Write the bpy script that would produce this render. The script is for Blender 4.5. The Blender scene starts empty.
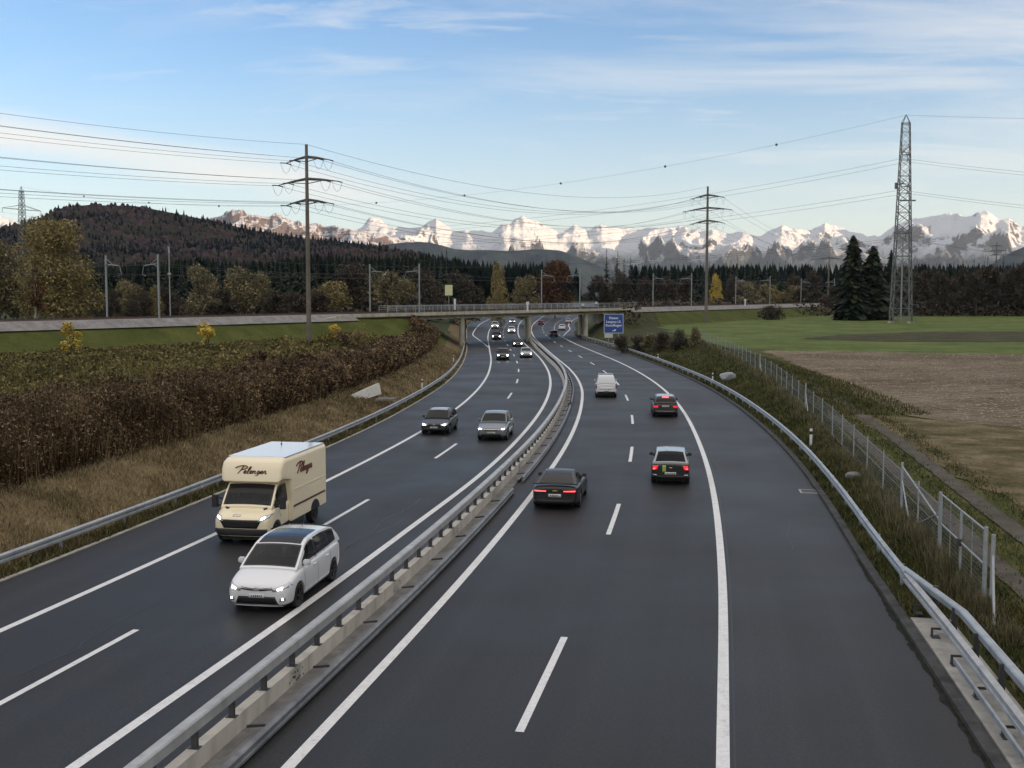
import bpy, bmesh, math, random
import numpy as np
from mathutils import Vector, Matrix
from mathutils.bvhtree import BVHTree

R = math.radians
rng = np.random.default_rng(7)
random.seed(7)
S = bpy.context.scene
COL = S.collection

# ------------------------------------------------------------------ camera
CAM_H, FPX, PITCH = 8.1, 1080.0, math.atan(80 / 1080.0)
cd = bpy.data.cameras.new('camera')
cd.sensor_width = 36
cd.lens = FPX / 1024 * 36
cd.clip_start, cd.clip_end = 0.3, 60000
cam = bpy.data.objects.new('camera', cd)
COL.objects.link(cam)
cam.location = (0, 0, CAM_H)
cam.rotation_euler = (math.pi / 2 - PITCH, 0, 0)
S.camera = cam
S.render.resolution_x, S.render.resolution_y = 1024, 768
S.cycles.use_denoising = True
S.cycles.max_bounces = 6
S.cycles.diffuse_bounces = 3
S.cycles.glossy_bounces = 3
S.cycles.transmission_bounces = 6
S.cycles.transparent_max_bounces = 8
S.cycles.volume_bounces = 0
S.cycles.caustics_reflective = S.cycles.caustics_refractive = False
S.cycles.sample_clamp_indirect = 4
S.view_settings.view_transform = 'Standard'
S.view_settings.look = 'None'
S.view_settings.gamma = 1
S.view_settings.use_curve_mapping = False


# ------------------------------------------------------------------ materials
def socket(nt, n):
    return n


class NT:
    """a small helper to write node trees"""
    def __init__(self, tree):
        self.t = tree

    def n(self, typ, ins=None, **props):
        nd = self.t.nodes.new(typ)
        for k, v in props.items():
            setattr(nd, k, v)
        for k, v in (ins or {}).items():
            s = nd.inputs[k]
            if isinstance(v, bpy.types.NodeSocket):
                self.t.links.new(v, s)
            else:
                s.default_value = v
        return nd

    def noise(self, vec, scale, detail=3, rough=.55, out='Fac', dist=0):
        nd = self.n('ShaderNodeTexNoise', {'Scale': scale, 'Detail': detail, 'Roughness': rough, 'Distortion': dist})
        if vec is not None:
            self.t.links.new(vec, nd.inputs['Vector'])
        return nd.outputs[out]

    def ramp(self, fac, stops, interp='LINEAR'):
        nd = self.n('ShaderNodeValToRGB')
        self.t.links.new(fac, nd.inputs[0])
        cr = nd.color_ramp
        cr.interpolation = interp
        while len(cr.elements) < len(stops):
            cr.elements.new(.5)
        for e, (p, c) in zip(cr.elements, stops):
            e.position = p
            e.color = (*c, 1) if len(c) == 3 else c
        return nd.outputs[0]

    def mix(self, f, a, b, blend='MIX'):
        nd = self.n('ShaderNodeMix', data_type='RGBA', blend_type=blend)
        for s, v in ((nd.inputs[0], f), (nd.inputs[6], a), (nd.inputs[7], b)):
            if isinstance(v, bpy.types.NodeSocket):
                self.t.links.new(v, s)
            elif hasattr(v, '__len__'):
                s.default_value = (*v, 1)
            else:
                s.default_value = v
        return nd.outputs[2]

    def math(self, op, a, b=0.0, c=0.0, clamp=False):
        nd = self.n('ShaderNodeMath', operation=op, use_clamp=clamp)
        for s, v in zip(nd.inputs, (a, b, c)):
            if isinstance(v, bpy.types.NodeSocket):
                self.t.links.new(v, s)
            else:
                s.default_value = v
        return nd.outputs[0]

    def mapping(self, vec, scale=(1, 1, 1), rot=(0, 0, 0), loc=(0, 0, 0)):
        return self.n('ShaderNodeMapping', {'Vector': vec, 'Scale': scale, 'Rotation': rot, 'Location': loc}).outputs[0]

    def bump(self, h, strength=.3, dist=.02):
        return self.n('ShaderNodeBump', {'Height': h, 'Strength': strength, 'Distance': dist}).outputs[0]


def new_mat(name):
    m = bpy.data.materials.new(name)
    m.use_nodes = True
    nt = NT(m.node_tree)
    bsdf = m.node_tree.nodes['Principled BSDF']
    return m, nt, bsdf


def lk(nt, a, b):
    nt.t.links.new(a, b)


def simple(name, col, rough=.6, metal=0, var=.15, scale=4, bump=0, coat=0, spec=None, grime=0):
    """principled with a little noise in colour and roughness"""
    m, nt, b = new_mat(name)
    tc = nt.n('ShaderNodeTexCoord').outputs['Object']
    nz = nt.noise(tc, scale, 5, .6)
    lo = tuple(c * (1 - var) for c in col)
    hi = tuple(min(1, c * (1 + var)) for c in col)
    c = nt.ramp(nz, [(.3, lo), (.7, hi)])
    if grime:
        g = nt.ramp(nt.noise(nt.mapping(tc, (1, 1, .25)), scale * 2.3, 4), [(.5, (0, 0, 0)), (.75, (1, 1, 1))])
        c = nt.mix(nt.math('MULTIPLY', g, grime), c, tuple(x * .35 for x in col))
    lk(nt, c, b.inputs['Base Color'])
    b.inputs['Roughness'].default_value = rough
    b.inputs['Metallic'].default_value = metal
    if coat:
        b.inputs['Coat Weight'].default_value = coat
        b.inputs['Coat Roughness'].default_value = .06
    if spec is not None:
        b.inputs['Specular IOR Level'].default_value = spec
    if bump:
        lk(nt, nt.bump(nt.noise(tc, scale * 6, 4), bump, .01), b.inputs['Normal'])
    return m


def emit(name, col, strength):
    m, nt, b = new_mat(name)
    b.inputs['Base Color'].default_value = (*col, 1)
    b.inputs['Emission Color'].default_value = (*col, 1)
    b.inputs['Emission Strength'].default_value = strength
    b.inputs['Roughness'].default_value = .3
    return m


def leafy(name, cols, scale=.6, rough=.7, trans=.0):
    """foliage: colour drifts from clump to clump, and from leaf to leaf"""
    m, nt, b = new_mat(name)
    g = nt.n('ShaderNodeNewGeometry')
    pos = g.outputs['Position']
    a = nt.noise(pos, scale, 3)
    r = g.outputs['Random Per Island']
    f = nt.math('ADD', nt.math('MULTIPLY', a, .9), nt.math('MULTIPLY_ADD', r, .5, -.2))
    n = len(cols)
    c = nt.ramp(f, [(.25 + .5 * i / (n - 1), cc) for i, cc in enumerate(cols)])
    lk(nt, c, b.inputs['Base Color'])
    b.inputs['Roughness'].default_value = rough
    b.inputs['Specular IOR Level'].default_value = .2
    return m


# ------------------------------------------------------------------ mesh builder
class MB:
    def __init__(self):
        self.v, self.f, self.mi = [], [], []

    def add(self, vs, fs, mi=0):
        o = len(self.v)
        self.v += [tuple(p) for p in vs]
        self.f += [tuple(i + o for i in f) for f in fs]
        self.mi += [mi] * len(fs)
        return self

    def box(self, c, s, rz=0, mi=0, taper=1, M=None):
        x, y, z = (k / 2 for k in s)
        vs = [(-x, -y, -z), (x, -y, -z), (x, y, -z), (-x, y, -z),
              (-x * taper, -y * taper, z), (x * taper, -y * taper, z), (x * taper, y * taper, z), (-x * taper, y * taper, z)]
        m = Matrix.Translation(c) @ Matrix.Rotation(rz, 4, 'Z') if M is None else M
        vs = [m @ Vector(p) for p in vs]
        return self.add(vs, [(0, 3, 2, 1), (4, 5, 6, 7), (0, 1, 5, 4), (1, 2, 6, 5), (2, 3, 7, 6), (3, 0, 4, 7)], mi)

    def tube(self, pts, r, n=8, mi=0, cap=True):
        pts = [Vector(p) for p in pts]
        rs = r if hasattr(r, '__len__') else [r] * len(pts)
        vs, fs = [], []
        up0 = None
        for i, p in enumerate(pts):
            t = (pts[min(i + 1, len(pts) - 1)] - pts[max(i - 1, 0)]).normalized()
            a = up0 if up0 is not None else (Vector((0, 0, 1)) if abs(t.z) < .9 else Vector((1, 0, 0)))
            u = (a - t * a.dot(t))
            u = u.normalized() if u.length > 1e-6 else t.orthogonal().normalized()
            up0 = u
            w = t.cross(u)
            for k in range(n):
                an = 2 * math.pi * k / n
                vs.append(p + (u * math.cos(an) + w * math.sin(an)) * rs[i])
        for i in range(len(pts) - 1):
            for k in range(n):
                k2 = (k + 1) % n
                fs.append((i * n + k, i * n + k2, (i + 1) * n + k2, (i + 1) * n + k))
        if cap:
            fs.append(tuple(range(n))[::-1])
            fs.append(tuple((len(pts) - 1) * n + k for k in range(n)))
        return self.add(vs, fs, mi)

    def bar(self, a, b, w, h=None, mi=0):
        """rectangular bar from a to b"""
        a, b = Vector(a), Vector(b)
        h = h or w
        d = b - a
        z = d.normalized()
        x = Vector((0, 0, 1)).cross(z)
        x = x.normalized() if x.length > 1e-4 else Vector((1, 0, 0))
        y = z.cross(x)
        M = Matrix((x, y, z)).transposed().to_4x4()
        M.translation = (a + b) / 2
        return self.box(None, (w, h, d.length), M=M, mi=mi)

    def prism(self, poly, axis, a, b, mi=0):
        """poly of 2-D points extruded between a and b along axis 'x','y' or 'z'"""
        def P(p, t):
            return {'x': (t, p[0], p[1]), 'y': (p[0], t, p[1]), 'z': (p[0], p[1], t)}[axis]
        n = len(poly)
        vs = [P(p, a) for p in poly] + [P(p, b) for p in poly]
        fs = [tuple(range(n))[::-1], tuple(range(n, 2 * n))] + [(i, (i + 1) % n, n + (i + 1) % n, n + i) for i in range(n)]
        return self.add(vs, fs, mi)

    def lathe(self, prof, n=16, M=None, mi=0, cap=True):
        """prof: (r, z) turned about z"""
        M = M or Matrix()
        vs, fs = [], []
        for r, z in prof:
            for k in range(n):
                a = 2 * math.pi * k / n
                vs.append(M @ Vector((r * math.cos(a), r * math.sin(a), z)))
        for i in range(len(prof) - 1):
            for k in range(n):
                k2 = (k + 1) % n
                fs.append((i * n + k, i * n + k2, (i + 1) * n + k2, (i + 1) * n + k))
        if cap:
            fs.append(tuple(range(n))[::-1])
            fs.append(tuple((len(prof) - 1) * n + k for k in range(n)))
        return self.add(vs, fs, mi)

    def sweep(self, prof, frames, closed=True, mi=0, cap=True):
        """prof: (lateral, z) ; frames: (x, y, z, nx, ny)"""
        vs, fs = [], []
        n = len(prof)
        for (x, y, z, nx, ny) in frames:
            for l, h in prof:
                vs.append((x + nx * l, y + ny * l, z + h))
        m = n if closed else n - 1
        for i in range(len(frames) - 1):
            for k in range(m):
                k2 = (k + 1) % n
                fs.append((i * n + k, (i + 1) * n + k, (i + 1) * n + k2, i * n + k2))
        if closed and cap:
            fs.append(tuple(range(n)))
            fs.append(tuple((len(frames) - 1) * n + k for k in range(n))[::-1])
        return self.add(vs, fs, mi)

    def build(self, name, mat, parent=None, smooth=False, fix=True):
        me = bpy.data.meshes.new(name)
        me.from_pydata(self.v, [], self.f)
        mats = mat if isinstance(mat, (list, tuple)) else [mat]
        for m in mats:
            me.materials.append(m)
        if len(mats) > 1:
            me.polygons.foreach_set('material_index', self.mi)
        if fix:
            bm = bmesh.new()
            bm.from_mesh(me)
            bmesh.ops.recalc_face_normals(bm, faces=bm.faces)
            bm.to_mesh(me)
            bm.free()
        if smooth:
            me.shade_smooth()
            if smooth != 'all':
                me.set_sharp_from_angle(angle=R(35))
        me.update()
        o = bpy.data.objects.new(name, me)
        COL.objects.link(o)
        if parent:
            o.parent = parent
        return o


def np_mesh(name, V, F, mat, parent=None, mi=None, smooth=False):
    """V (n,3) float, F (m,k) int, quickly"""
    me = bpy.data.meshes.new(name)
    V = np.ascontiguousarray(V, dtype=np.float32)
    F = np.ascontiguousarray(F, dtype=np.int32)
    k = F.shape[1]
    me.vertices.add(len(V))
    me.vertices.foreach_set('co', V.ravel())
    me.loops.add(F.size)
    me.loops.foreach_set('vertex_index', F.ravel())
    me.polygons.add(len(F))
    me.polygons.foreach_set('loop_start', np.arange(0, F.size, k, dtype=np.int32))
    mats = mat if isinstance(mat, (list, tuple)) else [mat]
    for m in mats:
        me.materials.append(m)
    if mi is not None:
        me.polygons.foreach_set('material_index', np.asarray(mi, dtype=np.int32))
    me.update(calc_edges=True)
    me.validate()
    if smooth:
        me.shade_smooth()
    o = bpy.data.objects.new(name, me)
    COL.objects.link(o)
    if parent:
        o.parent = parent
    return o


def empty(name, loc=(0, 0, 0), rz=0):
    o = bpy.data.objects.new(name, None)
    COL.objects.link(o)
    o.location = loc
    o.rotation_euler = (0, 0, rz)
    return o


def tag(o, label=None, cat=None, group=None, kind=None):
    for k, v in (('label', label), ('category', cat), ('group', group), ('kind', kind)):
        if v:
            o[k] = v
    return o


KIDS = {}


def copy_tree(o, parent=None):
    c = o.copy()
    COL.objects.link(c)
    if parent:
        c.parent = parent
    for ch in list(o.children):
        copy_tree(ch, c)
    return c


# ------------------------------------------------------------------ the road in plan
def spline(knots):
    k = np.array(sorted(knots), float)
    x, y = k[:, 0], k[:, 1]
    d = np.diff(y) / np.diff(x)
    m = np.empty(len(x))
    h = np.diff(x)
    m[1:-1] = (d[:-1] * h[1:] + d[1:] * h[:-1]) / (h[1:] + h[:-1])
    m[0], m[-1] = d[0], d[-1]

    def f(t):
        t = np.asarray(t, float)
        i = np.clip(np.searchsorted(x, t) - 1, 0, len(x) - 2)
        hh = h[i]
        s = (t - x[i]) / hh
        lo, hi = s < 0, s > 1
        r = (y[i] * (1 + 2 * s) * (1 - s) ** 2 + hh * m[i] * s * (1 - s) ** 2 + y[i + 1] * s * s * (3 - 2 * s) + hh * m[i + 1] * s * s * (s - 1))
        r = np.where(lo, y[i] + m[i] * s * hh, r)
        r = np.where(hi, y[i + 1] + m[i + 1] * (s - 1) * hh, r)
        return r if r.ndim else float(r)
    return f


FARX = [(500, 0), (600, 12), (700, 28), (850, 58), (1000, 94)]
LA = spline([(-12, -2.6), (5, 1.05), (18.4, 3.70), (32, 6.32), (49.4, 9.18), (64, 11.1), (84, 13.2), (105, 14.55), (125, 15.05), (146, 14.9), (174, 13.85), (200, 12.6), (237, 11.3), (268, 10.95), (330, 13.2), (418, 20.5)] + [(y, 29 + x) for y, x in FARX])
LB = spline([(-12, -9.9), (5, -6.5), (18.4, -3.92), (30, -1.72), (45.5, .85), (60, 2.9), (74, 4.47), (88, 5.70), (101, 6.57), (115, 7.07), (134, 7.18), (155, 6.72), (187, 5.95), (215, 5.3), (240, 4.95), (300, 5.4), (381, 8.9)] + [(y, 18 + x) for y, x in FARX])
LC = spline([(-12, -13.9), (5, -10.4), (18.4, -7.69), (29, -5.5), (38, -3.82), (50.5, -1.58), (70.4, 1.05), (82, 2.2), (102.6, 3.6), (123, 4.28), (149, 4.3), (175, 3.72), (212, 2.35), (240, 1.65), (290, 1.6), (363, 2.9)] + [(y, 11 + x) for y, x in FARX])
LD = spline([(-12, -21.2), (5, -17.3), (18.4, -14.4), (26.3, -12.72), (37.7, -10.47), (49.2, -8.5), (68.3, -5.82), (82.6, -4.4), (98.6, -3.42), (117, -2.87), (146, -2.87), (189, -3.95), (240, -5.35), (298, -5.95), (387, -4.1)] + [(y, 3 + x) for y, x in FARX])
LE = spline([(-12, -24.9), (5, -20.7), (18.4, -17.6), (30.9, -14.97), (39.7, -13.47), (50, -11.9), (60.5, -10.45), (73, -9.05), (85, -8.08), (98.6, -7.25), (117, -6.6), (141, -6.6), (179, -7.5), (221, -9.2), (300, -12.4), (381, -14)] + [(y, -8 + x) for y, x in FARX])
LK = spline([(-12, 2.6), (5, 5.9), (18.4, 8.4), (27, 9.87), (33, 10.87), (44, 12.8), (55.6, 14.6), (65.5, 15.85), (75, 16.85), (95, 18.4), (109, 19.05), (125, 19.3), (152, 19.05), (183, 17.9), (206, 16.4), (237, 14.5), (260, 14.9), (290, 17.1), (329, 19.0), (440, 30)] + [(y, 38 + x) for y, x in FARX])
LRL = spline([(192, -4.05), (215, -5.9), (235, -7.7), (250, -9.0), (275, -9.7), (299, -9.9), (345, -9.9), (383, -8.9), (500, -3), (600, 9)])       # slip lane line, left
LRR = spline([(240, 11.35), (250, 12.0), (265, 13.3), (290, 15.5), (329, 17.2), (380, 21.2), (440, 27.6), (500, 35), (600, 48)])    # slip lane line, right


def LDR(y): return (LA(y) + LB(y)) / 2 - .05


def LDL(y): return (LC(y) + LD(y)) / 2


def zr(y):
    y = np.minimum(np.asarray(y, float), 760)
    r = np.where(y < 110, 0, np.where(y < 230, 4.5e-5 * (y - 110) ** 2, .648 + .0108 * (y - 230) + .0052 * np.maximum(0, y - 400)))
    return r if r.ndim else float(r)


def frames(fx, ys, off=0, dz=0):
    out = []
    for y in ys:
        x = float(fx(y))
        t = Vector((float(fx(y + .5)) - float(fx(y - .5)), 1.0)).normalized()
        nx, ny = t.y, -t.x                              # to the right of travel in +y
        out.append((x + nx * off, y + ny * off, zr(y) + dz, nx, ny))
    return out


def tangent(fx, y):
    return math.atan2(-(float(fx(y + 1)) - float(fx(y - 1))), 2.0)       # rz so that local +y runs along the road


# the railway: a straight line crossing above the motorway
def rail_x(y): return -48.9 + .687 * (y - 150)


RDIR = Vector((.687, 1)).normalized()
RNRM = Vector((RDIR.y, -RDIR.x))          # towards the camera side


def rail_z(y): return 6.2 + .0098 * (np.asarray(y, float) - 131)


def rail_pt(y, off, dz=0):
    p = Vector((rail_x(y), y)) + RNRM * off
    return Vector((p.x, p.y, float(rail_z(y)) + dz))


def rail_perp(x, y):
    return (x - rail_x(y)) * RNRM.x + 0 * y


# terrain height
def fence_x(y):
    return np.interp(y, [0, 26, 60, 95, 130, 172, 230, 300], [7.5, 12.0, 17.9, 23.2, 27.0, 29.8, 31, 40])


def zplane(y):
    y = np.asarray(y, float)
    return .3 + .0135 * np.clip(y - 30, 0, 420) + .004 * np.clip(y - 450, 0, 3000)


def sm(t):
    t = np.clip(t, 0, 1)
    return t * t * (3 - 2 * t)


def emb(x, y, t):
    """railway embankment, kept clear of the motorway"""
    p = np.abs((x - rail_x(y)) * RNRM.x)
    # y along the track for the foot point
    yy = y - ((x - rail_x(y)) * RNRM.x) * RNRM.y
    ze = rail_z(np.clip(yy, -200, 700)) - 1.0 - np.maximum(0, p - 6.2) * .5
    return np.minimum(ze, zr(y) + .62 * np.maximum(0, t - 1.2) - .3)


def z_left(x, y, t):
    base = zr(y) - .03 + 1.4 * sm((t - .4) / 5.2) + 1.1 * sm((t - 5) / 9) + .012 * np.clip(t - 14, 0, 400)
    return np.maximum(base, emb(x, y, t))


def z_right(x, y, t):
    fo = np.maximum(fence_x(y) - LK(y), 2.0)
    s_ = sm((t - .2) / fo)
    base = zr(y) + .04 * (1 - s_) + (zplane(y) - zr(y)) * s_
    return np.maximum(base, emb(x, y, t))


def ground_z(x, y):
    e, k = LE(y), LK(y)
    if x < e:
        return float(z_left(x, y, e - x))
    if x > k:
        return float(z_right(x, y, x - k))
    return zr(y)


def pix(px, y):
    """world x of picture column px at depth y"""
    return (px - 512) / FPX * y
SKY_STR, SUN_STR, EXPO = .15, 4.3, 1.55
CLOUD = (2.4, 2.27, 2.08)
CLOUD_FILL = (3.4, 3.03, 2.62)  # bright warm fill for the ground: cloud added outside the view
SKY_TINT = (1.0, .98, 1.03)
HAZE = 2.6e-5
# ================================================================== ground
def ground_mat(name, stops, scale=.35, fine=9.0, bump=.6):
    m, nt, b = new_mat(name)
    pos = nt.n('ShaderNodeNewGeometry').outputs['Position']
    big = nt.noise(pos, scale, 5, .65)
    small = nt.noise(pos, fine, 4, .7)
    f = nt.math('ADD', nt.math('MULTIPLY', big, .6), nt.math('MULTIPLY', small, .4))
    c = nt.ramp(f, stops)
    lk(nt, c, b.inputs['Base Color'])
    b.inputs['Roughness'].default_value = .95
    b.inputs['Specular IOR Level'].default_value = .1
    lk(nt, nt.bump(small, bump, .08), b.inputs['Normal'])
    return m


G_DRY = ground_mat('dry_verge', [(.3, (.045, .043, .018)), (.45, (.115, .085, .042)), (.6, (.19, .145, .08)), (.72, (.23, .18, .1))], .5)
G_DARK = ground_mat('dark_verge', [(.32, (.018, .022, .008)), (.5, (.045, .05, .018)), (.68, (.1, .085, .04))], .6)
G_EMB = ground_mat('embankment_grass', [(.3, (.034, .042, .010)), (.5, (.066, .078, .018)), (.7, (.12, .115, .035))], .22, 3)
G_FIELD = ground_mat('meadow_grass', [(.34, (.055, .076, .020)), (.48, (.088, .118, .030)), (.6, (.135, .155, .048))], .13, .5, .3)
G_FAR = ground_mat('far_grass', [(.3, (.03, .04, .015)), (.7, (.06, .07, .03))], .02, .5, .2)

ys = np.concatenate([np.arange(-12, 120, 1.5), np.arange(120, 470, 2.0), [480, 500, 530, 570, 620, 700, 800, 900, 1000, 1300, 1800, 2600, 4000, 7000]])
tl = np.concatenate([[0, .25, .6, 1, 1.5, 2, 2.8, 3.6, 4.4, 5.2, 6, 7, 8, 9, 10, 12, 14], np.arange(16, 122, 2.0), [126, 135, 150, 180, 230, 320, 500, 900, 1800, 5000]])
tr = np.concatenate([[0, .2, .5, .9, 1.4, 2, 2.6, 3.3, 4, 5, 6, 7.5, 9, 10.5], np.arange(12, 152, 2.5), [160, 180, 220, 300, 450, 800, 1600, 5000]])
V, zone_cols = [], []
for y in ys:
    e, k = float(LE(y)), float(LK(y))
    xl = e - tl[::-1]
    zl = z_left(xl, np.full_like(xl, y), tl[::-1])
    xr = k + tr
    zz = z_right(xr, np.full_like(xr, y), tr)
    mid = np.array([e + .01, e * .7 + k * .3, e * .3 + k * .7, k - .01])
    V.append(np.stack([np.concatenate([xl, mid, xr]), np.full(len(tl) + len(tr) + 4, y),
                       np.concatenate([zl, np.full(4, zr(y) - .12), zz])], 1))
V = np.array(V)
nr, nc = V.shape[:2]
jitter = rng.normal(0, .03, V.shape[:2])
nl = len(tl)
cols = np.arange(nc)
tcol = np.where(cols < nl, -1, 1)
V[:, :nl - 3, 2] += jitter[:, :nl - 3] * (ys[:, None] < 200)
idx = np.arange(nr * nc).reshape(nr, nc)
F = np.stack([idx[:-1, :-1], idx[:-1, 1:], idx[1:, 1:], idx[1:, :-1]], -1).reshape(-1, 4)
C = V.reshape(-1, 3)[F].mean(1)
cc = np.tile(np.arange(nc - 1), nr - 1)
mi = np.zeros(len(F), int)
for i, (c, k) in enumerate(zip(C, cc)):
    x, y, z = c
    if k < nl:
        t = LE(y) - x
        p = (x - rail_x(y)) * RNRM.x
        if y > 470 or t > 300:
            mi[i] = 4
        elif t < .7:
            mi[i] = 1
        elif t < 6 + (y > 150) * -2:
            mi[i] = 0
        elif p > -16:
            mi[i] = 2
        else:
            mi[i] = 4
    else:
        t = x - LK(y)
        p = (x - rail_x(y)) * RNRM.x
        if y > 560 or x > 500:
            mi[i] = 4
        elif x < fence_x(y) + .8 or (t < 14 and y > 185):
            mi[i] = 1
        elif p < 14:
            mi[i] = 2
        elif x < fence_x(y) + 9 and y < 150:
            mi[i] = 5
        else:
            mi[i] = 3
G_SIDE = ground_mat('trackside_grass', [(.34, (.03, .036, .010)), (.48, (.062, .07, .02)), (.6, (.12, .11, .045))], .6, 5)
ground = np_mesh('ground', V.reshape(-1, 3), F, [G_DRY, G_DARK, G_EMB, G_FIELD, G_FAR, G_SIDE], mi=mi, smooth=True)
tag(ground, kind='structure')


def field_sheet(name, poly, mat, step=1.5, dz=.03, rag=.8):
    """polygon filled with a grid that follows the terrain; ragged edge"""
    poly = np.array(poly, float)
    P = []
    for i in range(len(poly)):
        a, b = poly[i], poly[(i + 1) % len(poly)]
        n = max(1, int(np.hypot(*(b - a)) / step))
        for k in range(n):
            P.append(a + (b - a) * k / n)
    P = np.array(P) + rng.normal(0, rag, (len(P), 2)) * .35
    bm = bmesh.new()
    vs = [bm.verts.new((x, y, 0)) for x, y in P]
    bm.faces.new(vs)
    # cut along the lines where the plane of the field changes pitch
    for yc in (26, 30, 60, 95, 130, 172):
        g = bm.verts[:] + bm.edges[:] + bm.faces[:]
        bmesh.ops.bisect_plane(bm, geom=g, plane_co=(0, yc, 0), plane_no=(0, 1, 0))
    bmesh.ops.triangulate(bm, faces=bm.faces[:])
    for v in bm.verts:
        v.co.z = float(zplane(v.co.y)) + dz
    bmesh.ops.recalc_face_normals(bm, faces=bm.faces)
    if bm.faces and sum(f.normal.z for f in bm.faces) < 0:
        bmesh.ops.reverse_faces(bm, faces=bm.faces[:])
    me = bpy.data.meshes.new(name)
    bm.to_mesh(me)
    bm.free()
    me.materials.append(mat)
    o = bpy.data.objects.new(name, me)
    COL.objects.link(o)
    return tag(o, kind='structure')


def plough_mat():
    m, nt, b = new_mat('ploughed_soil')
    pos = nt.n('ShaderNodeNewGeometry').outputs['Position']
    v = nt.mapping(pos, (1, 1, 1), (0, 0, R(-18)))
    rows = nt.noise(nt.mapping(v, (.22, 2.6, 1)), 1.3, 6, .72)
    cl = nt.noise(pos, 9, 5, .75)
    big = nt.noise(pos, .09, 3)
    f = nt.math('ADD', nt.math('MULTIPLY', rows, .5), nt.math('ADD', nt.math('MULTIPLY', cl, .28), nt.math('MULTIPLY', big, .24)))
    c = nt.ramp(f, [(.36, (.05, .038, .024)), (.46, (.12, .093, .06)), (.54, (.21, .168, .115)), (.64, (.36, .30, .215))])
    lk(nt, c, b.inputs['Base Color'])
    b.inputs['Roughness'].default_value = .95
    b.inputs['Specular IOR Level'].default_value = .1
    lk(nt, nt.bump(nt.math('ADD', cl, rows), .9, .12), b.inputs['Normal'])
    return m


G_WEED = ground_mat('weedy_soil', [(.36, (.045, .04, .017)), (.46, (.095, .08, .036)), (.54, (.15, .118, .066)), (.66, (.25, .2, .125))], .5, 6)
G_SOIL = ground_mat('dark_soil', [(.36, (.032, .036, .014)), (.5, (.06, .052, .03)), (.62, (.085, .09, .032))], .25, 2)
G_TRACK = ground_mat('track_gravel', [(.3, (.05, .044, .034)), (.5, (.098, .088, .072)), (.7, (.15, .135, .112))], .7, 12)
field_sheet('weedy_field', [(22.0, 72), (19.5, 44), (17.3, 28), (14.5, 10), (120, 10), (120, 60), (60, 60), (34, 62), (25.4, 69)], G_WEED, dz=.035)
field_sheet('ploughed_field', [(33.5, 145), (29.6, 107), (26.6, 80), (25.6, 70), (28.2, 64.5), (34, 61), (60, 54), (230, 20), (300, 70), (200, 95), (64, 135.5)], plough_mat(), dz=.045)
field_sheet('soil_strip', [(47, 178), (58, 170.5), (80, 168.5), (200, 150), (300, 190), (104, 212), (78, 208), (60, 196)], G_SOIL, dz=.04, rag=1.5)


def ribbon(name, cx, w, y0, y1, step, mat, dz=.05, rag=.08):
    yy = np.arange(y0, y1, step)
    c = np.array([cx(y) for y in yy])
    W = w / 2 * (1 + rng.normal(0, rag, (2, len(yy))))
    x = np.stack([c - W[0], c, c + W[1]], 1)
    V = np.stack([x, np.repeat(yy[:, None], 3, 1), zplane(yy)[:, None] + dz + 0 * x], -1)
    I = np.arange(V.size // 3).reshape(len(yy), 3)
    F = np.stack([I[:-1, :-1], I[:-1, 1:], I[1:, 1:], I[1:, :-1]], -1).reshape(-1, 4)
    return tag(np_mesh(name, V.reshape(-1, 3), F, mat), kind='structure')


def tr_off(y): return np.interp(y, [20, 80, 140, 160], [1, 1, .6, .5])


ribbon('dirt_track', lambda y: fence_x(y) + 1.45 * tr_off(y), .7, 5, 150, .7, G_TRACK)
ribbon('dirt_track', lambda y: fence_x(y) + 3.35 * tr_off(y), .75, 5, 150, .7, G_TRACK)

# ================================================================== the motorway
def asphalt(name, a, bcol, streak=.5):
    m, nt, b = new_mat(name)
    uv = nt.n('ShaderNodeUVMap').outputs[0]
    pos = nt.n('ShaderNodeNewGeometry').outputs['Position']
    fine = nt.noise(pos, 14, 4, .85)
    mid = nt.noise(pos, .16, 3, .5)
    lane = nt.noise(nt.mapping(uv, (1.5, .012, 1)), 1.0, 3, .6)
    f = nt.math('ADD', nt.math('MULTIPLY', fine, .62), nt.math('ADD', nt.math('MULTIPLY', mid, .22), nt.math('MULTIPLY', lane, .16)))
    c = nt.ramp(f, [(.42, tuple(x * .62 for x in a)), (.5, a), (.58, bcol)])
    # two dark polished tracks per lane
    us = nt.n('ShaderNodeSeparateXYZ', {0: uv}).outputs[0]
    wt_ = nt.math('MULTIPLY_ADD', nt.math('SINE', nt.math('MULTIPLY_ADD', us, 3.35, .9)), .5, .5)
    c = nt.mix(nt.math('MULTIPLY', wt_, nt.math('MULTIPLY_ADD', mid, .5, streak * .3)), c, tuple(x * .72 for x in a))
    spots = nt.ramp(nt.noise(pos, 2.6, 6, .8), [(.70, (0, 0, 0)), (.76, (1, 1, 1))])
    c = nt.mix(nt.math('MULTIPLY', spots, .22), c, (.012, .012, .013))
    lk(nt, c, b.inputs['Base Color'])
    rr = nt.ramp(mid, [(.3, (.46, .46, .46)), (.7, (.62, .62, .62))])
    lk(nt, rr, b.inputs['Roughness'])
    b.inputs['Specular IOR Level'].default_value = .24
    lk(nt, nt.bump(nt.noise(pos, 60, 2, .8), .35, .006), b.inputs['Normal'])
    return m


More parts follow.
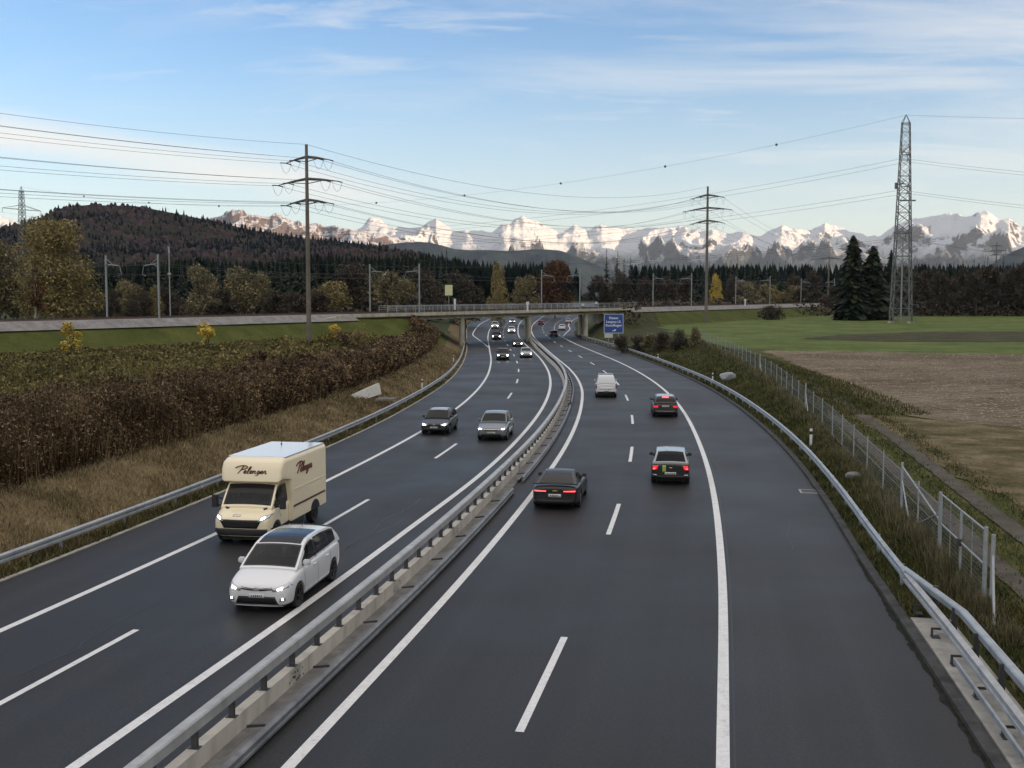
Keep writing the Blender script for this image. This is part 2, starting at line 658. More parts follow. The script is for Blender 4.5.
A_LANE = asphalt('asphalt_lane', (.026, .0256, .026), (.038, .0375, .038))
A_SHOULDER = asphalt('asphalt_shoulder', (.031, .0298, .0302), (.043, .0415, .042))
A_MED = asphalt('asphalt_median', (.028, .0275, .0275), (.04, .039, .039))
ry = np.concatenate([np.arange(-11, 130, 1.0), np.arange(130, 300, 2.0), np.arange(300, 1000, 8)])
bands = [(LE, LD, 4, 1), (LD, LC, 8, 0), (LC, LB, 5, 2), (LB, LA, 8, 0), (LA, LK, 4, 1)]
cx_, mi_, = [], []
for fa, fb, n, mm in bands:
    for i in range(n):
        s = i / n
        cx_.append(fa(ry) * (1 - s) + fb(ry) * s)
        mi_.append(mm)
cx_.append(LK(ry))
X = np.stack(cx_, 1)
V = np.stack([X, np.repeat(ry[:, None], X.shape[1], 1), np.repeat(zr(ry)[:, None], X.shape[1], 1)], -1)
I = np.arange(X.size).reshape(X.shape)
F = np.stack([I[:-1, :-1], I[:-1, 1:], I[1:, 1:], I[1:, :-1]], -1).reshape(-1, 4)
road = np_mesh('road', V.reshape(-1, 3), F, [A_LANE, A_SHOULDER, A_MED], mi=np.tile(mi_, len(ry) - 1))
uvl = road.data.uv_layers.new(name='UVMap')
lat = (X - LB(ry)[:, None]).ravel()
UV = np.stack([lat, V.reshape(-1, 3)[:, 1]], 1)
uvl.data.foreach_set('uv', UV[F.ravel()].astype(np.float32).ravel())
tag(road, kind='structure')

m, nt, b = new_mat('road_paint')
pos = nt.n('ShaderNodeNewGeometry').outputs['Position']
c = nt.ramp(nt.noise(pos, 3, 6, .75), [(.3, (.5, .5, .49)), (.45, (.68, .68, .67)), (.7, (.76, .76, .75))])
wear = nt.ramp(nt.noise(pos, 9, 6, .85), [(.53, (0, 0, 0)), (.68, (1, 1, 1))])
lk(nt, nt.mix(nt.math('MULTIPLY', wear, .55), c, (.2, .2, .2)), b.inputs['Base Color'])
b.inputs['Roughness'].default_value = .6
PAINT = m


def line(name, fx, y0, y1, w, off=0, dz=.006, mat=None):
    yy = np.concatenate([np.arange(y0, min(y1, 130), 1.0), np.arange(max(y0, 130), y1, 2.0), [y1]])
    fr = frames(fx, yy, off, dz)
    V, F = [], []
    for x, y, z, nx, ny in fr:
        V += [(x - nx * w / 2, y - ny * w / 2, z), (x + nx * w / 2, y + ny * w / 2, z)]
    for i in range(len(fr) - 1):
        F.append((2 * i, 2 * i + 1, 2 * i + 3, 2 * i + 2))
    o = np_mesh(name, V, F, mat or PAINT, parent=road)
    return tag(o, kind='structure')


for fx, y0, y1, w in ((LA, -10, 247, .24), (LB, -10, 900, .24), (LC, -10, 900, .24), (LD, -10, 900, .22), (LRL, 194, 560, .24), (LRR, 244, 560, .24)):
    line('edge_line', fx, y0, y1, w)
for k in range(24):                                           # 3 m wide gaps mark the start of the slip lane
    line('guide_dash', LA, 250 + 9 * k, 254 + 9 * k, .22)
for k in range(-1, 33):
    a = 37.55 + 17.6 * (k - 1)
    line('lane_dash', LDR, a, a + 5.85, .17)
    a = 44.4 + 18.0 * (k - 2) - 6
    line('lane_dash', LDL, a, a + 6, .17)
# seams and the dark joint along the line
TAR = simple('tar_seam', (.012, .012, .013), .5, var=.3)
line('tar_seam', LA, -10, 120, .05, off=.21, dz=.004, mat=TAR)
line('tar_seam', LC, -10, 150, .05, off=.95, dz=.004, mat=TAR)

CONC = simple('concrete', (.34, .325, .29), .85, var=.25, scale=1.2, bump=.3, grime=.6)
CONC_D = simple('concrete_dark', (.19, .185, .175), .85, var=.3, scale=1.5, bump=.3, grime=.5)
CONC_W = simple('concrete_wall', (.56, .52, .44), .85, var=.16, scale=.8, bump=.25, grime=.55)
KERB_D = simple('kerb_dirt', (.026, .025, .023), .95, var=.5, scale=5, spec=.1, bump=.5)
KERB_C = simple('kerb_stone', (.06, .06, .06), .9, var=.45, scale=2.2, spec=.2, bump=.4)
STEEL = simple('galvanised_steel', (.42, .42, .41), .5, metal=.25, var=.2, scale=1.5, grime=.4)
STEEL_M = simple('weathered_steel', (.20, .205, .21), .55, metal=.3, var=.3, scale=1.2, grime=.5)
STEEL_D = simple('dark_steel', (.07, .07, .072), .6, metal=.4, var=.3, scale=3)
STEEL_P = simple('pale_steel', (.36, .385, .40), .5, metal=.35, var=.2, scale=1.3, grime=.35)

rows = np.concatenate([np.arange(-10, 60, 1.5), np.arange(60, 330, 3.0)])
mb = MB()
mb.sweep([(0, -.1), (0, .11), (.05, .13), (.24, .13), (.26, -.1)], frames(LK, rows))
tag(mb.build('kerb', KERB_C), kind='structure')
mb = MB()
mb.sweep([(-.02, -.1), (-.02, .03), (.14, .035), (.14, -.1)], [(x, y, z, -nx, -ny) for x, y, z, nx, ny in frames(LE, rows)])
tag(mb.build('kerb', CONC), kind='structure')

# gutter stain of dirt collected along the right kerb
yy = np.arange(8, 34, .2)
fr = frames(LK, yy, 0, .005)
wj = .05 + .10 * np.abs(np.convolve(rng.normal(0, 1, len(yy) + 8), np.ones(9) / 3, 'valid')[:len(yy)]) * np.interp(yy, [8, 30, 80], [1.3, .6, .4])
V = np.array([[(x - nx * w_, y - ny * w_, z), (x + nx * .02, y + ny * .02, z)] for (x, y, z, nx, ny), w_ in zip(fr, wj)]).reshape(-1, 3)
F = np.array([(2 * i, 2 * i + 1, 2 * i + 3, 2 * i + 2) for i in range(len(yy) - 1)])
tag(np_mesh('gutter_dirt', V, F, KERB_D, parent=road), kind='structure')

# ---- central reserve: concrete base, box rail on posts, low second rail
def off_frames(y0, y1, step, off, dz=0, fx=LB):
    yy = np.append(np.arange(y0, y1, step), y1)
    return frames(fx, yy, off, dz)


mroot = empty('median_barrier', (float(LB(20)) - 1.6, 20, 0))
tag(mroot, 'long median barrier of grey steel box rail on a pale concrete wall between the carriageways', 'barrier')


def local(o, root):
    o.parent = root
    o.matrix_parent_inverse = Matrix.Translation(-root.location)
    return o


mb = MB()
mb.sweep([(-.34, -.1), (-.22, .42), (-.01, .42), (-.03, 0), (-.03, -.1)], off_frames(-8, 222, 2, -1.42))
local(mb.build('concrete_wall', CONC_W), mroot)
mb = MB()
mb.sweep([(-.12, .80), (-.13, .98), (-.11, 1.01), (.06, 1.01), (.085, .98), (.085, .80), (.05, .77), (-.09, .77)], off_frames(-8, 240, 2, -1.46))
local(mb.build('box_rail', STEEL, smooth=True), mroot)
def rail_post(q, y):
    x, yy, z, nx, ny = frames(LB, [y], -1.52)[0]
    q.box((x, yy, z + .60), (.07, .11, .40), math.atan2(nx, -ny))
    q.box((x, yy, z + .427), (.16, .2, .012), math.atan2(nx, -ny))


py = list(np.arange(8.0, 190, 1.42))
for y in py[:96]:
    q = MB()
    rail_post(q, y)
    local(q.build('post', STEEL_D), mroot)
q = MB()
for y in py[96:]:
    rail_post(q, y)
tag(local(q.build('far_posts', STEEL_D), mroot), kind='stuff')
# drain stains, fixing holes and dark spots along the pale wall face
q = MB()
for y in np.arange(0, 120, 7.4):
    for k in range(26):
        yy = y + rng.normal(0, .16)
        h = rng.uniform(.08, .34)
        x, y_, z, nx, ny = frames(LB, [yy], -1.445 + .02 * h / .42 + .004)[0]
        s = rng.uniform(.012, .022)
        tx, ty = -ny, nx
        q.add([(x - tx * s, y_ - ty * s, z + h - s), (x + tx * s, y_ + ty * s, z + h - s), (x + tx * s, y_ + ty * s, z + h + s), (x - tx * s, y_ - ty * s, z + h + s)], [(0, 1, 2, 3)])
tag(local(q.build('drill_marks', STEEL_D, fix=False), mroot), kind='stuff')
# channel and low double rail
for a, b_ in ((-8, 45.5), (48.5, 84), (86.5, 122), (124.5, 160), (162, 200)):
    r2 = empty('low_guard_rail', (float(LB(a)) - 1, a, 0))
    tag(r2, {-8: 'low twin steel rail by the median wall, nearest section ending at the black coupe',
             48.5: 'low twin steel rail by the median wall, section starting ahead of the black coupe',
             86.5: 'low twin steel rail beside the median wall, left of the small white van',
             124.5: 'low twin steel rail by the median wall, second section past the white van',
             162: 'low twin steel rail beside the median wall, last section before the bridge pier'}[a], 'guard rail', 'low rails along the median')
    q = MB()
    q.sweep([(0, .03), (.05, .06), (.05, .11), (0, .15), (.05, .19), (.05, .25), (0, .28), (-.05, .28), (-.05, .03)], off_frames(a, b_, 2, -.82))
    q.sweep([(-.30, .08), (-.30, .13), (-.16, .15), (-.16, .10)], off_frames(a, b_, 2, -.82))
    local(q.build('twin_beam', STEEL_M), r2)
    for y in np.arange(a + 1, b_, 3.3):
        x, yy, z, nx, ny = frames(LB, [y], -.9)[0]
        q = MB()
        q.box((x, yy, z + .1), (.06, .1, .2), math.atan2(nx, -ny))
        q.bar((x + nx * .02, yy + ny * .02, z + .29), (x - nx * .34, yy - ny * .34, z + .24), .04, .05)
        local(q.build('bracket_post', STEEL_D), r2)
mb = MB()
mb.sweep([(-.52, -.05), (-.52, .05), (-.12, .05), (-.1, -.05)], off_frames(-8, 215, 2, -.96))
tag(mb.build('median_channel', CONC_D), kind='structure')

# ---- outer guard rails
def guard(fx, sgn, y0, y1, off, top, label, lap=4.0, gap=4.0):
    root = empty('guard_rail', (float(fx(max(y0, 5))) + sgn * off, max(y0, 5), 0))
    tag(root, label, 'guard rail')
    w = [(0, top - .31), (-.07, top - .27), (-.07, top - .2), (-.01, top - .155), (-.07, top - .11), (-.07, top - .04), (0, top),
         (.035, top), (.035, top - .31)]
    fr = [(x, y, z, sgn * nx, sgn * ny) for x, y, z, nx, ny in frames(fx, np.append(np.arange(y0, y1, 2), y1), sgn * off)]
    q = MB()
    q.sweep(w, fr)
    local(q.build('beam', STEEL_P), root)
    n = 0
    y = y0 + 1
    while y < y1 and n < 90:
        x, yy, z, nx, ny = frames(fx, [y], sgn * (off + .09))[0]
        q = MB()
        q.box((x, yy, z + (top - .06) / 2 - .15), (.06, .1, top + .24), math.atan2(nx, -ny))
        local(q.build('post', STEEL_P), root)
        # lapped joint in the beam
        n += 1
        y += gap
    for y in np.arange(y0 + 3, min(y1, 110), lap):
        fr = [(x, yy, z, sgn * nx, sgn * ny) for x, yy, z, nx, ny in frames(fx, [y, y + .28], sgn * off)]
        q = MB()
        q.sweep([(l - .006 if l < 0 else l, h + (.004 if h > top - .02 else 0)) for l, h in w], fr)
        local(q.build('lap_joint', STEEL), root)
    return root


guard(LE, -1, 2, 262, .55, .62, 'long grey steel guard rail along the dry grass beside the left carriageway')
gr = guard(LK, 1, 29.5, 236, .62, .76, 'long grey steel guard rail curving along the grass beside the right carriageway')
# near the bridge: raised box rail behind, W rail and bar in front, on a concrete slab
nr_ = empty('bridge_end_barrier', (9.6, 20, 0))
tag(nr_, 'bolted double steel barrier on a concrete slab at the lower right', 'barrier')
yy = np.arange(2, 30.1, 1.0)


def blend_frames(fx, yy, offs, dzs):
    out = []
    for y, o, d in zip(yy, offs, dzs):
        out += frames(fx, [y], o, d)
    return out


t = np.clip((30 - yy) / 5, 0, 1)
q = MB()
q.sweep([(-.06, -.14), (-.075, .0), (-.05, .03), (.09, .03), (.11, 0), (.11, -.14)], blend_frames(LK, yy, .62 + .42 * t, .72 + .2 * t))
local(q.build('box_rail', STEEL_P), nr_)
q = MB()
q.sweep([(0, .0), (-.08, .05), (-.08, .12), (-.01, .165), (-.08, .21), (-.08, .28), (0, .32), (.04, .32), (.04, 0)], blend_frames(LK, yy, .62 + .05 * t, .40 + 0 * t))
local(q.build('beam', STEEL), nr_)
q = MB()
q.sweep([(-.03, -.05), (-.03, .05), (.03, .05), (.03, -.05)], frames(LK, np.arange(2, 23.2, 1.0), .42, .38))
local(q.build('lower_bar', STEEL_P), nr_)
for y in np.arange(3.4, 28, 2.0):
    x, y_, z, nx, ny = frames(LK, [y], .95)[0]
    rz = math.atan2(nx, -ny)
    q = MB()
    q.box((x, y_, z + .46), (.08, .12, .86), rz)
    q.bar((x, y_, z + .5), (x - nx * .3, y_ - ny * .3, z + .5), .08, .1)
    q.bar((x - nx * .28, y_ - ny * .28, z + .36), (x - nx * .52, y_ - ny * .52, z + .36), .03, .05)
    q.box((x - nx * .42, y_ - ny * .42, z + .165), (.26, .2, .02), rz)
    q.bar((x - nx * .5, y_ - ny * .5, z + .16), (x - nx * .5, y_ - ny * .5, z + .36), .04, .05)
    local(q.build('post', STEEL_D), nr_)
q = MB()
q.sweep([(.27, -.1), (.27, .155), (1.25, .155), (1.25, -.1)], frames(LK, np.arange(1, 27.1, 1.0)))
slab = q.build('concrete_slab', CONC)
tag(slab, 'pale stained concrete slab under the steel barrier at the lower right kerb', 'slab')

# drain grate at the right kerb
x, y_, z, nx, ny = frames(LK, [46.2], -.32)[0]
dg = empty('drain_grate', (x, y_, z))
dg.rotation_euler = (0, 0, math.atan2(-nx, ny) + math.pi / 2)
tag(dg, 'square pale-rimmed drain grate in the hard shoulder by the right kerb', 'drain')
q = MB()
for a in (-1, 1):
    q.box((a * .36, 0, .012), (.09, .95, .02))
    q.box((0, a * .43, .0125), (.63, .09, .02))
q.build('rim', CONC, dg)
q = MB()
q.box((0, 0, .006), (.63, .77, .01))
for k in range(7):
    q.box((-.27 + k * .09, 0, .014), (.03, .77, .008))
q.build('grating', STEEL_D, dg)

# short sealed cracks and joints across the lanes
SE = MB()
rr = random.Random(12)
for k in range(16):
    fx = rr.choice([LDR, LB, LC, LDL, LA])
    y0 = rr.uniform(20, 90)
    o = rr.uniform(-2.4, 2.4)
    n = rr.randint(6, 14)
    pts = []
    for i in range(n):
        o += rr.gauss(0, .07)
        pts.append(frames(fx, [y0 + i * .45], o, .005)[0])
    wv = [rr.uniform(.012, .035) for _ in pts]
    vs = []
    for (x, y, z, nx, ny), w_ in zip(pts, wv):
        vs += [(x - nx * w_, y - ny * w_, z), (x + nx * w_, y + ny * w_, z)]
    SE.add(vs, [(2 * i, 2 * i + 1, 2 * i + 3, 2 * i + 2) for i in range(n - 1)])
tag(SE.build('crack_sealing', TAR, parent=road), kind='structure')
# ================================================================== sky and sun
SUN_EL, SUN_AZ = R(7.5), R(112)          # azimuth clockwise from +y: low, from the right and a little behind
w = bpy.data.worlds.new('World')
S.world = w
w.use_nodes = True
nt = NT(w.node_tree)
bg = w.node_tree.nodes['Background']
sky = nt.n('ShaderNodeTexSky', sky_type='NISHITA', sun_disc=False, sun_elevation=SUN_EL, sun_rotation=SUN_AZ,
           altitude=500, air_density=1.0, dust_density=.6, ozone_density=2.2)
vec = nt.n('ShaderNodeTexCoord').outputs['Generated']
sep = nt.n('ShaderNodeSeparateXYZ', {0: vec})
zc = nt.math('MAXIMUM', sep.outputs[2], 0.0)
den = nt.math('ADD', zc, .16)
cu = nt.math('DIVIDE', sep.outputs[0], den)
cv = nt.math('DIVIDE', sep.outputs[1], den)
pl = nt.n('ShaderNodeCombineXYZ', {0: cu, 1: cv}).outputs[0]
# high thin cloud: long veils combed sideways
n1 = nt.noise(nt.mapping(pl, (.55, 1.5, 1), (0, 0, R(16)), (3.4, .7, 0)), 1.3, 9, .62, dist=.5)
veil = nt.ramp(n1, [(.38, (0, 0, 0)), (.62, (1, 1, 1))])
n2 = nt.noise(nt.mapping(pl, (.9, 2.4, 1), (0, 0, R(-14)), (1.3, 2.2, 0)), 2.4, 8, .66, dist=.7)
wisp = nt.ramp(n2, [(.46, (0, 0, 0)), (.70, (1, 1, 1))])
# one bright bank lying low on the left
az = nt.math('ARCTAN2', sep.outputs[0], sep.outputs[1])
el = nt.math('ARCSINE', sep.outputs[2])
mid = nt.math('MULTIPLY_ADD', az, -.13, .082)
nb = nt.noise(nt.mapping(pl, (.35, .8, 1), (0, 0, R(8))), 1.6, 7, .6, dist=.3)
d = nt.math('DIVIDE', nt.math('SUBTRACT', nt.math('ADD', el, nt.math('MULTIPLY_ADD', nb, .036, -.018)), mid), .022)
bank = nt.math('POWER', 2.718, nt.math('MULTIPLY', nt.math('MULTIPLY', d, d), -1.0))
bank = nt.math('MULTIPLY', bank, nt.ramp(nt.math('MULTIPLY_ADD', az, -1.4, .25), [(.22, (0, 0, 0)), (.5, (1, 1, 1))]))
bank = nt.math('MULTIPLY', bank, nt.ramp(nb, [(.2, (.55, .55, .55)), (.6, (1, 1, 1))]))
right = nt.ramp(nt.math('MULTIPLY_ADD', az, 1.0, .5), [(.30, (.3, .3, .3)), (.95, (1, 1, 1))])
high = nt.ramp(el, [(.0, (.5, .5, .5)), (.16, (1, 1, 1))])
k = nt.math('MULTIPLY', nt.math('MULTIPLY', veil, high), nt.math('MULTIPLY', right, .62))
k = nt.math('MAXIMUM', k, nt.math('MULTIPLY', nt.math('MULTIPLY', wisp, high), .42))
k = nt.math('MAXIMUM', k, nt.math('MULTIPLY', bank, .95), clamp=True)
over = nt.n('ShaderNodeMapRange', {'Value': el, 'From Min': .42, 'From Max': .85, 'To Max': .8}).outputs[0]      # cloud added overhead, out of view, to brighten and warm the ground
behind = nt.n('ShaderNodeMapRange', {'Value': sep.outputs[1], 'From Min': .35, 'From Max': -.35, 'To Max': .55}).outputs[0]   # and more of it added behind the camera as fill light
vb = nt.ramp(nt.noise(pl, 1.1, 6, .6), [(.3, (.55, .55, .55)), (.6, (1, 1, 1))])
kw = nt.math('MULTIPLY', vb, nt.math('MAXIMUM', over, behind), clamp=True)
low = nt.ramp(el, [(.0, (.60, .60, .60)), (.07, (.40, .40, .40)), (.2, (.12, .12, .12)), (.34, (0, 0, 0))])
k = nt.math('MAXIMUM', k, low)
dim = nt.ramp(el, [(.0, (.58, .58, .58)), (.10, (.58, .60, .62)), (.20, (.45, .56, .64)), (.30, (.34, .50, .62)), (.6, (.45, .60, .72))])
skc = nt.mix(1.0, nt.mix(1.0, sky.outputs[0], SKY_TINT, 'MULTIPLY'), dim, 'MULTIPLY')
lk(nt, nt.mix(kw, nt.mix(k, skc, CLOUD), CLOUD_FILL), bg.inputs[0])
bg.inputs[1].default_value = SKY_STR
sun = bpy.data.lights.new('sun', 'SUN')
sun.energy = SUN_STR
sun.angle = R(.5)
sun.color = (1, .69, .43)
so = bpy.data.objects.new('sun', sun)
COL.objects.link(so)
sd = Vector((math.sin(SUN_AZ) * math.cos(SUN_EL), math.cos(SUN_AZ) * math.cos(SUN_EL), math.sin(SUN_EL)))
so.rotation_euler = sd.to_track_quat('Z', 'Y').to_euler()
S.view_settings.exposure = EXPO
# ================================================================== mountains and hills
def vnoise(x, y, seed=0):
    """value noise, arrays"""
    xi, yi = np.floor(x).astype(np.int64), np.floor(y).astype(np.int64)
    fx, fy = x - xi, y - yi
    fx, fy = fx * fx * (3 - 2 * fx), fy * fy * (3 - 2 * fy)

    def h(a, b):
        n = (a * 374761393 + b * 668265263 + seed * 974634777) & 0xffffffff
        n = ((n ^ (n >> 13)) * 1274126177) & 0xffffffff
        return ((n ^ (n >> 16)) & 0xffff) / 65535.0
    return (h(xi, yi) * (1 - fx) + h(xi + 1, yi) * fx) * (1 - fy) + (h(xi, yi + 1) * (1 - fx) + h(xi + 1, yi + 1) * fx) * fy


def ridged(x, y, oct=6, seed=0, gain=.52):
    a, s, tot = 1.0, 0, 0
    wgt = 1.0
    for o in range(oct):
        n = 1 - np.abs(2 * vnoise(x, y, seed + o) - 1)
        n = n * n * wgt
        wgt = np.clip(n * 1.6, 0.2, 1)
        s = s + n * a
        tot += a
        a *= gain
        x, y = x * 2.03 + 17.1, y * 2.03 - 9.7
    return s / tot


def fbm(x, y, oct=5, seed=0, gain=.5):
    a, s, tot = 1.0, 0, 0
    for o in range(oct):
        s = s + vnoise(x, y, seed + o) * a
        tot += a
        a *= gain
        x, y = x * 2.07 + 11.3, y * 2.07 + 5.9
    return s / tot


def range_mesh(name, sil, dist, front, mats, foot_px=300, ncol=700, nrow=110, px0=-160, px1=1190, seed=1, spur=.30, back=1500, rough=1.0, power=1.25, fr=1.0, jagged=0):
    """a mountain chain whose crest follows the profile sil (column, row) seen from the bridge, with spurs running towards the valley"""
    sil = np.array(sil, float)
    u = np.linspace(px0, px1, ncol)
    crest = np.interp(u, sil[:, 0], sil[:, 1])
    ang = (u - 512) / FPX
    top = CAM_H + (304 - crest) / FPX * dist
    base = CAM_H + (304 - foot_px) / FPX * (dist - front)
    vv = np.concatenate([np.linspace(0, 1, nrow), 1 + np.linspace(.03, 1, 12)])
    U, VV = np.meshgrid(np.arange(ncol), vv)
    A, T = ang[U], top[U]
    D = np.where(VV <= 1, dist - front * (1 - VV), dist + back * (VV - 1))
    # the crest wanders in depth so that the chain is not a straight wall
    wob = (fbm(A * 9 + 3, A * 0 + seed, 4, seed) - .5) * front * .55
    D = D + wob * np.clip(VV, 0, 1) ** 1.0
    X = A * D
    sc = fr / 1000.0
    wx = fbm(X * sc * .9, D * sc * .9, 3, seed + 31) - .5
    wy = fbm(X * sc * .9 + 40, D * sc * .9, 3, seed + 57) - .5
    r = ridged(X * sc * 1.5 + wx * 1.3, D * sc * 1.05 + wy * 1.3, 7, seed, .54)
    v1 = np.clip(VV, 0, 1)
    prof = v1 ** power
    back_f = np.clip(1 - (VV - 1) * 1.1, 0, 1)
    Tp = T * (D / dist)                       # keeps the crest on the profile where it wanders
    h = (base + (Tp - base) * prof)
    amp = (Tp - base) * spur * rough * np.clip(np.sin(np.pi * np.clip(v1, 0, 1) ** .8), 0, 1)
    h = h + amp * (r - .42) * 2
    h = h + (Tp - base) * .15 * (ridged(X * sc * 5.2 + wx * 2, D * sc * 3.1 + wy * 2, 5, seed + 9, .58) - .42) * np.sqrt(v1) * (1 - .72 * v1) * (jagged > 0)
    jag = (ridged(U * .06 + seed, VV * 9.0, 5, seed + 3, .6) - .45) * jagged * dist / FPX
    h = h + jag * np.clip(v1, 0, 1) ** 7
    h = np.where(VV > 1, base + (Tp + jag - base) * back_f ** 1.2, h)
    V = np.stack([X, D, h], -1).reshape(-1, 3)
    I = np.arange(U.size).reshape(U.shape)
    F = np.stack([I[:-1, :-1], I[:-1, 1:], I[1:, 1:], I[1:, :-1]], -1).reshape(-1, 4)
    o = np_mesh(name, V, F, mats, smooth=False)
    return tag(o, kind='structure'), (A, D, h)


def snow_mat(name, z_tree, z_snow, rock, rocklim=.5, snowcol=(.72, .76, .82)):
    m, nt, b = new_mat(name)
    g = nt.n('ShaderNodeNewGeometry')
    pos = g.outputs['Position']
    sp = nt.n('ShaderNodeSeparateXYZ', {0: pos})
    nz = nt.n('ShaderNodeSeparateXYZ', {0: g.outputs['Normal']}).outputs[2]
    n1 = nt.noise(pos, .006, 6, .65)
    n2 = nt.noise(nt.mapping(pos, (1, 1, 3.2)), .02, 5, .7)
    # rock shows where it is steep, snow holds elsewhere
    st = nt.math('ADD', nz, nt.math('ADD', nt.math('MULTIPLY_ADD', n1, .55, -.27), nt.math('MULTIPLY_ADD', n2, .6, -.3)))
    sn = nt.ramp(st, [(rocklim - .06, (0, 0, 0)), (rocklim + .06, (1, 1, 1))])
    rk = nt.ramp(n2, [(.35, tuple(c * .6 for c in rock)), (.65, rock)])
    c = nt.mix(sn, rk, snowcol)
    zz = nt.math('ADD', sp.outputs[2], nt.math('MULTIPLY_ADD', n1, 260.0, -130.0))
    f = nt.n('ShaderNodeMapRange', {'Value': zz, 'From Min': z_tree, 'From Max': z_snow}).outputs[0]
    fm = nt.ramp(n2, [(.3, (.028, .04, .05)), (.7, (.06, .075, .085))])
    lk(nt, nt.mix(f, fm, c), b.inputs['Base Color'])
    b.inputs['Roughness'].default_value = .9
    b.inputs['Specular IOR Level'].default_value = .1
    n3 = nt.noise(nt.mapping(pos, (1, 1, .6)), .016, 8, .74)
    lk(nt, nt.bump(n3, 1.0, 85), b.inputs['Normal'])
    return m


ALPS = [(-200, 225), (-60, 212), (0, 215), (10, 217), (16, 219), (30, 223), (120, 240), (340, 238), (350, 232), (363, 227), (370.7, 220), (374, 219.2), (378, 219), (381, 219.7), (388, 225.8), (398, 228), (409, 226.9), (416, 227.5), (424.5, 224.7), (431, 220.4), (437, 218.3), (441, 221), (446, 223.6), (456.7, 232), (466, 230.5), (476, 232), (491, 232), (496, 228), (502, 224.7), (510, 223.6), (514.7, 219.3), (519, 219), (523.3, 217.2), (532, 219.8), (538, 221), (542.6, 223.6), (549, 226.8), (557.7, 232), (564, 229), (568, 228), (573, 224.9), (588, 229), (595, 227), (601, 224.7), (607, 227), (618, 227.5), (632, 229), (646, 228), (654.5, 226.2), (664, 228), (680, 228), (693, 230), (700, 230.5), (710, 229), (727.6, 232.2), (740.5, 231.2), (751, 235.4), (758.6, 235), (766, 232), (772, 228), (779.4, 224.3), (785, 226), (791, 229), (800, 229.5), (809, 231), (815, 227), (822.4, 223), (828, 225.5), (833, 226), (848, 231), (862.5, 235.6), (870, 236.5), (877, 235), (885, 229), (892, 225), (903, 221), (913, 217.8), (920, 216.5), (928, 214.8), (945.6, 214.2), (949, 215), (954.5, 213.4), (958, 215.4), (966, 214.8), (976, 213), (984, 211.3), (990, 215), (996, 219.3), (1000, 218.5), (1005, 217.2), (1011, 223), (1017, 226.7), (1024, 225), (1060, 222), (1120, 232), (1190, 240)]
NEARR = [(-200, 300), (150, 300), (200, 225), (213, 219), (219, 216.5), (226, 213.5), (232, 210.5), (235.4, 209.6), (240, 210.4), (245, 210), (249, 213.5), (253.7, 215.4), (262, 216.2), (271, 217.6), (275, 215.4), (278.4, 214.8), (283, 216), (288, 218.6), (294, 220), (301, 221.9), (308, 224), (316, 224), (326, 226.5), (337.5, 227), (347, 229), (354.7, 228.5), (366, 231), (380, 233), (392, 236), (404, 239.5), (415, 244), (430, 250), (470, 262), (520, 285), (560, 300), (1190, 300)]
M_ALPS = snow_mat('alpine_snow', 330, 520, (.105, .098, .105), .60)
M_NEAR = snow_mat('limestone_ridge', 250, 400, (.2, .15, .135), .84, (.66, .68, .74))
range_mesh('mountains', ALPS, 10500, 3800, M_ALPS, foot_px=300, seed=5, spur=.40, fr=1.35, ncol=1300, nrow=190, jagged=3.2)
range_mesh('mountains', NEARR, 7200, 1500, M_NEAR, foot_px=300, seed=11, spur=.30, px0=120, px1=620, ncol=620, nrow=80, fr=3.2, back=600, jagged=2.5)

FOOT = [(-200, 262), (300, 262), (360, 250), (395, 244), (405, 243), (420, 242.5), (429, 243), (441, 245.5), (454.5, 249.4), (470, 250.6), (489, 250.5), (510, 251.6), (530, 250), (547, 250.0), (560, 251), (566, 253.2), (579, 258), (595, 265), (620, 275), (660, 286), (940, 288), (980, 272), (995, 260), (1010, 252), (1024, 246), (1080, 236), (1190, 230)]


def forest_cover(name, stops, s1=.02, s2=.16):
    m, nt, b = new_mat(name)
    pos = nt.n('ShaderNodeNewGeometry').outputs['Position']
    f = nt.math('ADD', nt.math('MULTIPLY', nt.noise(pos, s1, 5, .65), .6), nt.math('MULTIPLY', nt.noise(pos, s2, 3, .6), .4))
    lk(nt, nt.ramp(f, stops), b.inputs['Base Color'])
    b.inputs['Roughness'].default_value = 1
    b.inputs['Specular IOR Level'].default_value = 0
    lk(nt, nt.bump(nt.noise(pos, s2 * 1.5, 4, .7), 1, 6), b.inputs['Normal'])
    return m


M_FOOT = forest_cover('foothill_forest', [(.35, (.010, .016, .024)), (.5, (.02, .03, .038)), (.65, (.034, .045, .05))], .008, .05)
range_mesh('hills', FOOT, 4800, 900, M_FOOT, foot_px=318, seed=21, spur=.16, ncol=420, nrow=30, fr=2, back=700, power=.9)

HILL = [(-160, 242), (-60, 236), (0, 229), (30, 224), (48, 217), (62, 210), (76, 207.5), (95, 206), (115, 206.8), (135, 206.8), (150, 209), (170, 213), (185, 216), (200, 219), (218, 222.5), (240, 228), (262, 232.5), (285, 236.5), (310, 240), (345, 243), (372, 246), (398, 250), (420, 254), (450, 262), (480, 275), (520, 292), (600, 300), (640, 300)]
M_HILL = forest_cover('hill_forest_floor', [(.35, (.022, .02, .016)), (.5, (.05, .042, .034)), (.65, (.085, .066, .052))])
hill_o, (hA, hD, hH) = range_mesh('hill', HILL, 1600, 650, M_HILL, foot_px=325, seed=33, spur=.10, px0=-160, px1=640, ncol=260, nrow=60, fr=3, back=300, power=.85)

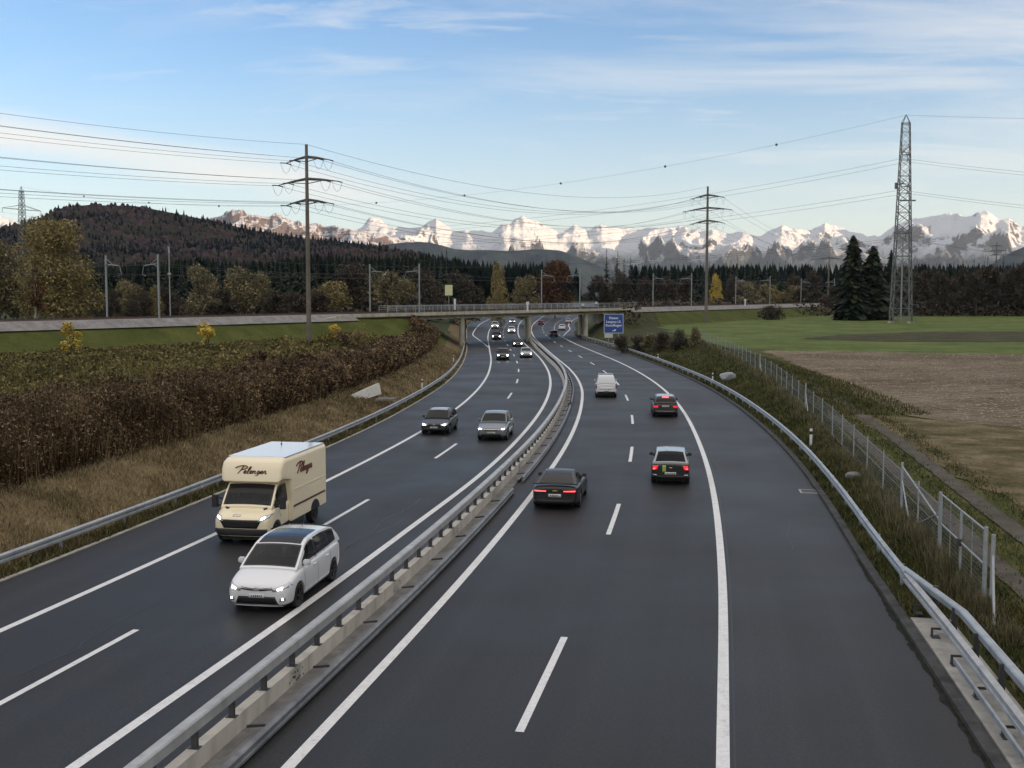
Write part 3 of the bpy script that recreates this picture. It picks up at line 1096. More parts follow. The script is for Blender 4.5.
# the wooded hill west of the valley, out of view on the right: it keeps the low sun off the road
m = forest_cover('west_hill_forest', [(.35, (.02, .025, .015)), (.65, (.05, .055, .035))])
yy = np.linspace(-2600, 1750, 90)
xx = np.concatenate([np.linspace(850, 1400, 24), np.linspace(1450, 2600, 10)])
XX, YY = np.meshgrid(xx, yy)
prof = sm((XX - 850) / 520) * np.clip(1 - (XX - 1400) / 1300, 0, 1)
ends = sm((YY + 2600) / 500) * sm((1750 - YY) / 320)
ZZ = 2 + (500 * (.86 + .24 * fbm(YY / 500, XX / 500, 4, 3))) * prof * ends
I = np.arange(XX.size).reshape(XX.shape)
F = np.stack([I[:-1, :-1], I[:-1, 1:], I[1:, 1:], I[1:, :-1]], -1).reshape(-1, 4)
tag(np_mesh('hill', np.stack([XX, YY, ZZ], -1).reshape(-1, 3), F, m), kind='structure')

# ================================================================== the railway
M_BALLAST = ground_mat('ballast', [(.3, (.13, .125, .12)), (.5, (.23, .22, .215)), (.7, (.34, .33, .32))], .8, 5, .5)
M_RUST = simple('rail_steel', (.12, .085, .065), .55, metal=.5, var=.3)


def rail_sweep(name, prof, y0, y1, step, mat, kind='structure', parent=None):
    yy = np.append(np.arange(y0, y1, step), y1)
    fr = [(*rail_pt(y, 0), RNRM.x, RNRM.y) for y in yy]
    q = MB()
    q.sweep(prof, fr)
    o = q.build(name, mat)
    if kind:
        tag(o, kind=kind)
    return o


# section: positive lateral is the camera side
bed = [(-7.0, -1.2), (-5.2, -.22), (-.3, -.16), (.3, -.16), (5.2, -.22), (7.0, -1.2)]
A0, A1 = 180.2, 250.8                                     # bridge abutments, measured at the near edge
rail_sweep('railway_ballast', bed, 20, A0 - 3, 6, M_BALLAST)
rail_sweep('railway_ballast', bed, A1 + 3, 640, 6, M_BALLAST)
for c in (-1.9, 1.9):
    for g in (-.75, .75):
        l = c + g
        rail_sweep('railway_track', [(l - .07, -.22), (l - .03, -.02), (l - .04, .02), (l + .04, .02), (l + .03, -.02), (l + .07, -.22)], 20, 640, 10, M_RUST)

# ================================================================== the railway bridge
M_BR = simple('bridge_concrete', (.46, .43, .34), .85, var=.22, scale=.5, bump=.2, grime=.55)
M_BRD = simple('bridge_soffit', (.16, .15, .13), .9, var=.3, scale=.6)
br = empty('railway_bridge', (float(rail_x(215)), 215, 0))
tag(br, 'low pale concrete railway bridge with steel railings spanning the motorway', 'bridge')


def bpart(name, prof, mat, y0=A0 - 3, y1=A1 + 3, step=6):
    yy = np.append(np.arange(y0, y1, step), y1)
    q = MB()
    q.sweep(prof, [(*rail_pt(y, 0), RNRM.x, RNRM.y) for y in yy])
    return local(q.build(name, mat), br)


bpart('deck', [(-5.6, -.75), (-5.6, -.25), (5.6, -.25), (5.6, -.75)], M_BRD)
bpart('edge_beam', [(5.45, -.80), (5.45, -.2), (6.05, -.2), (6.05, -.70), (5.95, -.80)], M_BR)
bpart('edge_beam', [(-5.45, -.80), (-5.45, -.2), (-6.05, -.2), (-6.05, -.70), (-5.95, -.80)], M_BR)
for l in (-4.0, -1.3, 1.5, 4.6):
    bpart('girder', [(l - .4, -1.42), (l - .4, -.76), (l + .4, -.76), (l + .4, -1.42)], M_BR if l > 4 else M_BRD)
for sgn in (-1, 1):
    q = MB()
    yy = np.append(np.arange(184 if sgn > 0 else 193, A1 + 6, 2.0), A1 + 6)
    P = [rail_pt(y, sgn * 5.75, 0) for y in yy]
    for h in (.95, .62, .3):
        q.tube([p + Vector((0, 0, h)) for p in P], .045 if h > .9 else .028, 6)
    for p in P:
        q.bar(p + Vector((0, 0, -.22)), p + Vector((0, 0, .97)), .07, .07)
    local(q.build('railing', STEEL_P), br)
for r in (-.0463, .0157, .068):
    y1 = (151.95 - 5.3) / (.687 - r)
    p1 = Vector((r * y1, y1, 0))
    for dy in (0, 13.5):
        p = Vector((p1.x - .02 * dy, p1.y + dy, 0))
        zt = float(rail_z(p.y - (p.x - rail_x(p.y)) * RNRM.x * RNRM.y)) - 1.42
        z0 = zr(p.y) - .3
        q = MB()
        q.lathe([(.58, z0), (.58, z0 + 1.2), (.50, z0 + 1.25), (.50, zt - .12), (.62, zt - .1), (.62, zt)], 20, Matrix.Translation((p.x, p.y, 0)))
        local(q.build('column', M_BR, smooth=True), br)
for y0, sg in ((A0 - 4.5, 1), (A1 + 4.5, -1)):
    q = MB()
    a, b_ = rail_pt(y0, 6.1, -.9), rail_pt(y0, -6.1, -.9)
    q.bar((a.x, a.y, a.z - 1.2), (b_.x, b_.y, b_.z - 1.2), 1.8, 3.6)
    local(q.build('abutment', M_BR), br)
    q = MB()
    c = rail_pt(y0 - sg * 1.2, 6.15, -1.2)
    d = rail_pt(y0 - sg * 5, 6.3, -1.6)
    q.bar((c.x, c.y, c.z - .3), (d.x, d.y, d.z - .5), .45, 2.4)
    local(q.build('wing_wall', M_BR), br)

# ---- catenary masts
M_MAST = simple('mast_zinc', (.30, .32, .32), .5, metal=.4, var=.15, scale=1)
M_INS = simple('insulator', (.10, .06, .045), .35)


def mast(name, arm=1):
    root = empty(name)
    q = MB()
    q.bar((0, 0, -.9), (0, 0, 8.6), .17, .2)
    q.build('pole', M_MAST, root)
    q = MB()                                   # arm reaches along local +x, out over the track
    q.tube([(0, 0, 7.4), (3.1, 0, 7.15)], .06, 6)
    q.tube([(0, 0, 8.2), (1.6, 0, 7.3)], .035, 6)
    q.tube([(0, 0, 6.9), (.9, 0, 7.3)], .035, 6)
    q.tube([(3.0, 0, 7.2), (3.4, 0, 6.0), (2.6, 0, 5.75)], .035, 6)
    ca = q.build('cantilever', M_MAST, root)
    q = MB()
    for x in (.3, 2.9):
        q.lathe([(.05, -.22), (.11, -.14), (.05, -.07), (.11, 0), (.05, .07), (.11, .14), (.05, .22)], 8, Matrix.Translation((x, 0, 7.36 - x * .08)) @ Matrix.Rotation(R(92), 4, 'Y'))
    q.build('insulator', M_INS, ca)
    return root


mast0 = mast('catenary_mast')
ang_n = math.atan2(RNRM.y, RNRM.x)
first = True
for px_, off, lab in ((108, -4.3, 'grey catenary mast across the tracks, left one of the pair at the far left'), (160, 4.3, 'grey catenary mast nearer the road, right one of the pair at the far left'),
                      (370.5, -4.3, 'grey catenary mast across the tracks, first one right of the wooden pole'), (419.7, 4.3, 'grey catenary mast on the near side, at the left end of the bridge'),
                      (541.5, -4.3, 'grey catenary mast on the far side of the bridge near its middle'), (579.7, 4.3, 'grey catenary mast on the near side of the bridge, left of the blue sign'),
                      (652.6, -4.3, 'grey catenary mast across the tracks, first one right of the bridge'), (690.9, 4.3, 'grey catenary mast just left of the second tall pole'),
                      (735, -4.3, 'grey catenary mast just right of the second tall pole'), (769, 4.3, 'grey catenary mast beside the round embankment bush'),
                      (800, -4.3, 'small far catenary mast left of the two spruces'), (833, 4.3, 'small far catenary mast touching the left spruce')):
    r_ = (px_ - 512) / FPX
    y0 = (151.95 - .824 * off - .566 * r_ * off) / (.687 - r_)
    mm = mast0 if first else copy_tree(mast0)
    first = False
    mm.location = rail_pt(y0, off, -.25)
    mm.rotation_euler = (0, 0, ang_n + (math.pi if off > 0 else 0))
    tag(mm, lab, 'mast', 'catenary masts along the railway')
# contact wires
M_WIRE = simple('cable', (.04, .04, .042), .5, metal=.3, var=.1)


def sag_pts(a, b_, s, n=24):
    a, b_ = Vector(a), Vector(b_)
    return [a.lerp(b_, t / n) - Vector((0, 0, 4 * s * (t / n) * (1 - t / n))) for t in range(n + 1)]


for off in (-1.9, 1.9):
    q = MB()
    for h, s in ((7.2, .9), (5.7, 0)):
        pts = []
        for k in range(-1, 7):
            y = 150 * (1 + .3114 * k)
            a, b_ = rail_pt(y, off, h), rail_pt(150 * (1 + .3114 * (k + 1)), off, h)
            q.tube(sag_pts(a, b_, s, 8), .018, 4, cap=False)
    o = q.build('contact_wire', M_WIRE)
    tag(o, 'thin overhead contact wire above the %s railway track' % ('near' if off > 0 else 'far'), 'wire', 'overhead wires of the railway')

# ================================================================== pylons and power lines
M_WOOD = simple('weathered_pole', (.15, .13, .10), .85, var=.25, scale=.6, grime=.4)
M_ARM = simple('crossarm_steel', (.085, .085, .085), .6, metal=.3, var=.2)
LD1 = Vector((73.3, 122)).normalized()
LN1 = Vector((LD1.y, -LD1.x, 0))
P1 = Vector((-26.3, 140, 0))
P2 = Vector((47.0, 262, 0))
P3 = Vector((104.5, 358, 0))
P0 = Vector((-99.6, 18, 0))


def wood_pole(name, loc, z0, ztop, arms, s=1.0, ang=None):
    """tall pole with three pairs of drooping arms"""
    root = empty(name, (loc.x, loc.y, z0))
    H = ztop - z0
    q = MB()
    q.tube([(0, 0, -.5), (0, 0, H * .5), (0, 0, H)], [.33 * s, .27 * s, .19 * s], 14)
    q.build('pole', M_WOOD, root, smooth=True)
    n = LN1 if ang is None else Vector((math.cos(ang), math.sin(ang), 0))
    tips = []
    for z, hw in arms:
        h = z - z0
        q = MB()
        pts = [n * (-hw) + Vector((0, 0, h - .45 * s)), n * (-hw * .5) + Vector((0, 0, h - .1 * s)), Vector((0, 0, h + .12 * s)), n * (hw * .5) + Vector((0, 0, h - .1 * s)), n * hw + Vector((0, 0, h - .45 * s))]
        q.tube(pts, [.05 * s, .13 * s, .2 * s, .13 * s, .05 * s], 6)
        q.tube([n * (-hw * .55) + Vector((0, 0, h - .22 * s)), Vector((0, 0, h - .5 * s)), n * (hw * .55) + Vector((0, 0, h - .22 * s))], .06 * s, 5)
        ar = q.build('crossarm', M_ARM, root)
        q = MB()
        for sd in (-1, 1):
            for fr in ((1.0, .62) if hw > 4 else (1.0, .55)):
                c = n * (sd * hw * fr) + Vector((0, 0, h - .45 * s * fr))
                lo = c + Vector((0, 0, -.05)) + LD1.to_3d() * 1.0
                lo2 = c + Vector((0, 0, -.05)) - LD1.to_3d() * 1.0
                q.tube([c, lo], .06 * s, 5)
                q.tube([c, lo2], .06 * s, 5)
                dip = c + Vector((0, 0, -1.35 * s))
                q.tube([lo, lo * .55 + dip * .45 - Vector((0, 0, .35)), dip, lo2 * .55 + dip * .45 - Vector((0, 0, .35)), lo2], .022, 4)
                tips.append(Vector((loc.x, loc.y, z0)) + c)
        q.build('insulator', M_INS, ar)
    return root, tips


def zpx(row, y): return CAM_H + (304 - row) / FPX * y


g1 = ground_z(P1.x, P1.y)
r1, t1 = wood_pole('utility_pole', P1, g1, zpx(147, 140), [(zpx(160, 140), 3.55), (zpx(181.5, 140), 5.0), (zpx(202, 140), 3.6)])
tag(r1, 'tall weathered wooden power pole with three crossarms on the left embankment', 'power pole')
g2 = ground_z(P2.x, P2.y)
r2, t2 = wood_pole('utility_pole', P2, g2, zpx(188, 262), [(zpx(197, 262), 3.9), (zpx(209.5, 262), 5.9), (zpx(222, 262), 4.0)], 1.25)
tag(r2, 'tall pale power pole with three crossarms in the meadow right of the bridge', 'power pole')
g3 = ground_z(P3.x, P3.y)
r3, t3 = wood_pole('utility_pole', P3, g3, zpx(256, 358), [(zpx(258.5, 358), 4.5)], .9)
tag(r3, 'shorter dark power pole with one crossarm left of the two tall spruces', 'power pole')
r0, t0 = wood_pole('utility_pole', P0, 3.0, 30.0, [(27.5, 3.55), (24.0, 5.0), (21.0, 3.6)])
tag(r0, 'tall wooden power pole beyond the left edge', 'power pole')
P4 = Vector((pix(993.5, 520), 520, 0))
r4, t4 = wood_pole('utility_pole', P4, ground_z(P4.x, P4.y), zpx(243, 520), [(zpx(246, 520), 3.4), (zpx(251, 520), 6), (zpx(255, 520), 3.4)], 1.1)
tag(r4, 'distant power pole above the brown trees at the far right', 'power pole')
t0 = [a for a in t0]


def wire_obj(name, spans, label, group, r=.028):
    for a, b_, s in spans:
        q = MB()
        q.tube(sag_pts(a, b_, s, 30), r, 4, cap=False)
        o = q.build(name, M_WIRE, fix=False)
        tag(o, label, 'power line', group)


sh = Vector((0, 0, -.05))
wire_obj('power_line', [(t0[i] + sh, t1[i] + sh, 2.6) for i in range(12)] + [(P0 + Vector((0, 0, 29.9)), P1 + Vector((0, 0, zpx(147, 140))), 3.4)],
         'dark power cable sagging from the tall wooden pole out to the left edge', 'cables from the wooden pole to the left', .016)
wire_obj('power_line', [(t1[i] + sh, t2[i] + sh, 5.0) for i in range(12)] + [(P1 + Vector((0, 0, zpx(147, 140))), P2 + Vector((0, 0, zpx(188, 262))), 4.5)],
         'dark power cable sagging between the two tall power poles', 'cables between the two tall poles', .02)
wire_obj('power_line', [(t2[4 * k + j] + sh, t3[j] + sh, 2.0) for k in range(3) for j in (0, 2)],
         'thin cable dropping from the second tall pole to the shorter one', 'cables to the shorter pole', .024)

# ---- lattice towers
M_LAT = simple('lattice_steel', (.16, .17, .165), .6, metal=.45, var=.25, scale=.4)


def lattice(name, loc, z0, ztop, wb, wt, levels, arms, adir, rb=.16):
    root = empty(name, (loc.x, loc.y, z0))
    H = ztop - z0
    a = math.atan2(adir.y, adir.x)
    rot = Matrix.Rotation(a, 4, 'Z')

    def W(h):
        k = h / H
        return (wb + (wt - wb) * min(1, k / .96)) / 2 if k < .96 else max(.05, wt / 2 * (1 - (k - .96) / .05))
    hs = [0]
    while hs[-1] < H * .96:
        hs.append(min(H * .96, hs[-1] + max(1.5, W(hs[-1]) * 1.55)))
    cs = [(-1, -1), (1, -1), (1, 1), (-1, 1)]

    def P(c, h): return rot @ Vector((cs[c][0] * W(h), cs[c][1] * W(h), h))
    for c in range(4):
        q = MB()
        for h0, h1 in zip(hs[:-1], hs[1:]):
            q.bar(P(c, h0), P(c, h1), rb * 1.5 * (1 - .5 * h0 / H))
        q.bar(P(c, hs[-1]), rot @ Vector((0, 0, H)), rb * .7)
        q.build('leg', M_LAT, root)
        q = MB()
        for i, (h0, h1) in enumerate(zip(hs[:-1], hs[1:])):
            d = (c + 1) % 4
            k = rb * .8 * (1 - .35 * h0 / H)
            q.bar(P(c, h0), P(d, h1), k)
            q.bar(P(d, h0), P(c, h1), k)
            if i % 2 == 0:
                q.bar(P(c, h1), P(d, h1), k * 1.2)
        q.build('bracing', M_LAT, root)
        q = MB()
        p = P(c, 0)
        q.box((p.x, p.y, 0), (.9, .9, .8), a, taper=.7)
        q.build('footing', CONC, root)
    tips = []
    for z, hw in arms:
        h = z - z0
        row = []
        for sd in (-1, 1):
            q = MB()
            tip = rot @ Vector((sd * hw, 0, h))
            for yy in (-1, 1):
                q.bar(rot @ Vector((sd * W(h), yy * W(h), h)), tip, rb * .9)
                q.bar(rot @ Vector((sd * W(h), yy * W(h), h + 1.6)), tip, rb * .7)
            for k in (.35, .65):
                b0 = rot @ Vector((sd * (W(h) + (hw - W(h)) * k), -W(h) * (1 - k), h))
                b1 = rot @ Vector((sd * (W(h) + (hw - W(h)) * k), W(h) * (1 - k), h))
                q.bar(b0, b1, rb * .6)
            row.append(Vector((loc.x, loc.y, z0)) + tip)
            q.tube([tip, tip - Vector((0, 0, 1.6))], .09, 5)
            q.build('crossarm', M_LAT, root)
        tips.append(row)
    return root, tips


T1 = Vector((95.6, 266, 0))
T0 = Vector((-192.0, 427, 0))
LDIR = (T1 - T0).normalized()
AD = Vector((-LDIR.y, LDIR.x, 0))
tz0 = ground_z(T1.x, T1.y)
rt, tt1 = lattice('lattice_tower', T1, tz0, 53.9, 4.6, 1.8, 0, [(44.6, 3.6), (37.0, 4.4), (25.6, 3.8)], AD)
tag(rt, 'tall steel lattice transmission tower standing in the green meadow', 'pylon')
q = MB()
for k in range(4):
    q.bar((1.6 + .05 * k, -2.2, 18.5 + 5.5 * k - 14), (3.4, -2.2, 18.5 + 5.5 * k - 14), .1)
q.build('step_bracket', M_LAT, rt)
q = MB()
q.box((-2.35, -1.2, 33.2), (.7, .5, 1.5))
q.build('antenna_box', M_LAT, rt)
q = MB()
q.box((.2, -2.0, 29.6), (3.8, .3, .35))
q.build('service_beam', M_LAT, rt)
q = MB()
q.tube([(0, 0, 0), (0, 0, 21)], .22, 8)
q.build('cable_duct', M_MAST, rt)
rt0, tt0 = lattice('lattice_tower', T0, 3.0, 54.0, 4.6, 1.3, 0, [(45.0, 8.6)], AD, .17)
tag(rt0, 'distant steel lattice tower with one wide crossarm behind the golden tree', 'pylon')
pts0 = [T0 + Vector((0, 0, 53.9)), T1 + Vector((0, 0, 53.8))]
wire_obj('earth_wire', [(pts0[0], pts0[1], 14)], 'long earth wire with dark marker balls sagging between the lattice towers', None, .022)
sp = sag_pts(pts0[0], pts0[1], 14, 1000)
for px_, lab in ((88, 'above the wooded hill near its left shoulder'), (152.7, 'over the crest of the wooded hill'), (222, 'beside the pink rocky ridge'), (378, 'above the left snow peak'), (465, 'above the second snow peak'),
                 (560, 'above the highest white summit'), (663, 'between the summit and the second pole'), (773, 'nearest the lattice tower')):
    p = min(sp, key=lambda v: abs(512 + v.x / v.y * FPX - px_))
    q = MB()
    q.lathe([(.05, -.33), (.24, -.25), (.34, 0), (.24, .25), (.05, .33)], 10, Matrix.Translation(p))
    tag(q.build('marker_ball', M_INS, smooth='all'), 'dark marker ball on the earth wire ' + lab, 'marker ball', 'marker balls on the earth wire')
zs0 = [tt0[0][0], tt0[0][1]]
for k, zoff in enumerate((0, -3.0, -6.0)):
    for j in (0, 1):
        a = tt0[0][j] * 1.0
        a = T0 + (a - T0) * (1 if k == 0 else .7)
        a.z = 43.4 + zoff
        b_ = tt1[k][j] + Vector((0, 0, -1.6))
        wire_obj('power_line', [(a, b_, 12.5 - k)], 'long high voltage cable sagging from the far lattice tower to the near one', 'cables between the lattice towers', .026)
        c = Vector(b_) + LDIR * 250 + Vector((0, 0, -6))
        wire_obj('power_line', [(b_, c, 11)], 'high voltage cable leaving the lattice tower towards the right edge', 'cables right of the lattice tower', .024)
wire_obj('power_line', [(pts0[1], pts0[1] + LDIR * 250, 8)], 'thin earth wire leaving the top of the lattice tower to the right', None, .022)
c = T1 + LDIR * 250
rtr, _ = lattice('lattice_tower', c, 3, 53.9, 6.6, 1.7, 0, [(39.0, 3.6), (31.5, 4.4), (20.2, 3.8)], AD)
tag(rtr, 'steel lattice transmission tower beyond the right edge of the view', 'pylon')
# cables of the far tower going left
for j in (0, 1):
    a = tt0[0][j] + Vector((0, 0, -1.6))
    wire_obj('power_line', [(a, a - LDIR * 300, 11)], 'cable leaving the far lattice tower to the left edge', 'cables left of the far tower', .035)

# thin mast left, signal panel, posts beside the tracks
p = rail_pt(168, -7.5)
M_PANEL = simple('signal_panel', (.6, .62, .33), .5, var=.08)
sp_ = empty('signal_panel', (pix(449, 240), 240, float(rail_z(228)) - .6))
tag(sp_, 'pale yellow rectangular railway panel on a thin post beyond the bridge', 'panel')
q = MB(); q.bar((0, 0, 0), (0, 0, 3.6), .12, .12); q.build('post', M_MAST, sp_)
q = MB(); q.box((0, 0, 4.6), (1.65, .12, 2.3)); q.build('panel', M_PANEL, sp_)
q = MB()
zz = ground_z(-44, 140)
tm = empty('antenna_mast', (pix(171, 190), 190, 4.5))
tag(tm, 'very thin grey radio mast behind the railway left of the wooden pole', 'mast')
q = MB(); q.tube([(0, 0, -2), (0, 0, 12.7)], [.14, .09], 8); q.build('pole', M_MAST, tm)
q = MB(); q.lathe([(.2, 8.6), (.32, 8.7), (.32, 8.95), (.2, 9.05)], 10); q.build('collar', STEEL_P, tm)
q = MB(); q.tube([(0, 0, 12.5), (0, 0, 13.6)], .17, 8); q.build('antenna', STEEL_P, tm)
for px_, yy_, lab in ((455, 216, 'white square post standing on the bridge left of the middle'), (527.5, 205, 'small white relay post by the railing in the middle of the bridge'), (744.5, 300, 'short white marker post on the railway right of the second pole')):
    x = pix(px_, yy_)
    z = float(rail_z(yy_ - (x - rail_x(yy_)) * RNRM.x * RNRM.y)) - .25
    q = MB()
    if px_ < 500:
        q.box((x, yy_, z + 1.1), (.42, .3, 2.6))
    else:
        q.box((x, yy_, z + .7), (.32, .25, 1.5))
        q.box((x, yy_, z + 1.55), (.6, .2, .5))
    o = q.build('white_post', simple('white_board', (.62, .63, .63), .5, var=.06))
    tag(o, lab, 'post')

# ================================================================== fence, gate, posts, sign
M_ZINC = simple('fence_zinc', (.34, .36, .365), .5, metal=.35, var=.15)


def wire_mesh_mat():
    m, nt, b = new_mat('wire_mesh')
    b.inputs['Base Color'].default_value = (.28, .29, .29, 1)
    b.inputs['Metallic'].default_value = .4
    uv = nt.n('ShaderNodeUVMap').outputs[0]
    s = nt.n('ShaderNodeSeparateXYZ', {0: uv})
    g = None
    for k in (0, 1):
        f = nt.math('LESS_THAN', nt.math('FRACT', nt.math('MULTIPLY', s.outputs[k], 8.0)), .09)
        g = f if g is None else nt.math('MAXIMUM', g, f)
    lk(nt, g, b.inputs['Alpha'])
    return m


M_MESH = wire_mesh_mat()


def mesh_panel(name, pts, h0, h1, parent):
    """woven wire between posts: pts along the ground"""
    V, F, U = [], [], []
    d = 0
    for i, p in enumerate(pts):
        p = Vector(p)
        if i:
            d += (p - Vector(pts[i - 1])).length
        V += [p + Vector((0, 0, h0)), p + Vector((0, 0, h1))]
        U += [(d, 0), (d, h1 - h0)]
    for i in range(len(pts) - 1):
        F.append((2 * i, 2 * i + 2, 2 * i + 3, 2 * i + 1))
    o = np_mesh(name, np.array([tuple(v) for v in V]), np.array(F), M_MESH)
    uv = o.data.uv_layers.new(name='UVMap')
    uv.data.foreach_set('uv', np.array(U, dtype=np.float32)[np.array(F).ravel()].ravel())
    return local(o, parent)


fy = [36.2, 39.2] + list(np.arange(43.2, 176, 4.2))
fp = [Vector((float(fence_x(y)), y, ground_z(float(fence_x(y)), y))) for y in fy]
fence = empty('wire_fence', fp[0])
tag(fence, 'long wire mesh fence on thin steel posts between the verge and the dirt track', 'fence')
for i, p in enumerate(fp):
    q = MB()
    strong = i in (1, 9, 17)
    q.tube([p - Vector((0, 0, .2)), p + Vector((0, 0, 1.9 if strong else 1.75))], .05 if strong else .03, 8)
    if strong:
        d = (fp[i] - fp[i - 1]).normalized()
        q.tube([p + Vector((0, 0, 1.25)), p - d * 1.6 + Vector((0, 0, 0))], .028, 6)
    local(q.build('post', M_ZINC), fence)
gp = [Vector((float(fence_x(32.9)), 32.9, 0)), Vector((float(fence_x(27.6)), 27.6, 0)), Vector((float(fence_x(26.9)), 26.9, 0)), Vector((float(fence_x(24)), 24, 0))]
for p in gp:
    p.z = ground_z(p.x, p.y)
mesh_panel('wire_mesh', [gp[0]] + fp, .05, 1.62, fence)
q = MB()
for h in (1.6, .9, .15):
    q.tube([p + Vector((0, 0, h)) for p in [gp[0]] + fp], .006, 4, cap=False)
local(q.build('tension_wire', M_ZINC), fence)
gate = empty('gate', gp[0])
tag(gate, 'galvanised double leaf mesh gate in the fence at the right edge', 'gate')
for i, (p, h) in enumerate(((gp[0], 2.0), (gp[1], 2.05), (gp[2], 2.0))):
    q = MB()
    q.tube([p - Vector((0, 0, .2)), p + Vector((0, 0, h))], .055, 10)
    local(q.build('post', M_ZINC), gate)
q = MB()
q.tube([fp[0] + Vector((0, 0, .3)), gp[0] + Vector((0, 0, 1.35))], .026, 6)
q.tube([fp[1] + Vector((0, 0, 1.75)), gp[0] + Vector((0, 0, 1.1))], .03, 6)
q.tube([gp[2] + Vector((0, 0, 1.5)), Vector((gp[3].x, 25.6, gp[2].z + .05))], .032, 6)
local(q.build('brace', M_ZINC), gate)
dg_ = (gp[1] - gp[0])
for a, b_ in ((.03, .49), (.51, .97)):
    A_, B_ = gp[0] + dg_ * a, gp[0] + dg_ * b_
    q = MB()
    for h in (.12, 1.05, 1.95):
        q.tube([A_ + Vector((0, 0, h)), B_ + Vector((0, 0, h))], .026, 6)
    for p in (A_, B_):
        q.tube([p + Vector((0, 0, .1)), p + Vector((0, 0, 1.96))], .028, 6)
    m_ = (A_ + B_) / 2
    q.tube([m_ + Vector((0, 0, .1)), m_ + Vector((0, 0, 1.95))], .012, 6)
    leaf = local(q.build('gate_leaf', M_ZINC), gate)
    n = M_MESH
q = MB()
c_ = gp[0] + dg_ * .5
q.box((c_.x - .06, c_.y - .04, c_.z + 1.05), (.1, .14, .2))
local(q.build('lock', STEEL_D), gate)
mesh_panel('wire_mesh', [gp[0] + dg_ * .03, gp[0] + dg_ * .49], .12, 1.95, gate)
mesh_panel('wire_mesh', [gp[0] + dg_ * .51, gp[0] + dg_ * .97], .12, 1.95, gate)

# delineator posts
M_WHITE = simple('white_plastic', (.72, .73, .72), .5, var=.05)
M_BLK = simple('black_band', (.02, .02, .02), .5)


def delineator(x, y, label):
    z = ground_z(x, y)
    root = empty('delineator_post', (x, y, z))
    tag(root, label, 'marker post', 'white marker posts beside the road')
    q = MB()
    q.prism([(-.06, -.05), (.06, -.05), (.075, .0), (0, .06), (-.075, 0)], 'z', -.1, .95)
    q.prism([(-.06, -.05), (.06, -.05), (.06, .02), (-.06, .02)], 'z', .95, 1.0)
    q.build('post', M_WHITE, root)
    q = MB()
    q.prism([(-.064, -.055), (.064, -.055), (.08, .0), (0, .066), (-.08, 0)], 'z', .68, .86)
    q.build('band', M_BLK, root)


for y, off, lab in ((58.8, 1.35, 'white marker post behind the right guard rail, the nearest one'), (109, 1.25, 'white marker post behind the right guard rail near the white rock'),
                    (150, 1.2, 'white marker post behind the right guard rail halfway to the sign'), (196, 1.3, 'white marker post behind the right guard rail just below the blue sign')):
    delineator(float(LK(y)) + off, y, lab)
for y, off, lab in ((101, 1.3, 'white marker post behind the left guard rail above the culvert'), (147, 1.3, 'white marker post behind the left guard rail near the bridge')):
    delineator(float(LE(y)) - off, y, lab)

# blue exit sign
sy = 197.0
sx = pix(613.5, sy)
sg = empty('road_sign', (sx, sy, ground_z(sx, sy)))
tag(sg, 'blue motorway exit sign with white lettering and arrow beside the right lane', 'road sign')
M_BLUE = simple('sign_blue', (.008, .06, .28), .45, var=.06)
zc_ = zpx(323.5, sy) - sg.location.z
q = MB(); q.box((0, 0, zc_), (3.55, .1, 3.5)); q.build('plate', M_BLUE, sg)
q = MB()
for a in (-1, 1):
    q.box((a * 1.72, -.06, zc_), (.07, .02, 3.5))
    q.box((0, -.061, zc_ + a * 1.72), (3.37, .02, .07))
q.build('border', M_WHITE, sg)
for txt, dz, s in (('Kiesen', .92, .62), ('Langnau i.E.', .25, .58), ('Konolfingen', -.42, .6)):
    cu_ = bpy.data.curves.new('lettering', 'FONT')
    cu_.body = txt
    cu_.size = s
    cu_.align_x = 'CENTER'
    cu_.extrude = .008
    cu_.offset = .012
    tmp = bpy.data.objects.new('tmp', cu_)
    COL.objects.link(tmp)
    me = bpy.data.meshes.new_from_object(tmp.evaluated_get(bpy.context.evaluated_depsgraph_get()))
    bpy.data.objects.remove(tmp)
    me.name = 'lettering'
    me.materials.clear()
    me.materials.append(M_WHITE)
    o = bpy.data.objects.new('lettering', me)
    COL.objects.link(o)
    o.parent = sg
    o.rotation_euler = (math.pi / 2, 0, 0)
    o.location = (0, -.07, zc_ + dz - .1)
q = MB()
q.prism([(-.1, -.62), (-.02, -.50), (.28, -.42), (.2, -.34), (.62, -.28), (.5, -.62), (.4, -.54), (.12, -.64)], 'y', -.075, -.06)
o = q.build('arrow', M_WHITE, sg)
o.location = (-.15, 0, zc_ - .75)
q = MB()
q.bar((-.9, .1, -.3), (-.9, .1, zc_ + 1.6), .14, .14)
q.bar((.9, .1, -.3), (.9, .1, zc_ + 1.6), .14, .14)
q.build('post', M_MAST, sg)
q = MB(); q.box((-.9, 0, zc_ - 2.2), (1.5, .06, .75)); q.build('lower_plate', simple('pale_plate', (.5, .53, .5), .5, var=.05), sg)

# culvert headwall left, pale boulder right
cx0, cy0 = float(LE(84)) - 3.1, 84.0
cv = empty('culvert', (cx0, cy0, ground_z(cx0, cy0)))
tag(cv, 'slanted white concrete headwall of a culvert in the dry grass verge', 'culvert')
q = MB()
q.prism([(-1.7, -.15), (1.75, .25), (1.75, 1.15), (-2.1, .45)], 'y', -.14, .14)
o = q.build('headwall', simple('white_concrete', (.6, .585, .53), .85, var=.12, grime=.25), cv)
o.rotation_euler = (R(-14), 0, R(62))
q = MB()
q.box((1.5, .3, .02), (1.5, .5, .16), R(8))
q.box((1.4, -.5, .0), (1.5, .5, .12), R(8))
q.build('channel_slab', CONC_D, cv)


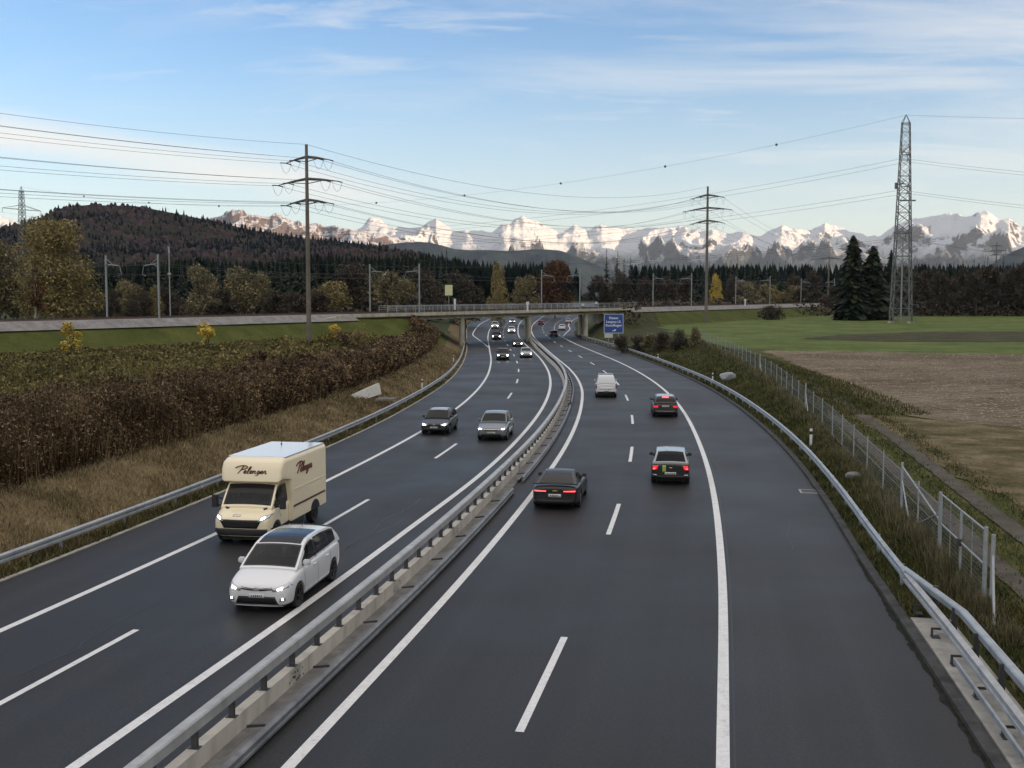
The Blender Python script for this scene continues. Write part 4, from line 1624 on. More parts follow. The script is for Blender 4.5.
def boulder(name, c, s, mat, seed):
    bm = bmesh.new()
    bmesh.ops.create_icosphere(bm, subdivisions=3, radius=1)
    rr = np.random.default_rng(seed)
    pl_ = [(Vector(rr.normal(0, 1, 3)).normalized(), rr.uniform(.62, .9)) for _ in range(9)]
    for v in bm.verts:
        for n, d in pl_:
            e = v.co.dot(n) - d
            if e > 0:
                v.co -= n * e
        v.co = Vector((v.co.x * s[0], v.co.y * s[1], v.co.z * s[2]))
    me = bpy.data.meshes.new(name)
    bm.to_mesh(me)
    bm.free()
    me.materials.append(mat)
    o = bpy.data.objects.new(name, me)
    COL.objects.link(o)
    o.location = c
    return o


bx, by = pix(727, 106.5), 106.5
tag(boulder('rock', (bx, by, ground_z(bx, by) + .5), (.95, .6, .52), simple('pale_rock', (.27, .28, .29), .9, var=.2), 4), 'big pale grey rock on the verge below the wire fence', 'rock')
bx, by = pix(856.5, 47.2), 47.2
tag(boulder('rock', (bx, by, ground_z(bx, by) + .1), (.42, .3, .24), CONC_D, 5), 'small grey stone in the grass by the fence posts', 'rock')
# low pale barrier wall beyond the bridge

# ================================================================== the air
m = bpy.data.materials.new('air')
m.use_nodes = True
t_ = m.node_tree
t_.nodes.clear()
ou = t_.nodes.new('ShaderNodeOutputMaterial')
pv = t_.nodes.new('ShaderNodeVolumePrincipled')
pv.inputs['Color'].default_value = (.66, .82, 1.0, 1)
pv.inputs['Density'].default_value = HAZE
pv.inputs['Anisotropy'].default_value = .25
t_.links.new(pv.outputs[0], ou.inputs['Volume'])
q = MB()
q.box((0, 5500, 545), (15000, 16500, 1130))
tag(q.build('haze', m), kind='stuff')
# ================================================================== vehicles
def paint(name, col, rough=.28, metal=0.0, coat=.8):
    m, nt, b = new_mat(name)
    tc = nt.n('ShaderNodeTexCoord').outputs['Object']
    sp = nt.n('ShaderNodeSeparateXYZ', {0: tc})
    # road film thrown up low on the sides
    lowd = nt.n('ShaderNodeMapRange', {'Value': sp.outputs[2], 'From Min': .75, 'From Max': .2}).outputs[0]
    nz = nt.noise(nt.mapping(tc, (2, 2, 5)), 2.2, 5, .7)
    k = nt.math('MULTIPLY', lowd, nt.math('MULTIPLY', nz, .45))
    lk(nt, nt.mix(k, col, (.09, .085, .078)), b.inputs['Base Color'])
    b.inputs['Metallic'].default_value = metal
    lk(nt, nt.math('MULTIPLY_ADD', k, .5, rough), b.inputs['Roughness'])
    b.inputs['Coat Weight'].default_value = coat
    b.inputs['Coat Roughness'].default_value = .07
    return m


P_WHITE = paint('paint_white', (.74, .75, .76))
P_BLACK = paint('paint_black', (.006, .006, .007), .35, coat=.3)
P_NAVY = paint('paint_dark_blue', (.006, .008, .013), .35, coat=.4)
P_GREY = paint('paint_grey', (.17, .19, .205), metal=.35)
P_SILVER = paint('paint_silver', (.42, .43, .44), metal=.4)
P_ANTH = paint('paint_anthracite', (.03, .027, .028), metal=.2, coat=.4)
P_CREAM = paint('paint_cream', (.88, .78, .55), .35, coat=.4)
P_ROOFW = paint('paint_roof_white', (.70, .72, .76), .35)
P_LIME = paint('paint_lime', (.36, .50, .08))
M_GLASS = simple('car_glass', (.006, .008, .010), .08, var=.2, spec=.28)
m, nt, b = new_mat('windscreen')
b.inputs['Base Color'].default_value = (.008, .011, .014, 1)
b.inputs['Roughness'].default_value = .06
b.inputs['Specular IOR Level'].default_value = .3
b.inputs['Alpha'].default_value = .86
M_SCREEN = m
M_TYRE = simple('tyre_rubber', (.016, .016, .017), .85, var=.25)
M_RIM = simple('alloy', (.34, .35, .36), .35, metal=.8, var=.1)
M_RIMD = simple('dark_alloy', (.04, .04, .042), .4, metal=.6, var=.1)
M_PLAST = simple('black_plastic', (.02, .02, .021), .55, var=.2)
M_GRILLE = simple('grille_black', (.008, .008, .009), .4, var=.3)
M_CHROME = simple('chrome', (.6, .61, .62), .15, metal=1, var=.05)
M_PLATE = simple('plate_white', (.62, .63, .62), .5, var=.05)
M_INK = simple('plate_ink', (.05, .05, .05), .5)
M_SEAT = simple('seat_cloth', (.03, .03, .033), .9)
M_LAMP = emit('headlamp', (1.0, .95, .86), 9)
M_DRL = emit('running_lamp', (1.0, .97, .93), .12)
M_FOG = emit('fog_lamp', (1.0, .9, .74), 6)
M_TAIL = emit('tail_lamp', (.7, .02, .03), .28)
M_TAILD = simple('tail_lens', (.16, .01, .012), .2, var=.1)
M_BRAKE = emit('brake_lamp', (1.0, .08, .09), .95)
M_REFL = simple('lamp_glass', (.55, .57, .6), .12, metal=.6, var=.1)


def apply_mods(o):
    dg = bpy.context.evaluated_depsgraph_get()
    me = bpy.data.meshes.new_from_object(o.evaluated_get(dg))
    o.modifiers.clear()
    old = o.data
    o.data = me
    me.name = old.name
    bpy.data.meshes.remove(old)


def bvh_of(o):
    me = o.data
    return BVHTree.FromPolygons([v.co.copy() for v in me.vertices], [tuple(p.vertices) for p in me.polygons])


def patch(bvh, corners, axis, sgn, nu=8, nv=4, off=.007, q=None, mi=0):
    """a panel laid on the bodywork. corners: 4 (a, z) pairs in order; axis 'y' projects along y (a is x), 'x' along x (a is y)"""
    q = q or MB()
    c = [Vector(p) for p in corners]
    pts = []
    for j in range(nv + 1):
        for i in range(nu + 1):
            u, v = i / nu, j / nv
            p = (c[0] * (1 - u) + c[1] * u) * (1 - v) + (c[3] * (1 - u) + c[2] * u) * v
            o = Vector((p.x, 6 * sgn, p.y)) if axis == 'y' else Vector((6 * sgn, p.x, p.y))
            d = Vector((0, -sgn, 0)) if axis == 'y' else Vector((-sgn, 0, 0))
            h = bvh.ray_cast(o, d)
            if h[0] is None:
                pts.append(None)
            else:
                n = h[1] if h[1].dot(d) < 0 else -h[1]
                pts.append(h[0] + n * off)
    idx = {}
    vs, fs = [], []
    for k, p in enumerate(pts):
        if p is not None:
            idx[k] = len(vs)
            vs.append(p)
    for j in range(nv):
        for i in range(nu):
            f = [j * (nu + 1) + i, j * (nu + 1) + i + 1, (j + 1) * (nu + 1) + i + 1, (j + 1) * (nu + 1) + i]
            if all(k in idx for k in f):
                P = [pts[k] for k in f]
                if max((P[a] - P[(a + 1) % 4]).length for a in range(4)) < .45:
                    fs.append(tuple(idx[k] for k in f))
    # give it an edge so that it is a thin moulding rather than a film
    n0 = len(vs)
    cnt = {}
    for f in fs:
        for a in range(4):
            e = (f[a], f[(a + 1) % 4])
            cnt[tuple(sorted(e))] = cnt.get(tuple(sorted(e)), []) + [e]
    inner = {}
    dv = Vector((0, -sgn, 0)) if axis == 'y' else Vector((-sgn, 0, 0))
    for e in cnt.values():
        if len(e) == 1:
            a, b_ = e[0]
            for k in (a, b_):
                if k not in inner:
                    inner[k] = len(vs)
                    vs.append(vs[k] + dv * (off * 1.6))
            fs.append((b_, a, inner[a], inner[b_]))
    q.add(vs, fs, mi)
    return q


def mirx(c): return [(-a, z) for a, z in c]


_wheel = {}


def wheel_proto(r, w, rimm, spokes=5):
    key = (r, w, rimm.name, spokes)
    if key in _wheel:
        return _wheel[key]
    M = Matrix.Rotation(R(90), 4, 'Y')
    q = MB()
    a = r * .64
    q.lathe([(a, -w * .42), (r * .93, -w / 2), (r * .985, -w * .42), (r, -w * .25), (r, w * .25), (r * .985, w * .42), (r * .93, w / 2), (a, w * .42)], 28, M, cap=False)
    tyre = q
    q = MB()
    q.lathe([(a * 1.02, w * .44), (a * .93, w * .40), (a * .88, w * .18), (.02, w * .12)], 24, M, mi=1, cap=False)
    q.lathe([(a * 1.03, -w * .43), (.02, -w * .3)], 24, M, mi=1, cap=False)
    for k in range(spokes):
        t = 2 * math.pi * k / spokes
        for dt in (-.16, .16):
            p0 = Vector((w * .40, math.cos(t + dt * .4) * a * .12, math.sin(t + dt * .4) * a * .12))
            p1 = Vector((w * .40, math.cos(t + dt) * a * .96, math.sin(t + dt) * a * .96))
            q.bar(p0, p1, .035, .03)
    q.lathe([(a * .2, w * .36), (a * .2, w * .45), (.01, w * .46)], 12, M, cap=False)
    rim = q
    to = tyre.build('wheel', M_TYRE, smooth=True)
    ro = rim.build('rim', [rimm, M_PLAST], smooth=True)
    for o in (to, ro):
        COL.objects.unlink(o)
    _wheel[key] = (to.data, ro.data)
    bpy.data.objects.remove(to)
    bpy.data.objects.remove(ro)
    return _wheel[key]


def add_wheel(root, x, y, r, w, rimm, spokes=5):
    tm, rm = wheel_proto(r, w, rimm, spokes)
    o = bpy.data.objects.new('wheel', tm)
    COL.objects.link(o)
    o.parent = root
    o.location = (x, y, r)
    o.rotation_euler = (R(17) * y, 0, 0 if x > 0 else math.pi)
    o2 = bpy.data.objects.new('rim', rm)
    COL.objects.link(o2)
    o2.parent = o


class Car:
    """a vehicle in its own frame: +y forward, z up, the origin on the road under its middle"""

    def __init__(s, name, L, W, body_mat, stations, roof, belt=.93, wbelt=.93, wroof=.72, wheels=None, r=.32, tw=.21, rimm=None, detail=2, spokes=5, open_glass=False, crown=.035, roof_mat=None):
        s.root = empty(name)
        s.L, s.W = L, W
        hw = W / 2
        q = MB()
        rows = []
        for (f, wf, zt, zb) in stations:
            y = L / 2 - f * L
            w = hw * wf
            zs = zt - .07
            hh = zs - zb
            half = [(0, zb), (.72 * w, zb), (.93 * w, zb + .05), (.99 * w, zb + .16), (w, zb + hh * .5), (.995 * w, zs - .10), (.965 * w, zs), (.86 * w, zt), (.45 * w, zt + .015), (0, zt + .022)]
            ring = half + [(-a, z) for a, z in half[-2:0:-1]]
            rows.append([(a, y, z) for a, z in ring])
        n = len(rows[0])
        vs = [p for rw in rows for p in rw]
        fs = []
        for i in range(len(rows) - 1):
            for k in range(n):
                k2 = (k + 1) % n
                fs.append((i * n + k, i * n + k2, (i + 1) * n + k2, (i + 1) * n + k))
        for base in (0, (len(rows) - 1) * n):           # quad caps
            h = n // 2
            for k in range(h):
                a, b_ = k, k + 1
                c_, d_ = (n - k - 1) % n, (n - k) % n
                if k == 0:
                    fs.append((base, base + 1, base + n - 1))
                elif k == h - 1:
                    fs.append((base + k, base + h, base + n - k))
                else:
                    fs.append((base + a, base + b_, base + c_, base + d_))
        q.add(vs, fs)
        s.body = q.build('body', body_mat, s.root, smooth='all')
        s.body.modifiers.new('sub', 'SUBSURF').levels = detail
        apply_mods(s.body)
        s.bvh0 = bvh_of(s.body)
        s.wheels = wheels or [(L / 2 - .82), (-L / 2 + .85)]
        cq = MB()
        for y in s.wheels:
            for sg in (-1, 1):
                cq.lathe([(r * 1.15, -.16), (r * 1.15, .3)], 28, Matrix.Translation((sg * (hw - .12), y, r + .01)) @ Matrix.Rotation(sg * R(90), 4, 'Y'))
        co = cq.build('cutter', M_PLAST)
        bm_ = s.body.modifiers.new('b', 'BOOLEAN')
        bm_.object = co
        bm_.operation = 'DIFFERENCE'
        bm_.solver = 'EXACT'
        apply_mods(s.body)
        bpy.data.objects.remove(co)
        s.body.data.set_sharp_from_angle(angle=R(38))
        for y in s.wheels:
            for sg in (-1, 1):
                add_wheel(s.root, sg * (hw - tw / 2 - .012), y, r, tw, rimm or M_RIM, spokes)
        q = MB()
        for y in s.wheels:
            for sg in (-1, 1):
                q.lathe([(r * 1.13, 0), (r * 1.13, .03)], 20, Matrix.Translation((sg * (hw - .33), y, r + .012)) @ Matrix.Rotation(R(90), 4, 'Y'))
            q.box((0, y, r), (W * .8, .12, .12))
        q.box((0, 0, .22), (W * .72, L * .8, .1))
        q.build('underbody', M_PLAST, s.root)
        # ---- greenhouse
        s.roof = np.array(roof, float)                    # (y, z) from the foot of the windscreen back to the foot of the rear window
        yy = s.roof[::-1, 0]
        s.zt = lambda y: float(np.interp(y, yy, s.roof[::-1, 1]))
        s.belt, s.hb, s.hr = belt, hw * wbelt, hw * wroof
        s.zmax = max(s.roof[:, 1])
        s.crown = crown
        s.yF, s.yR = s.roof[0, 0], s.roof[-1, 0]
        s.hull(body_mat, open_glass, roof_mat)

    def zb(s, y): return s.belt if not callable(s.belt) else s.belt(y)

    def xs(s, y, z):
        t = (z - s.zb(y)) / max(.01, (s.zmax - s.zb(y)))
        t = max(0, min(1.1, t))
        plan = 1 - .05 * max(0, (abs(y - (s.yF + s.yR) / 2) / (abs(s.yF - s.yR) / 2))) ** 2
        return (s.hb + (s.hr - s.hb) * t ** 1.15) * plan

    def top(s, y, u):
        """point on the roof / screen: u in -1..1 across"""
        z = s.zt(y)
        x = s.xs(y, z) * u
        return Vector((x, y, z + s.crown * (1 - u * u)))

    def hull(s, mat, open_glass, roof_mat):
        ys_ = sorted(set(list(np.linspace(s.yF, s.yR, 34)) + list(s.roof[:, 0])), reverse=True)
        V, F, MI = [], [], []
        ks = [0, .33, .66, .9]
        us = list(np.linspace(1, -1, 15))
        for y in ys_:
            row = []
            zt = s.zt(y)
            z0 = s.zb(y) - .06
            side = [(s.xs(y, z0 + (zt - z0) * k), z0 + (zt - z0) * k) for k in ks]
            row += [(x, y, z) for x, z in side]
            row += [tuple(s.top(y, u)) for u in us]
            row += [(-x, y, z) for x, z in side[::-1]]
            V.append(row)
        n = len(V[0])
        flat = [p for r_ in V for p in r_]
        for i in range(len(V) - 1):
            for k in range(n - 1):
                F.append((i * n + k, i * n + k + 1, (i + 1) * n + k + 1, (i + 1) * n + k))
                MI.append(0)
        if open_glass:                                    # leave real openings behind the glass
            F2 = []
            for f in F:
                c = sum((Vector(flat[i]) for i in f), Vector()) / 4
                if s.yF - .06 > c.y > s.wsb[0] + .0 and abs(c.x) < s.xs(c.y, s.zt(c.y)) * .9 and c.z > s.zb(c.y):
                    continue
                ins = False
                for (ya, yb) in s.sidew:
                    if yb < c.y < ya and s.zb(c.y) + .04 < c.z < s.zt(c.y) - .10 and abs(c.x) >= s.xs(c.y, c.z) * .95:
                        ins = True
                if not ins:
                    F2.append(f)
            F = F2
        q = MB()
        q.add(flat, F)
        q.add([flat[(len(V) - 1) * n + k] for k in range(n)], [tuple(range(n))])
        q.add([flat[k] for k in range(n)], [tuple(range(n))])
        s.cab = q.build('roof', roof_mat or mat, s.root, smooth=True, fix=not open_glass)

    def glass_top(s, name, y0, y1, mat, wid=.93, off=.008, inset=0.0, u0=-1, u1=1):
        q = MB()
        n, m = 12, 14
        vs = []
        for i in range(n + 1):
            y = y0 + (y1 - y0) * i / n
            for k in range(m + 1):
                u = (u0 + (u1 - u0) * k / m) * wid
                p = s.top(y, u)
                e = 1e-3
                t1 = s.top(y + e, u) - s.top(y - e, u)
                t2 = s.top(y, u + e) - s.top(y, u - e)
                nn = t2.cross(t1).normalized()
                if nn.z < 0:
                    nn = -nn
                vs.append(p + nn * off)
        fs = [(i * (m + 1) + k, i * (m + 1) + k + 1, (i + 1) * (m + 1) + k + 1, (i + 1) * (m + 1) + k) for i in range(n) for k in range(m)]
        q.add(vs, fs)
        return q.build(name, mat, s.root, smooth='all')

    def side_windows(s, spans, mat, lo=.035, hi=.085, name='side_window'):
        for sg in (-1, 1):
            for (ya, yb) in spans:
                q = MB()
                n, m = 10, 4
                vs = []
                for i in range(n + 1):
                    y = ya + (yb - ya) * i / n
                    z0 = s.zb(y) + lo
                    z1 = max(z0 + .012, s.zt(y) - hi)
                    for k in range(m + 1):
                        z = z0 + (z1 - z0) * k / m
                        vs.append((sg * (s.xs(y, z) + .009), y, z))
                q.add(vs, [(i * (m + 1) + k, i * (m + 1) + k + 1, (i + 1) * (m + 1) + k + 1, (i + 1) * (m + 1) + k) for i in range(n) for k in range(m)])
                q.build(name, mat, s.root, smooth='all')

    def on(s, name, corners, axis, sgn, mat, both=True, nu=8, nv=4, off=.007, parent=None):
        out = []
        for c in ([corners, mirx(corners)] if both and axis == 'y' else [corners]):
            q = patch(s.bvh0, c, axis, sgn, nu, nv, off)
            if q.v:
                out.append(q.build(name, mat, parent or s.root, smooth='all'))
        return out

    def sides(s, name, corners, mat, nu=8, nv=3, off=.006):
        for sg in (-1, 1):
            q = patch(s.bvh0, corners, 'x', sg, nu, nv, off)
            if q.v:
                q.build(name, mat, s.root, smooth='all')

    def seams(s, lines, w=.012):
        for sg in (-1, 1):
            q = MB()
            for (a, b_) in lines:
                d = Vector((b_[0] - a[0], b_[1] - a[1])).normalized()
                nn = Vector((-d.y, d.x)) * w / 2
                patch(s.bvh0, [(a[0] - nn.x, a[1] - nn.y), (b_[0] - nn.x, b_[1] - nn.y), (b_[0] + nn.x, b_[1] + nn.y), (a[0] + nn.x, a[1] + nn.y)], 'x', sg, 6, 1, .003, q)
            if q.v:
                q.build('door_seam', M_GRILLE, s.root)

    def mirrors(s, y, z, mat, size=(.2, .13, .15), out=.11):
        for sg in (-1, 1):
            bm = bmesh.new()
            bmesh.ops.create_cube(bm, size=1)
            for v in bm.verts:
                k = .78 if v.co.y > 0 else 1
                v.co = Vector((v.co.x * size[0] * k, v.co.y * size[1], v.co.z * size[2] * k))
            bmesh.ops.bevel(bm, geom=bm.edges[:], offset=.03, segments=2, affect='EDGES')
            me = bpy.data.meshes.new('mirror')
            bm.to_mesh(me)
            bm.free()
            me.materials.append(mat)
            o = bpy.data.objects.new('mirror', me)
            COL.objects.link(o)
            o.parent = s.root
            x = s.xs(y, z - .05)
            o.location = (sg * (x + out), y, z)
            q = MB()
            q.bar((sg * (x - .02) - o.location.x, .02, -.06), (0, 0, -.03), .06, .04)
            q.build('mirror_foot', M_PLAST, o)

    def plate(s, sgn, z, w=.5, h=.11, x=0):
        o = s.on('number_plate', [(x - w / 2, z - h / 2), (x + w / 2, z - h / 2), (x + w / 2, z + h / 2), (x - w / 2, z + h / 2)], 'y', sgn, M_PLATE, both=False, nu=4, nv=2, off=.014)[0]
        q = MB()
        rr = random.Random(int(z * 100) + int(w * 50) + int(s.L * 100))
        xx = x - w * .36
        while xx < x + w * .36:
            ww = rr.uniform(.02, .04)
            patch(s.bvh0, [(xx, z - h * .28), (xx + ww, z - h * .28), (xx + ww, z + h * .28), (xx, z + h * .28)], 'y', sgn, 1, 1, .018, q)
            xx += ww + rr.uniform(.015, .035)
        q.build('plate_marks', M_INK, o)

    def place(s, x, y, rz, label, cat, group=None):
        s.root.location = (x, y, zr(y) + .002)
        pitch = math.atan2(zr(y + 2) - zr(y - 2), 4)
        back = abs(rz) > 1.7
        s.root.rotation_euler = (-pitch if back else pitch, 0, rz)
        tag(s.root, label, cat, group)
        return s.root


HATCH = [(0, .76, .62, .30), (.012, .86, .68, .24), (.04, .935, .735, .20), (.12, .985, .83, .18), (.25, 1.0, .935, .18), (.42, 1.0, .97, .18), (.65, 1.0, .99, .18), (.84, 1.0, 1.0, .19), (.94, .975, .97, .22), (.985, .90, .92, .27), (1.0, .80, .86, .33)]


def generic(name, L, W, H, mat, kind='hatch', rimm=None, detail=2, roof_mat=None, front=True, r=.32, blind=False):
    k = H / 1.46
    st = [(f, w, zt * k, zb * k) for f, w, zt, zb in HATCH]
    hl = L / 2
    if kind == 'suv':
        roof = [(hl - .27 * L, .99 * k), (hl - .42 * L, 1.40 * k), (hl - .5 * L, 1.45 * k), (hl - .65 * L, 1.46 * k), (hl - .88 * L, 1.41 * k), (hl - .945 * L, 1.25 * k), (hl - .985 * L, .95 * k)]
    elif kind == 'mini':
        roof = [(hl - .27 * L, .97 * k), (hl - .42 * L, 1.37 * k), (hl - .5 * L, 1.44 * k), (hl - .62 * L, 1.46 * k), (hl - .90 * L, 1.42 * k), (hl - .935 * L, 1.34 * k), (hl - .985 * L, .97 * k)]
    elif kind == 'van':
        roof = [(hl - .2 * L, .95 * k), (hl - .36 * L, 1.38 * k), (hl - .42 * L, 1.45 * k), (hl - .65 * L, 1.46 * k), (hl - .955 * L, 1.43 * k), (hl - .97 * L, 1.3 * k), (hl - .99 * L, .95 * k)]
    elif kind == 'wagon':
        roof = [(hl - .28 * L, .98 * k), (hl - .43 * L, 1.40 * k), (hl - .5 * L, 1.45 * k), (hl - .6 * L, 1.46 * k), (hl - .86 * L, 1.40 * k), (hl - .93 * L, 1.25 * k), (hl - .985 * L, .98 * k)]
    else:
        roof = [(hl - .25 * L, .97 * k), (hl - .42 * L, 1.39 * k), (hl - .5 * L, 1.45 * k), (hl - .62 * L, 1.46 * k), (hl - .84 * L, 1.38 * k), (hl - .92 * L, 1.22 * k), (hl - .98 * L, .97 * k)]
    c = Car(name, L, W, mat, st, roof, belt=.965 * k, r=r, rimm=rimm, detail=detail, roof_mat=roof_mat)
    n = len(roof)
    c.k = k
    c.glass_top('windscreen', roof[0][0] - .04, roof[1][0] + .04, M_GLASS, .91)
    if not blind:
        c.glass_top('rear_window', roof[-3][0] - .02, roof[-1][0] + (.02 if kind in ('mini', 'van') else .07) * k, M_GLASS, .88)
    y0, y1 = roof[0][0] - .28, roof[-2][0] + .12
    mid = y0 + (y1 - y0) * .45
    c.side_windows([(y0, mid + .04)] if blind else [(y0, mid + .04), (mid - .04, y1 + .35), (y1 + .28, y1)], M_GLASS)
    c.mirrors(roof[0][0] - .28, (.965 + .08) * k, mat)
    c.seams([((mid, .30 * k), (mid, .93 * k)), ((y0 + .05, .34 * k), (y0 + .05, .9 * k)), ((y1 + .3, .5 * k), (y1 + .3, .93 * k)), ((y0 + .05, .30 * k), (y1 + .45, .30 * k))])
    c.sides('door_handle', [(mid + .10, .80 * k), (mid + .28, .80 * k), (mid + .28, .83 * k), (mid + .10, .83 * k)], mat, 3, 1, .02)
    c.sides('sill_trim', [(c.wheels[0] - .42, .2 * k), (c.wheels[1] + .42, .2 * k), (c.wheels[1] + .42, .29 * k), (c.wheels[0] - .42, .29 * k)], M_PLAST, 8, 2, .006)
    return c


def front_fascia(c, lampm=M_LAMP, grille='slim', lamp=((.44, .66), (.80, .72), (.82, .60), (.46, .585)), fog=False):
    k, h = c.k, c.W / 1.8
    sc = lambda pts: [(a * h, z * k) for a, z in pts]
    c.on('lamp_housing', sc([(lamp[0][0] - .03, lamp[0][1] + .02), (lamp[1][0] + .02, lamp[1][1] + .03), (lamp[2][0] + .02, lamp[2][1] - .02), (lamp[3][0] - .03, lamp[3][1] - .02)]), 'y', 1, M_REFL, off=.006)
    l0 = Vector(lamp[0]); l1 = Vector(lamp[1]); l2 = Vector(lamp[2]); l3 = Vector(lamp[3])
    mid = (l0 + l1 + l2 + l3) / 4
    inner = [tuple(mid + (p - mid) * .45) for p in (l0, l1, l2, l3)]
    c.on('headlight', sc(inner), 'y', 1, lampm, off=.012)
    c.on('grille', sc([(-.40, .57), (.40, .57), (.42, .66), (-.42, .66)]), 'y', 1, M_GRILLE, both=False, nu=10)
    c.on('lower_grille', sc([(-.62, .27), (.62, .27), (.56, .41), (-.56, .41)]), 'y', 1, M_GRILLE, both=False, nu=14)
    c.plate(1, .47 * k, .46, .1)


def rear_fascia(c, lamps, lampm=M_TAIL, platez=.62, valance=True):
    k, h = c.k, c.W / 1.8
    sc = lambda pts: [(a * h, z * k) for a, z in pts]
    c.on('tail_light', sc(lamps), 'y', -1, lampm, off=.01)
    if valance:
        c.on('rear_valance', sc([(-.72, .28), (.72, .28), (.76, .42), (-.76, .42)]), 'y', -1, M_PLAST, both=False, nu=16)
    c.plate(-1, platez * k, .5, .11)


def heading(fx, y, oncoming): return tangent(fx, y) + (math.pi if oncoming else 0)


# ---- white people carrier, lower left
MPV = [(0, .74, .66, .30), (.01, .85, .73, .22), (.035, .935, .79, .17), (.10, .985, .89, .16), (.20, 1.0, 1.0, .16), (.36, 1.0, 1.06, .16), (.62, 1.0, 1.10, .17), (.84, 1.0, 1.13, .18), (.94, .975, 1.10, .22), (.985, .90, 1.04, .28), (1.0, .80, .96, .34)]
hl = 2.23


def mpv_belt(y): return 1.02 + .09 * (1.15 - y) / 3.2


Car.wsb = (.62, 0)
Car.sidew = [(.95, -.02), (-.08, -1.05), (-1.1, -1.75)]
c = Car('people_carrier', 4.46, 1.79, P_WHITE, MPV, [(1.42, 1.0), (1.0, 1.25), (.55, 1.50), (.25, 1.585), (-.1, 1.615), (-.7, 1.62), (-1.5, 1.57), (-1.75, 1.50), (-2.0, 1.28), (-2.16, 1.08)], belt=mpv_belt, wbelt=.945, wroof=.75, r=.325, rimm=M_RIMD, open_glass=True)
c.k = 1.0
c.glass_top('windscreen', 1.36, .60, M_SCREEN, .92)
c.glass_top('panoramic_roof', .56, -.75, M_GLASS, .86)
c.glass_top('rear_window', -1.78, -2.1, M_GLASS, .84)
c.glass_top('rear_spoiler', -1.62, -1.86, P_WHITE, .9, off=.04)
c.side_windows([(1.0, .02), (-.04, -1.02), (-1.08, -1.72)], M_SCREEN, lo=.05, hi=.10)
c.side_windows([(.03, -.05), (-1.01, -1.09)], M_PLAST, lo=.04, hi=.09, name='pillar_trim')
c.mirrors(.98, 1.10, P_WHITE, (.22, .15, .17))
c.seams([((-.03, .32), (-.03, .98)), ((1.02, .36), (1.02, .92)), ((-1.12, .62), (-1.1, 1.0)), ((1.02, .30), (-.98, .30))])
for y in (.12, -.92):
    c.sides('door_handle', [(y, .87), (y + .19, .87), (y + .19, .905), (y, .905)], P_WHITE, 3, 1, .025)
c.on('lamp_housing', [(.40, .66), (.80, .80), (.86, .70), (.46, .585)], 'y', 1, M_REFL, off=.006)
c.on('headlight', [(.56, .665), (.69, .705), (.70, .665), (.58, .63)], 'y', 1, M_LAMP, off=.013)
c.on('grille', [(.07, .60), (.43, .64), (.43, .70), (.09, .67)], 'y', 1, M_GRILLE)
c.on('grille_chrome', [(.07, .635), (.60, .69), (.60, .703), (.07, .65)], 'y', 1, M_CHROME, off=.012)
c.on('lower_grille', [(-.60, .24), (.60, .24), (.50, .46), (-.50, .46)], 'y', 1, M_GRILLE, both=False, nu=14)
c.on('front_lip', [(-.66, .185), (.66, .185), (.66, .225), (-.66, .225)], 'y', 1, P_WHITE, both=False, nu=14, off=.03)
c.on('fog_surround', [(.62, .33), (.78, .35), (.76, .46), (.64, .45)], 'y', 1, M_REFL)
c.on('fog_light', [(.68, .375), (.725, .38), (.722, .42), (.682, .415)], 'y', 1, M_FOG, off=.012)
c.plate(1, .475, .42, .095)
# oval badge
q = MB()
for k in range(24):
    a0, a1 = 2 * math.pi * k / 24, 2 * math.pi * (k + 1) / 24
    patch(c.bvh0, [(.075 * math.cos(a0), .655 + .05 * math.sin(a0)), (.075 * math.cos(a1), .655 + .05 * math.sin(a1)), (.06 * math.cos(a1), .655 + .038 * math.sin(a1)), (.06 * math.cos(a0), .655 + .038 * math.sin(a0))], 'y', 1, 1, 1, .015, q)
    patch(c.bvh0, [(.03 * math.cos(a0), .655 + .044 * math.sin(a0)), (.03 * math.cos(a1), .655 + .044 * math.sin(a1)), (.02 * math.cos(a1), .655 + .034 * math.sin(a1)), (.02 * math.cos(a0), .655 + .034 * math.sin(a0))], 'y', 1, 1, 1, .015, q)
q.build('badge', M_CHROME, c.root)
q = MB()
q.tube([(0, -1.2, 1.63), (0, -1.36, 1.78)], .008, 5)
q.build('aerial', M_PLAST, c.root)
q = MB()
q.box((0, .1, 1.075), (1.5, 2.2, .02))
q.box((0, 1.0, 1.06), (1.4, .5, .08))
q.build('dashboard', M_SEAT, c.root)
for x in (-.38, .38):
    q = MB()
    q.box((x, .02, 1.14), (.46, .16, .5), taper=.85)
    q.box((x, .0, 1.44), (.24, .1, .16), taper=.8)
    q.build('front_seat', M_SEAT, c.root)
mpv = c.place(-6.33, 30.0, heading(LC, 30, True) + R(1.5), 'white people carrier with black panoramic roof and lit headlights in the lower left lane', 'car')

# ---- cream box van behind it
VAN = [(0, .78, .86, .34), (.02, .88, .93, .30), (.06, .955, 1.0, .28), (.18, .99, 1.12, .28), (.34, 1.0, 1.24, .28), (.6, 1.0, 1.30, .30), (.9, 1.0, 1.30, .30), (1.0, .97, 1.30, .32)]
LT = 2.35                    # cab length
Car.wsb = (.30, 0)
Car.sidew = [(.42, -.55)]
c = Car('box_van', LT, 2.02, P_CREAM, VAN, [(.62, 1.22), (.3, 1.62), (.02, 1.93), (-.15, 1.98), (-1.15, 2.0)], belt=1.2, wbelt=.95, wroof=.86, wheels=[.42], r=.36, tw=.24, rimm=M_RIMD, open_glass=True)
c.k = 1.0
c.glass_top('windscreen', .58, .05, M_SCREEN, .93)
c.side_windows([(.36, -.62)], M_SCREEN, lo=-.05, hi=.14)
c.side_windows([(.42, .30), (-.60, -.70)], M_PLAST, lo=-.05, hi=.12, name='window_trim')
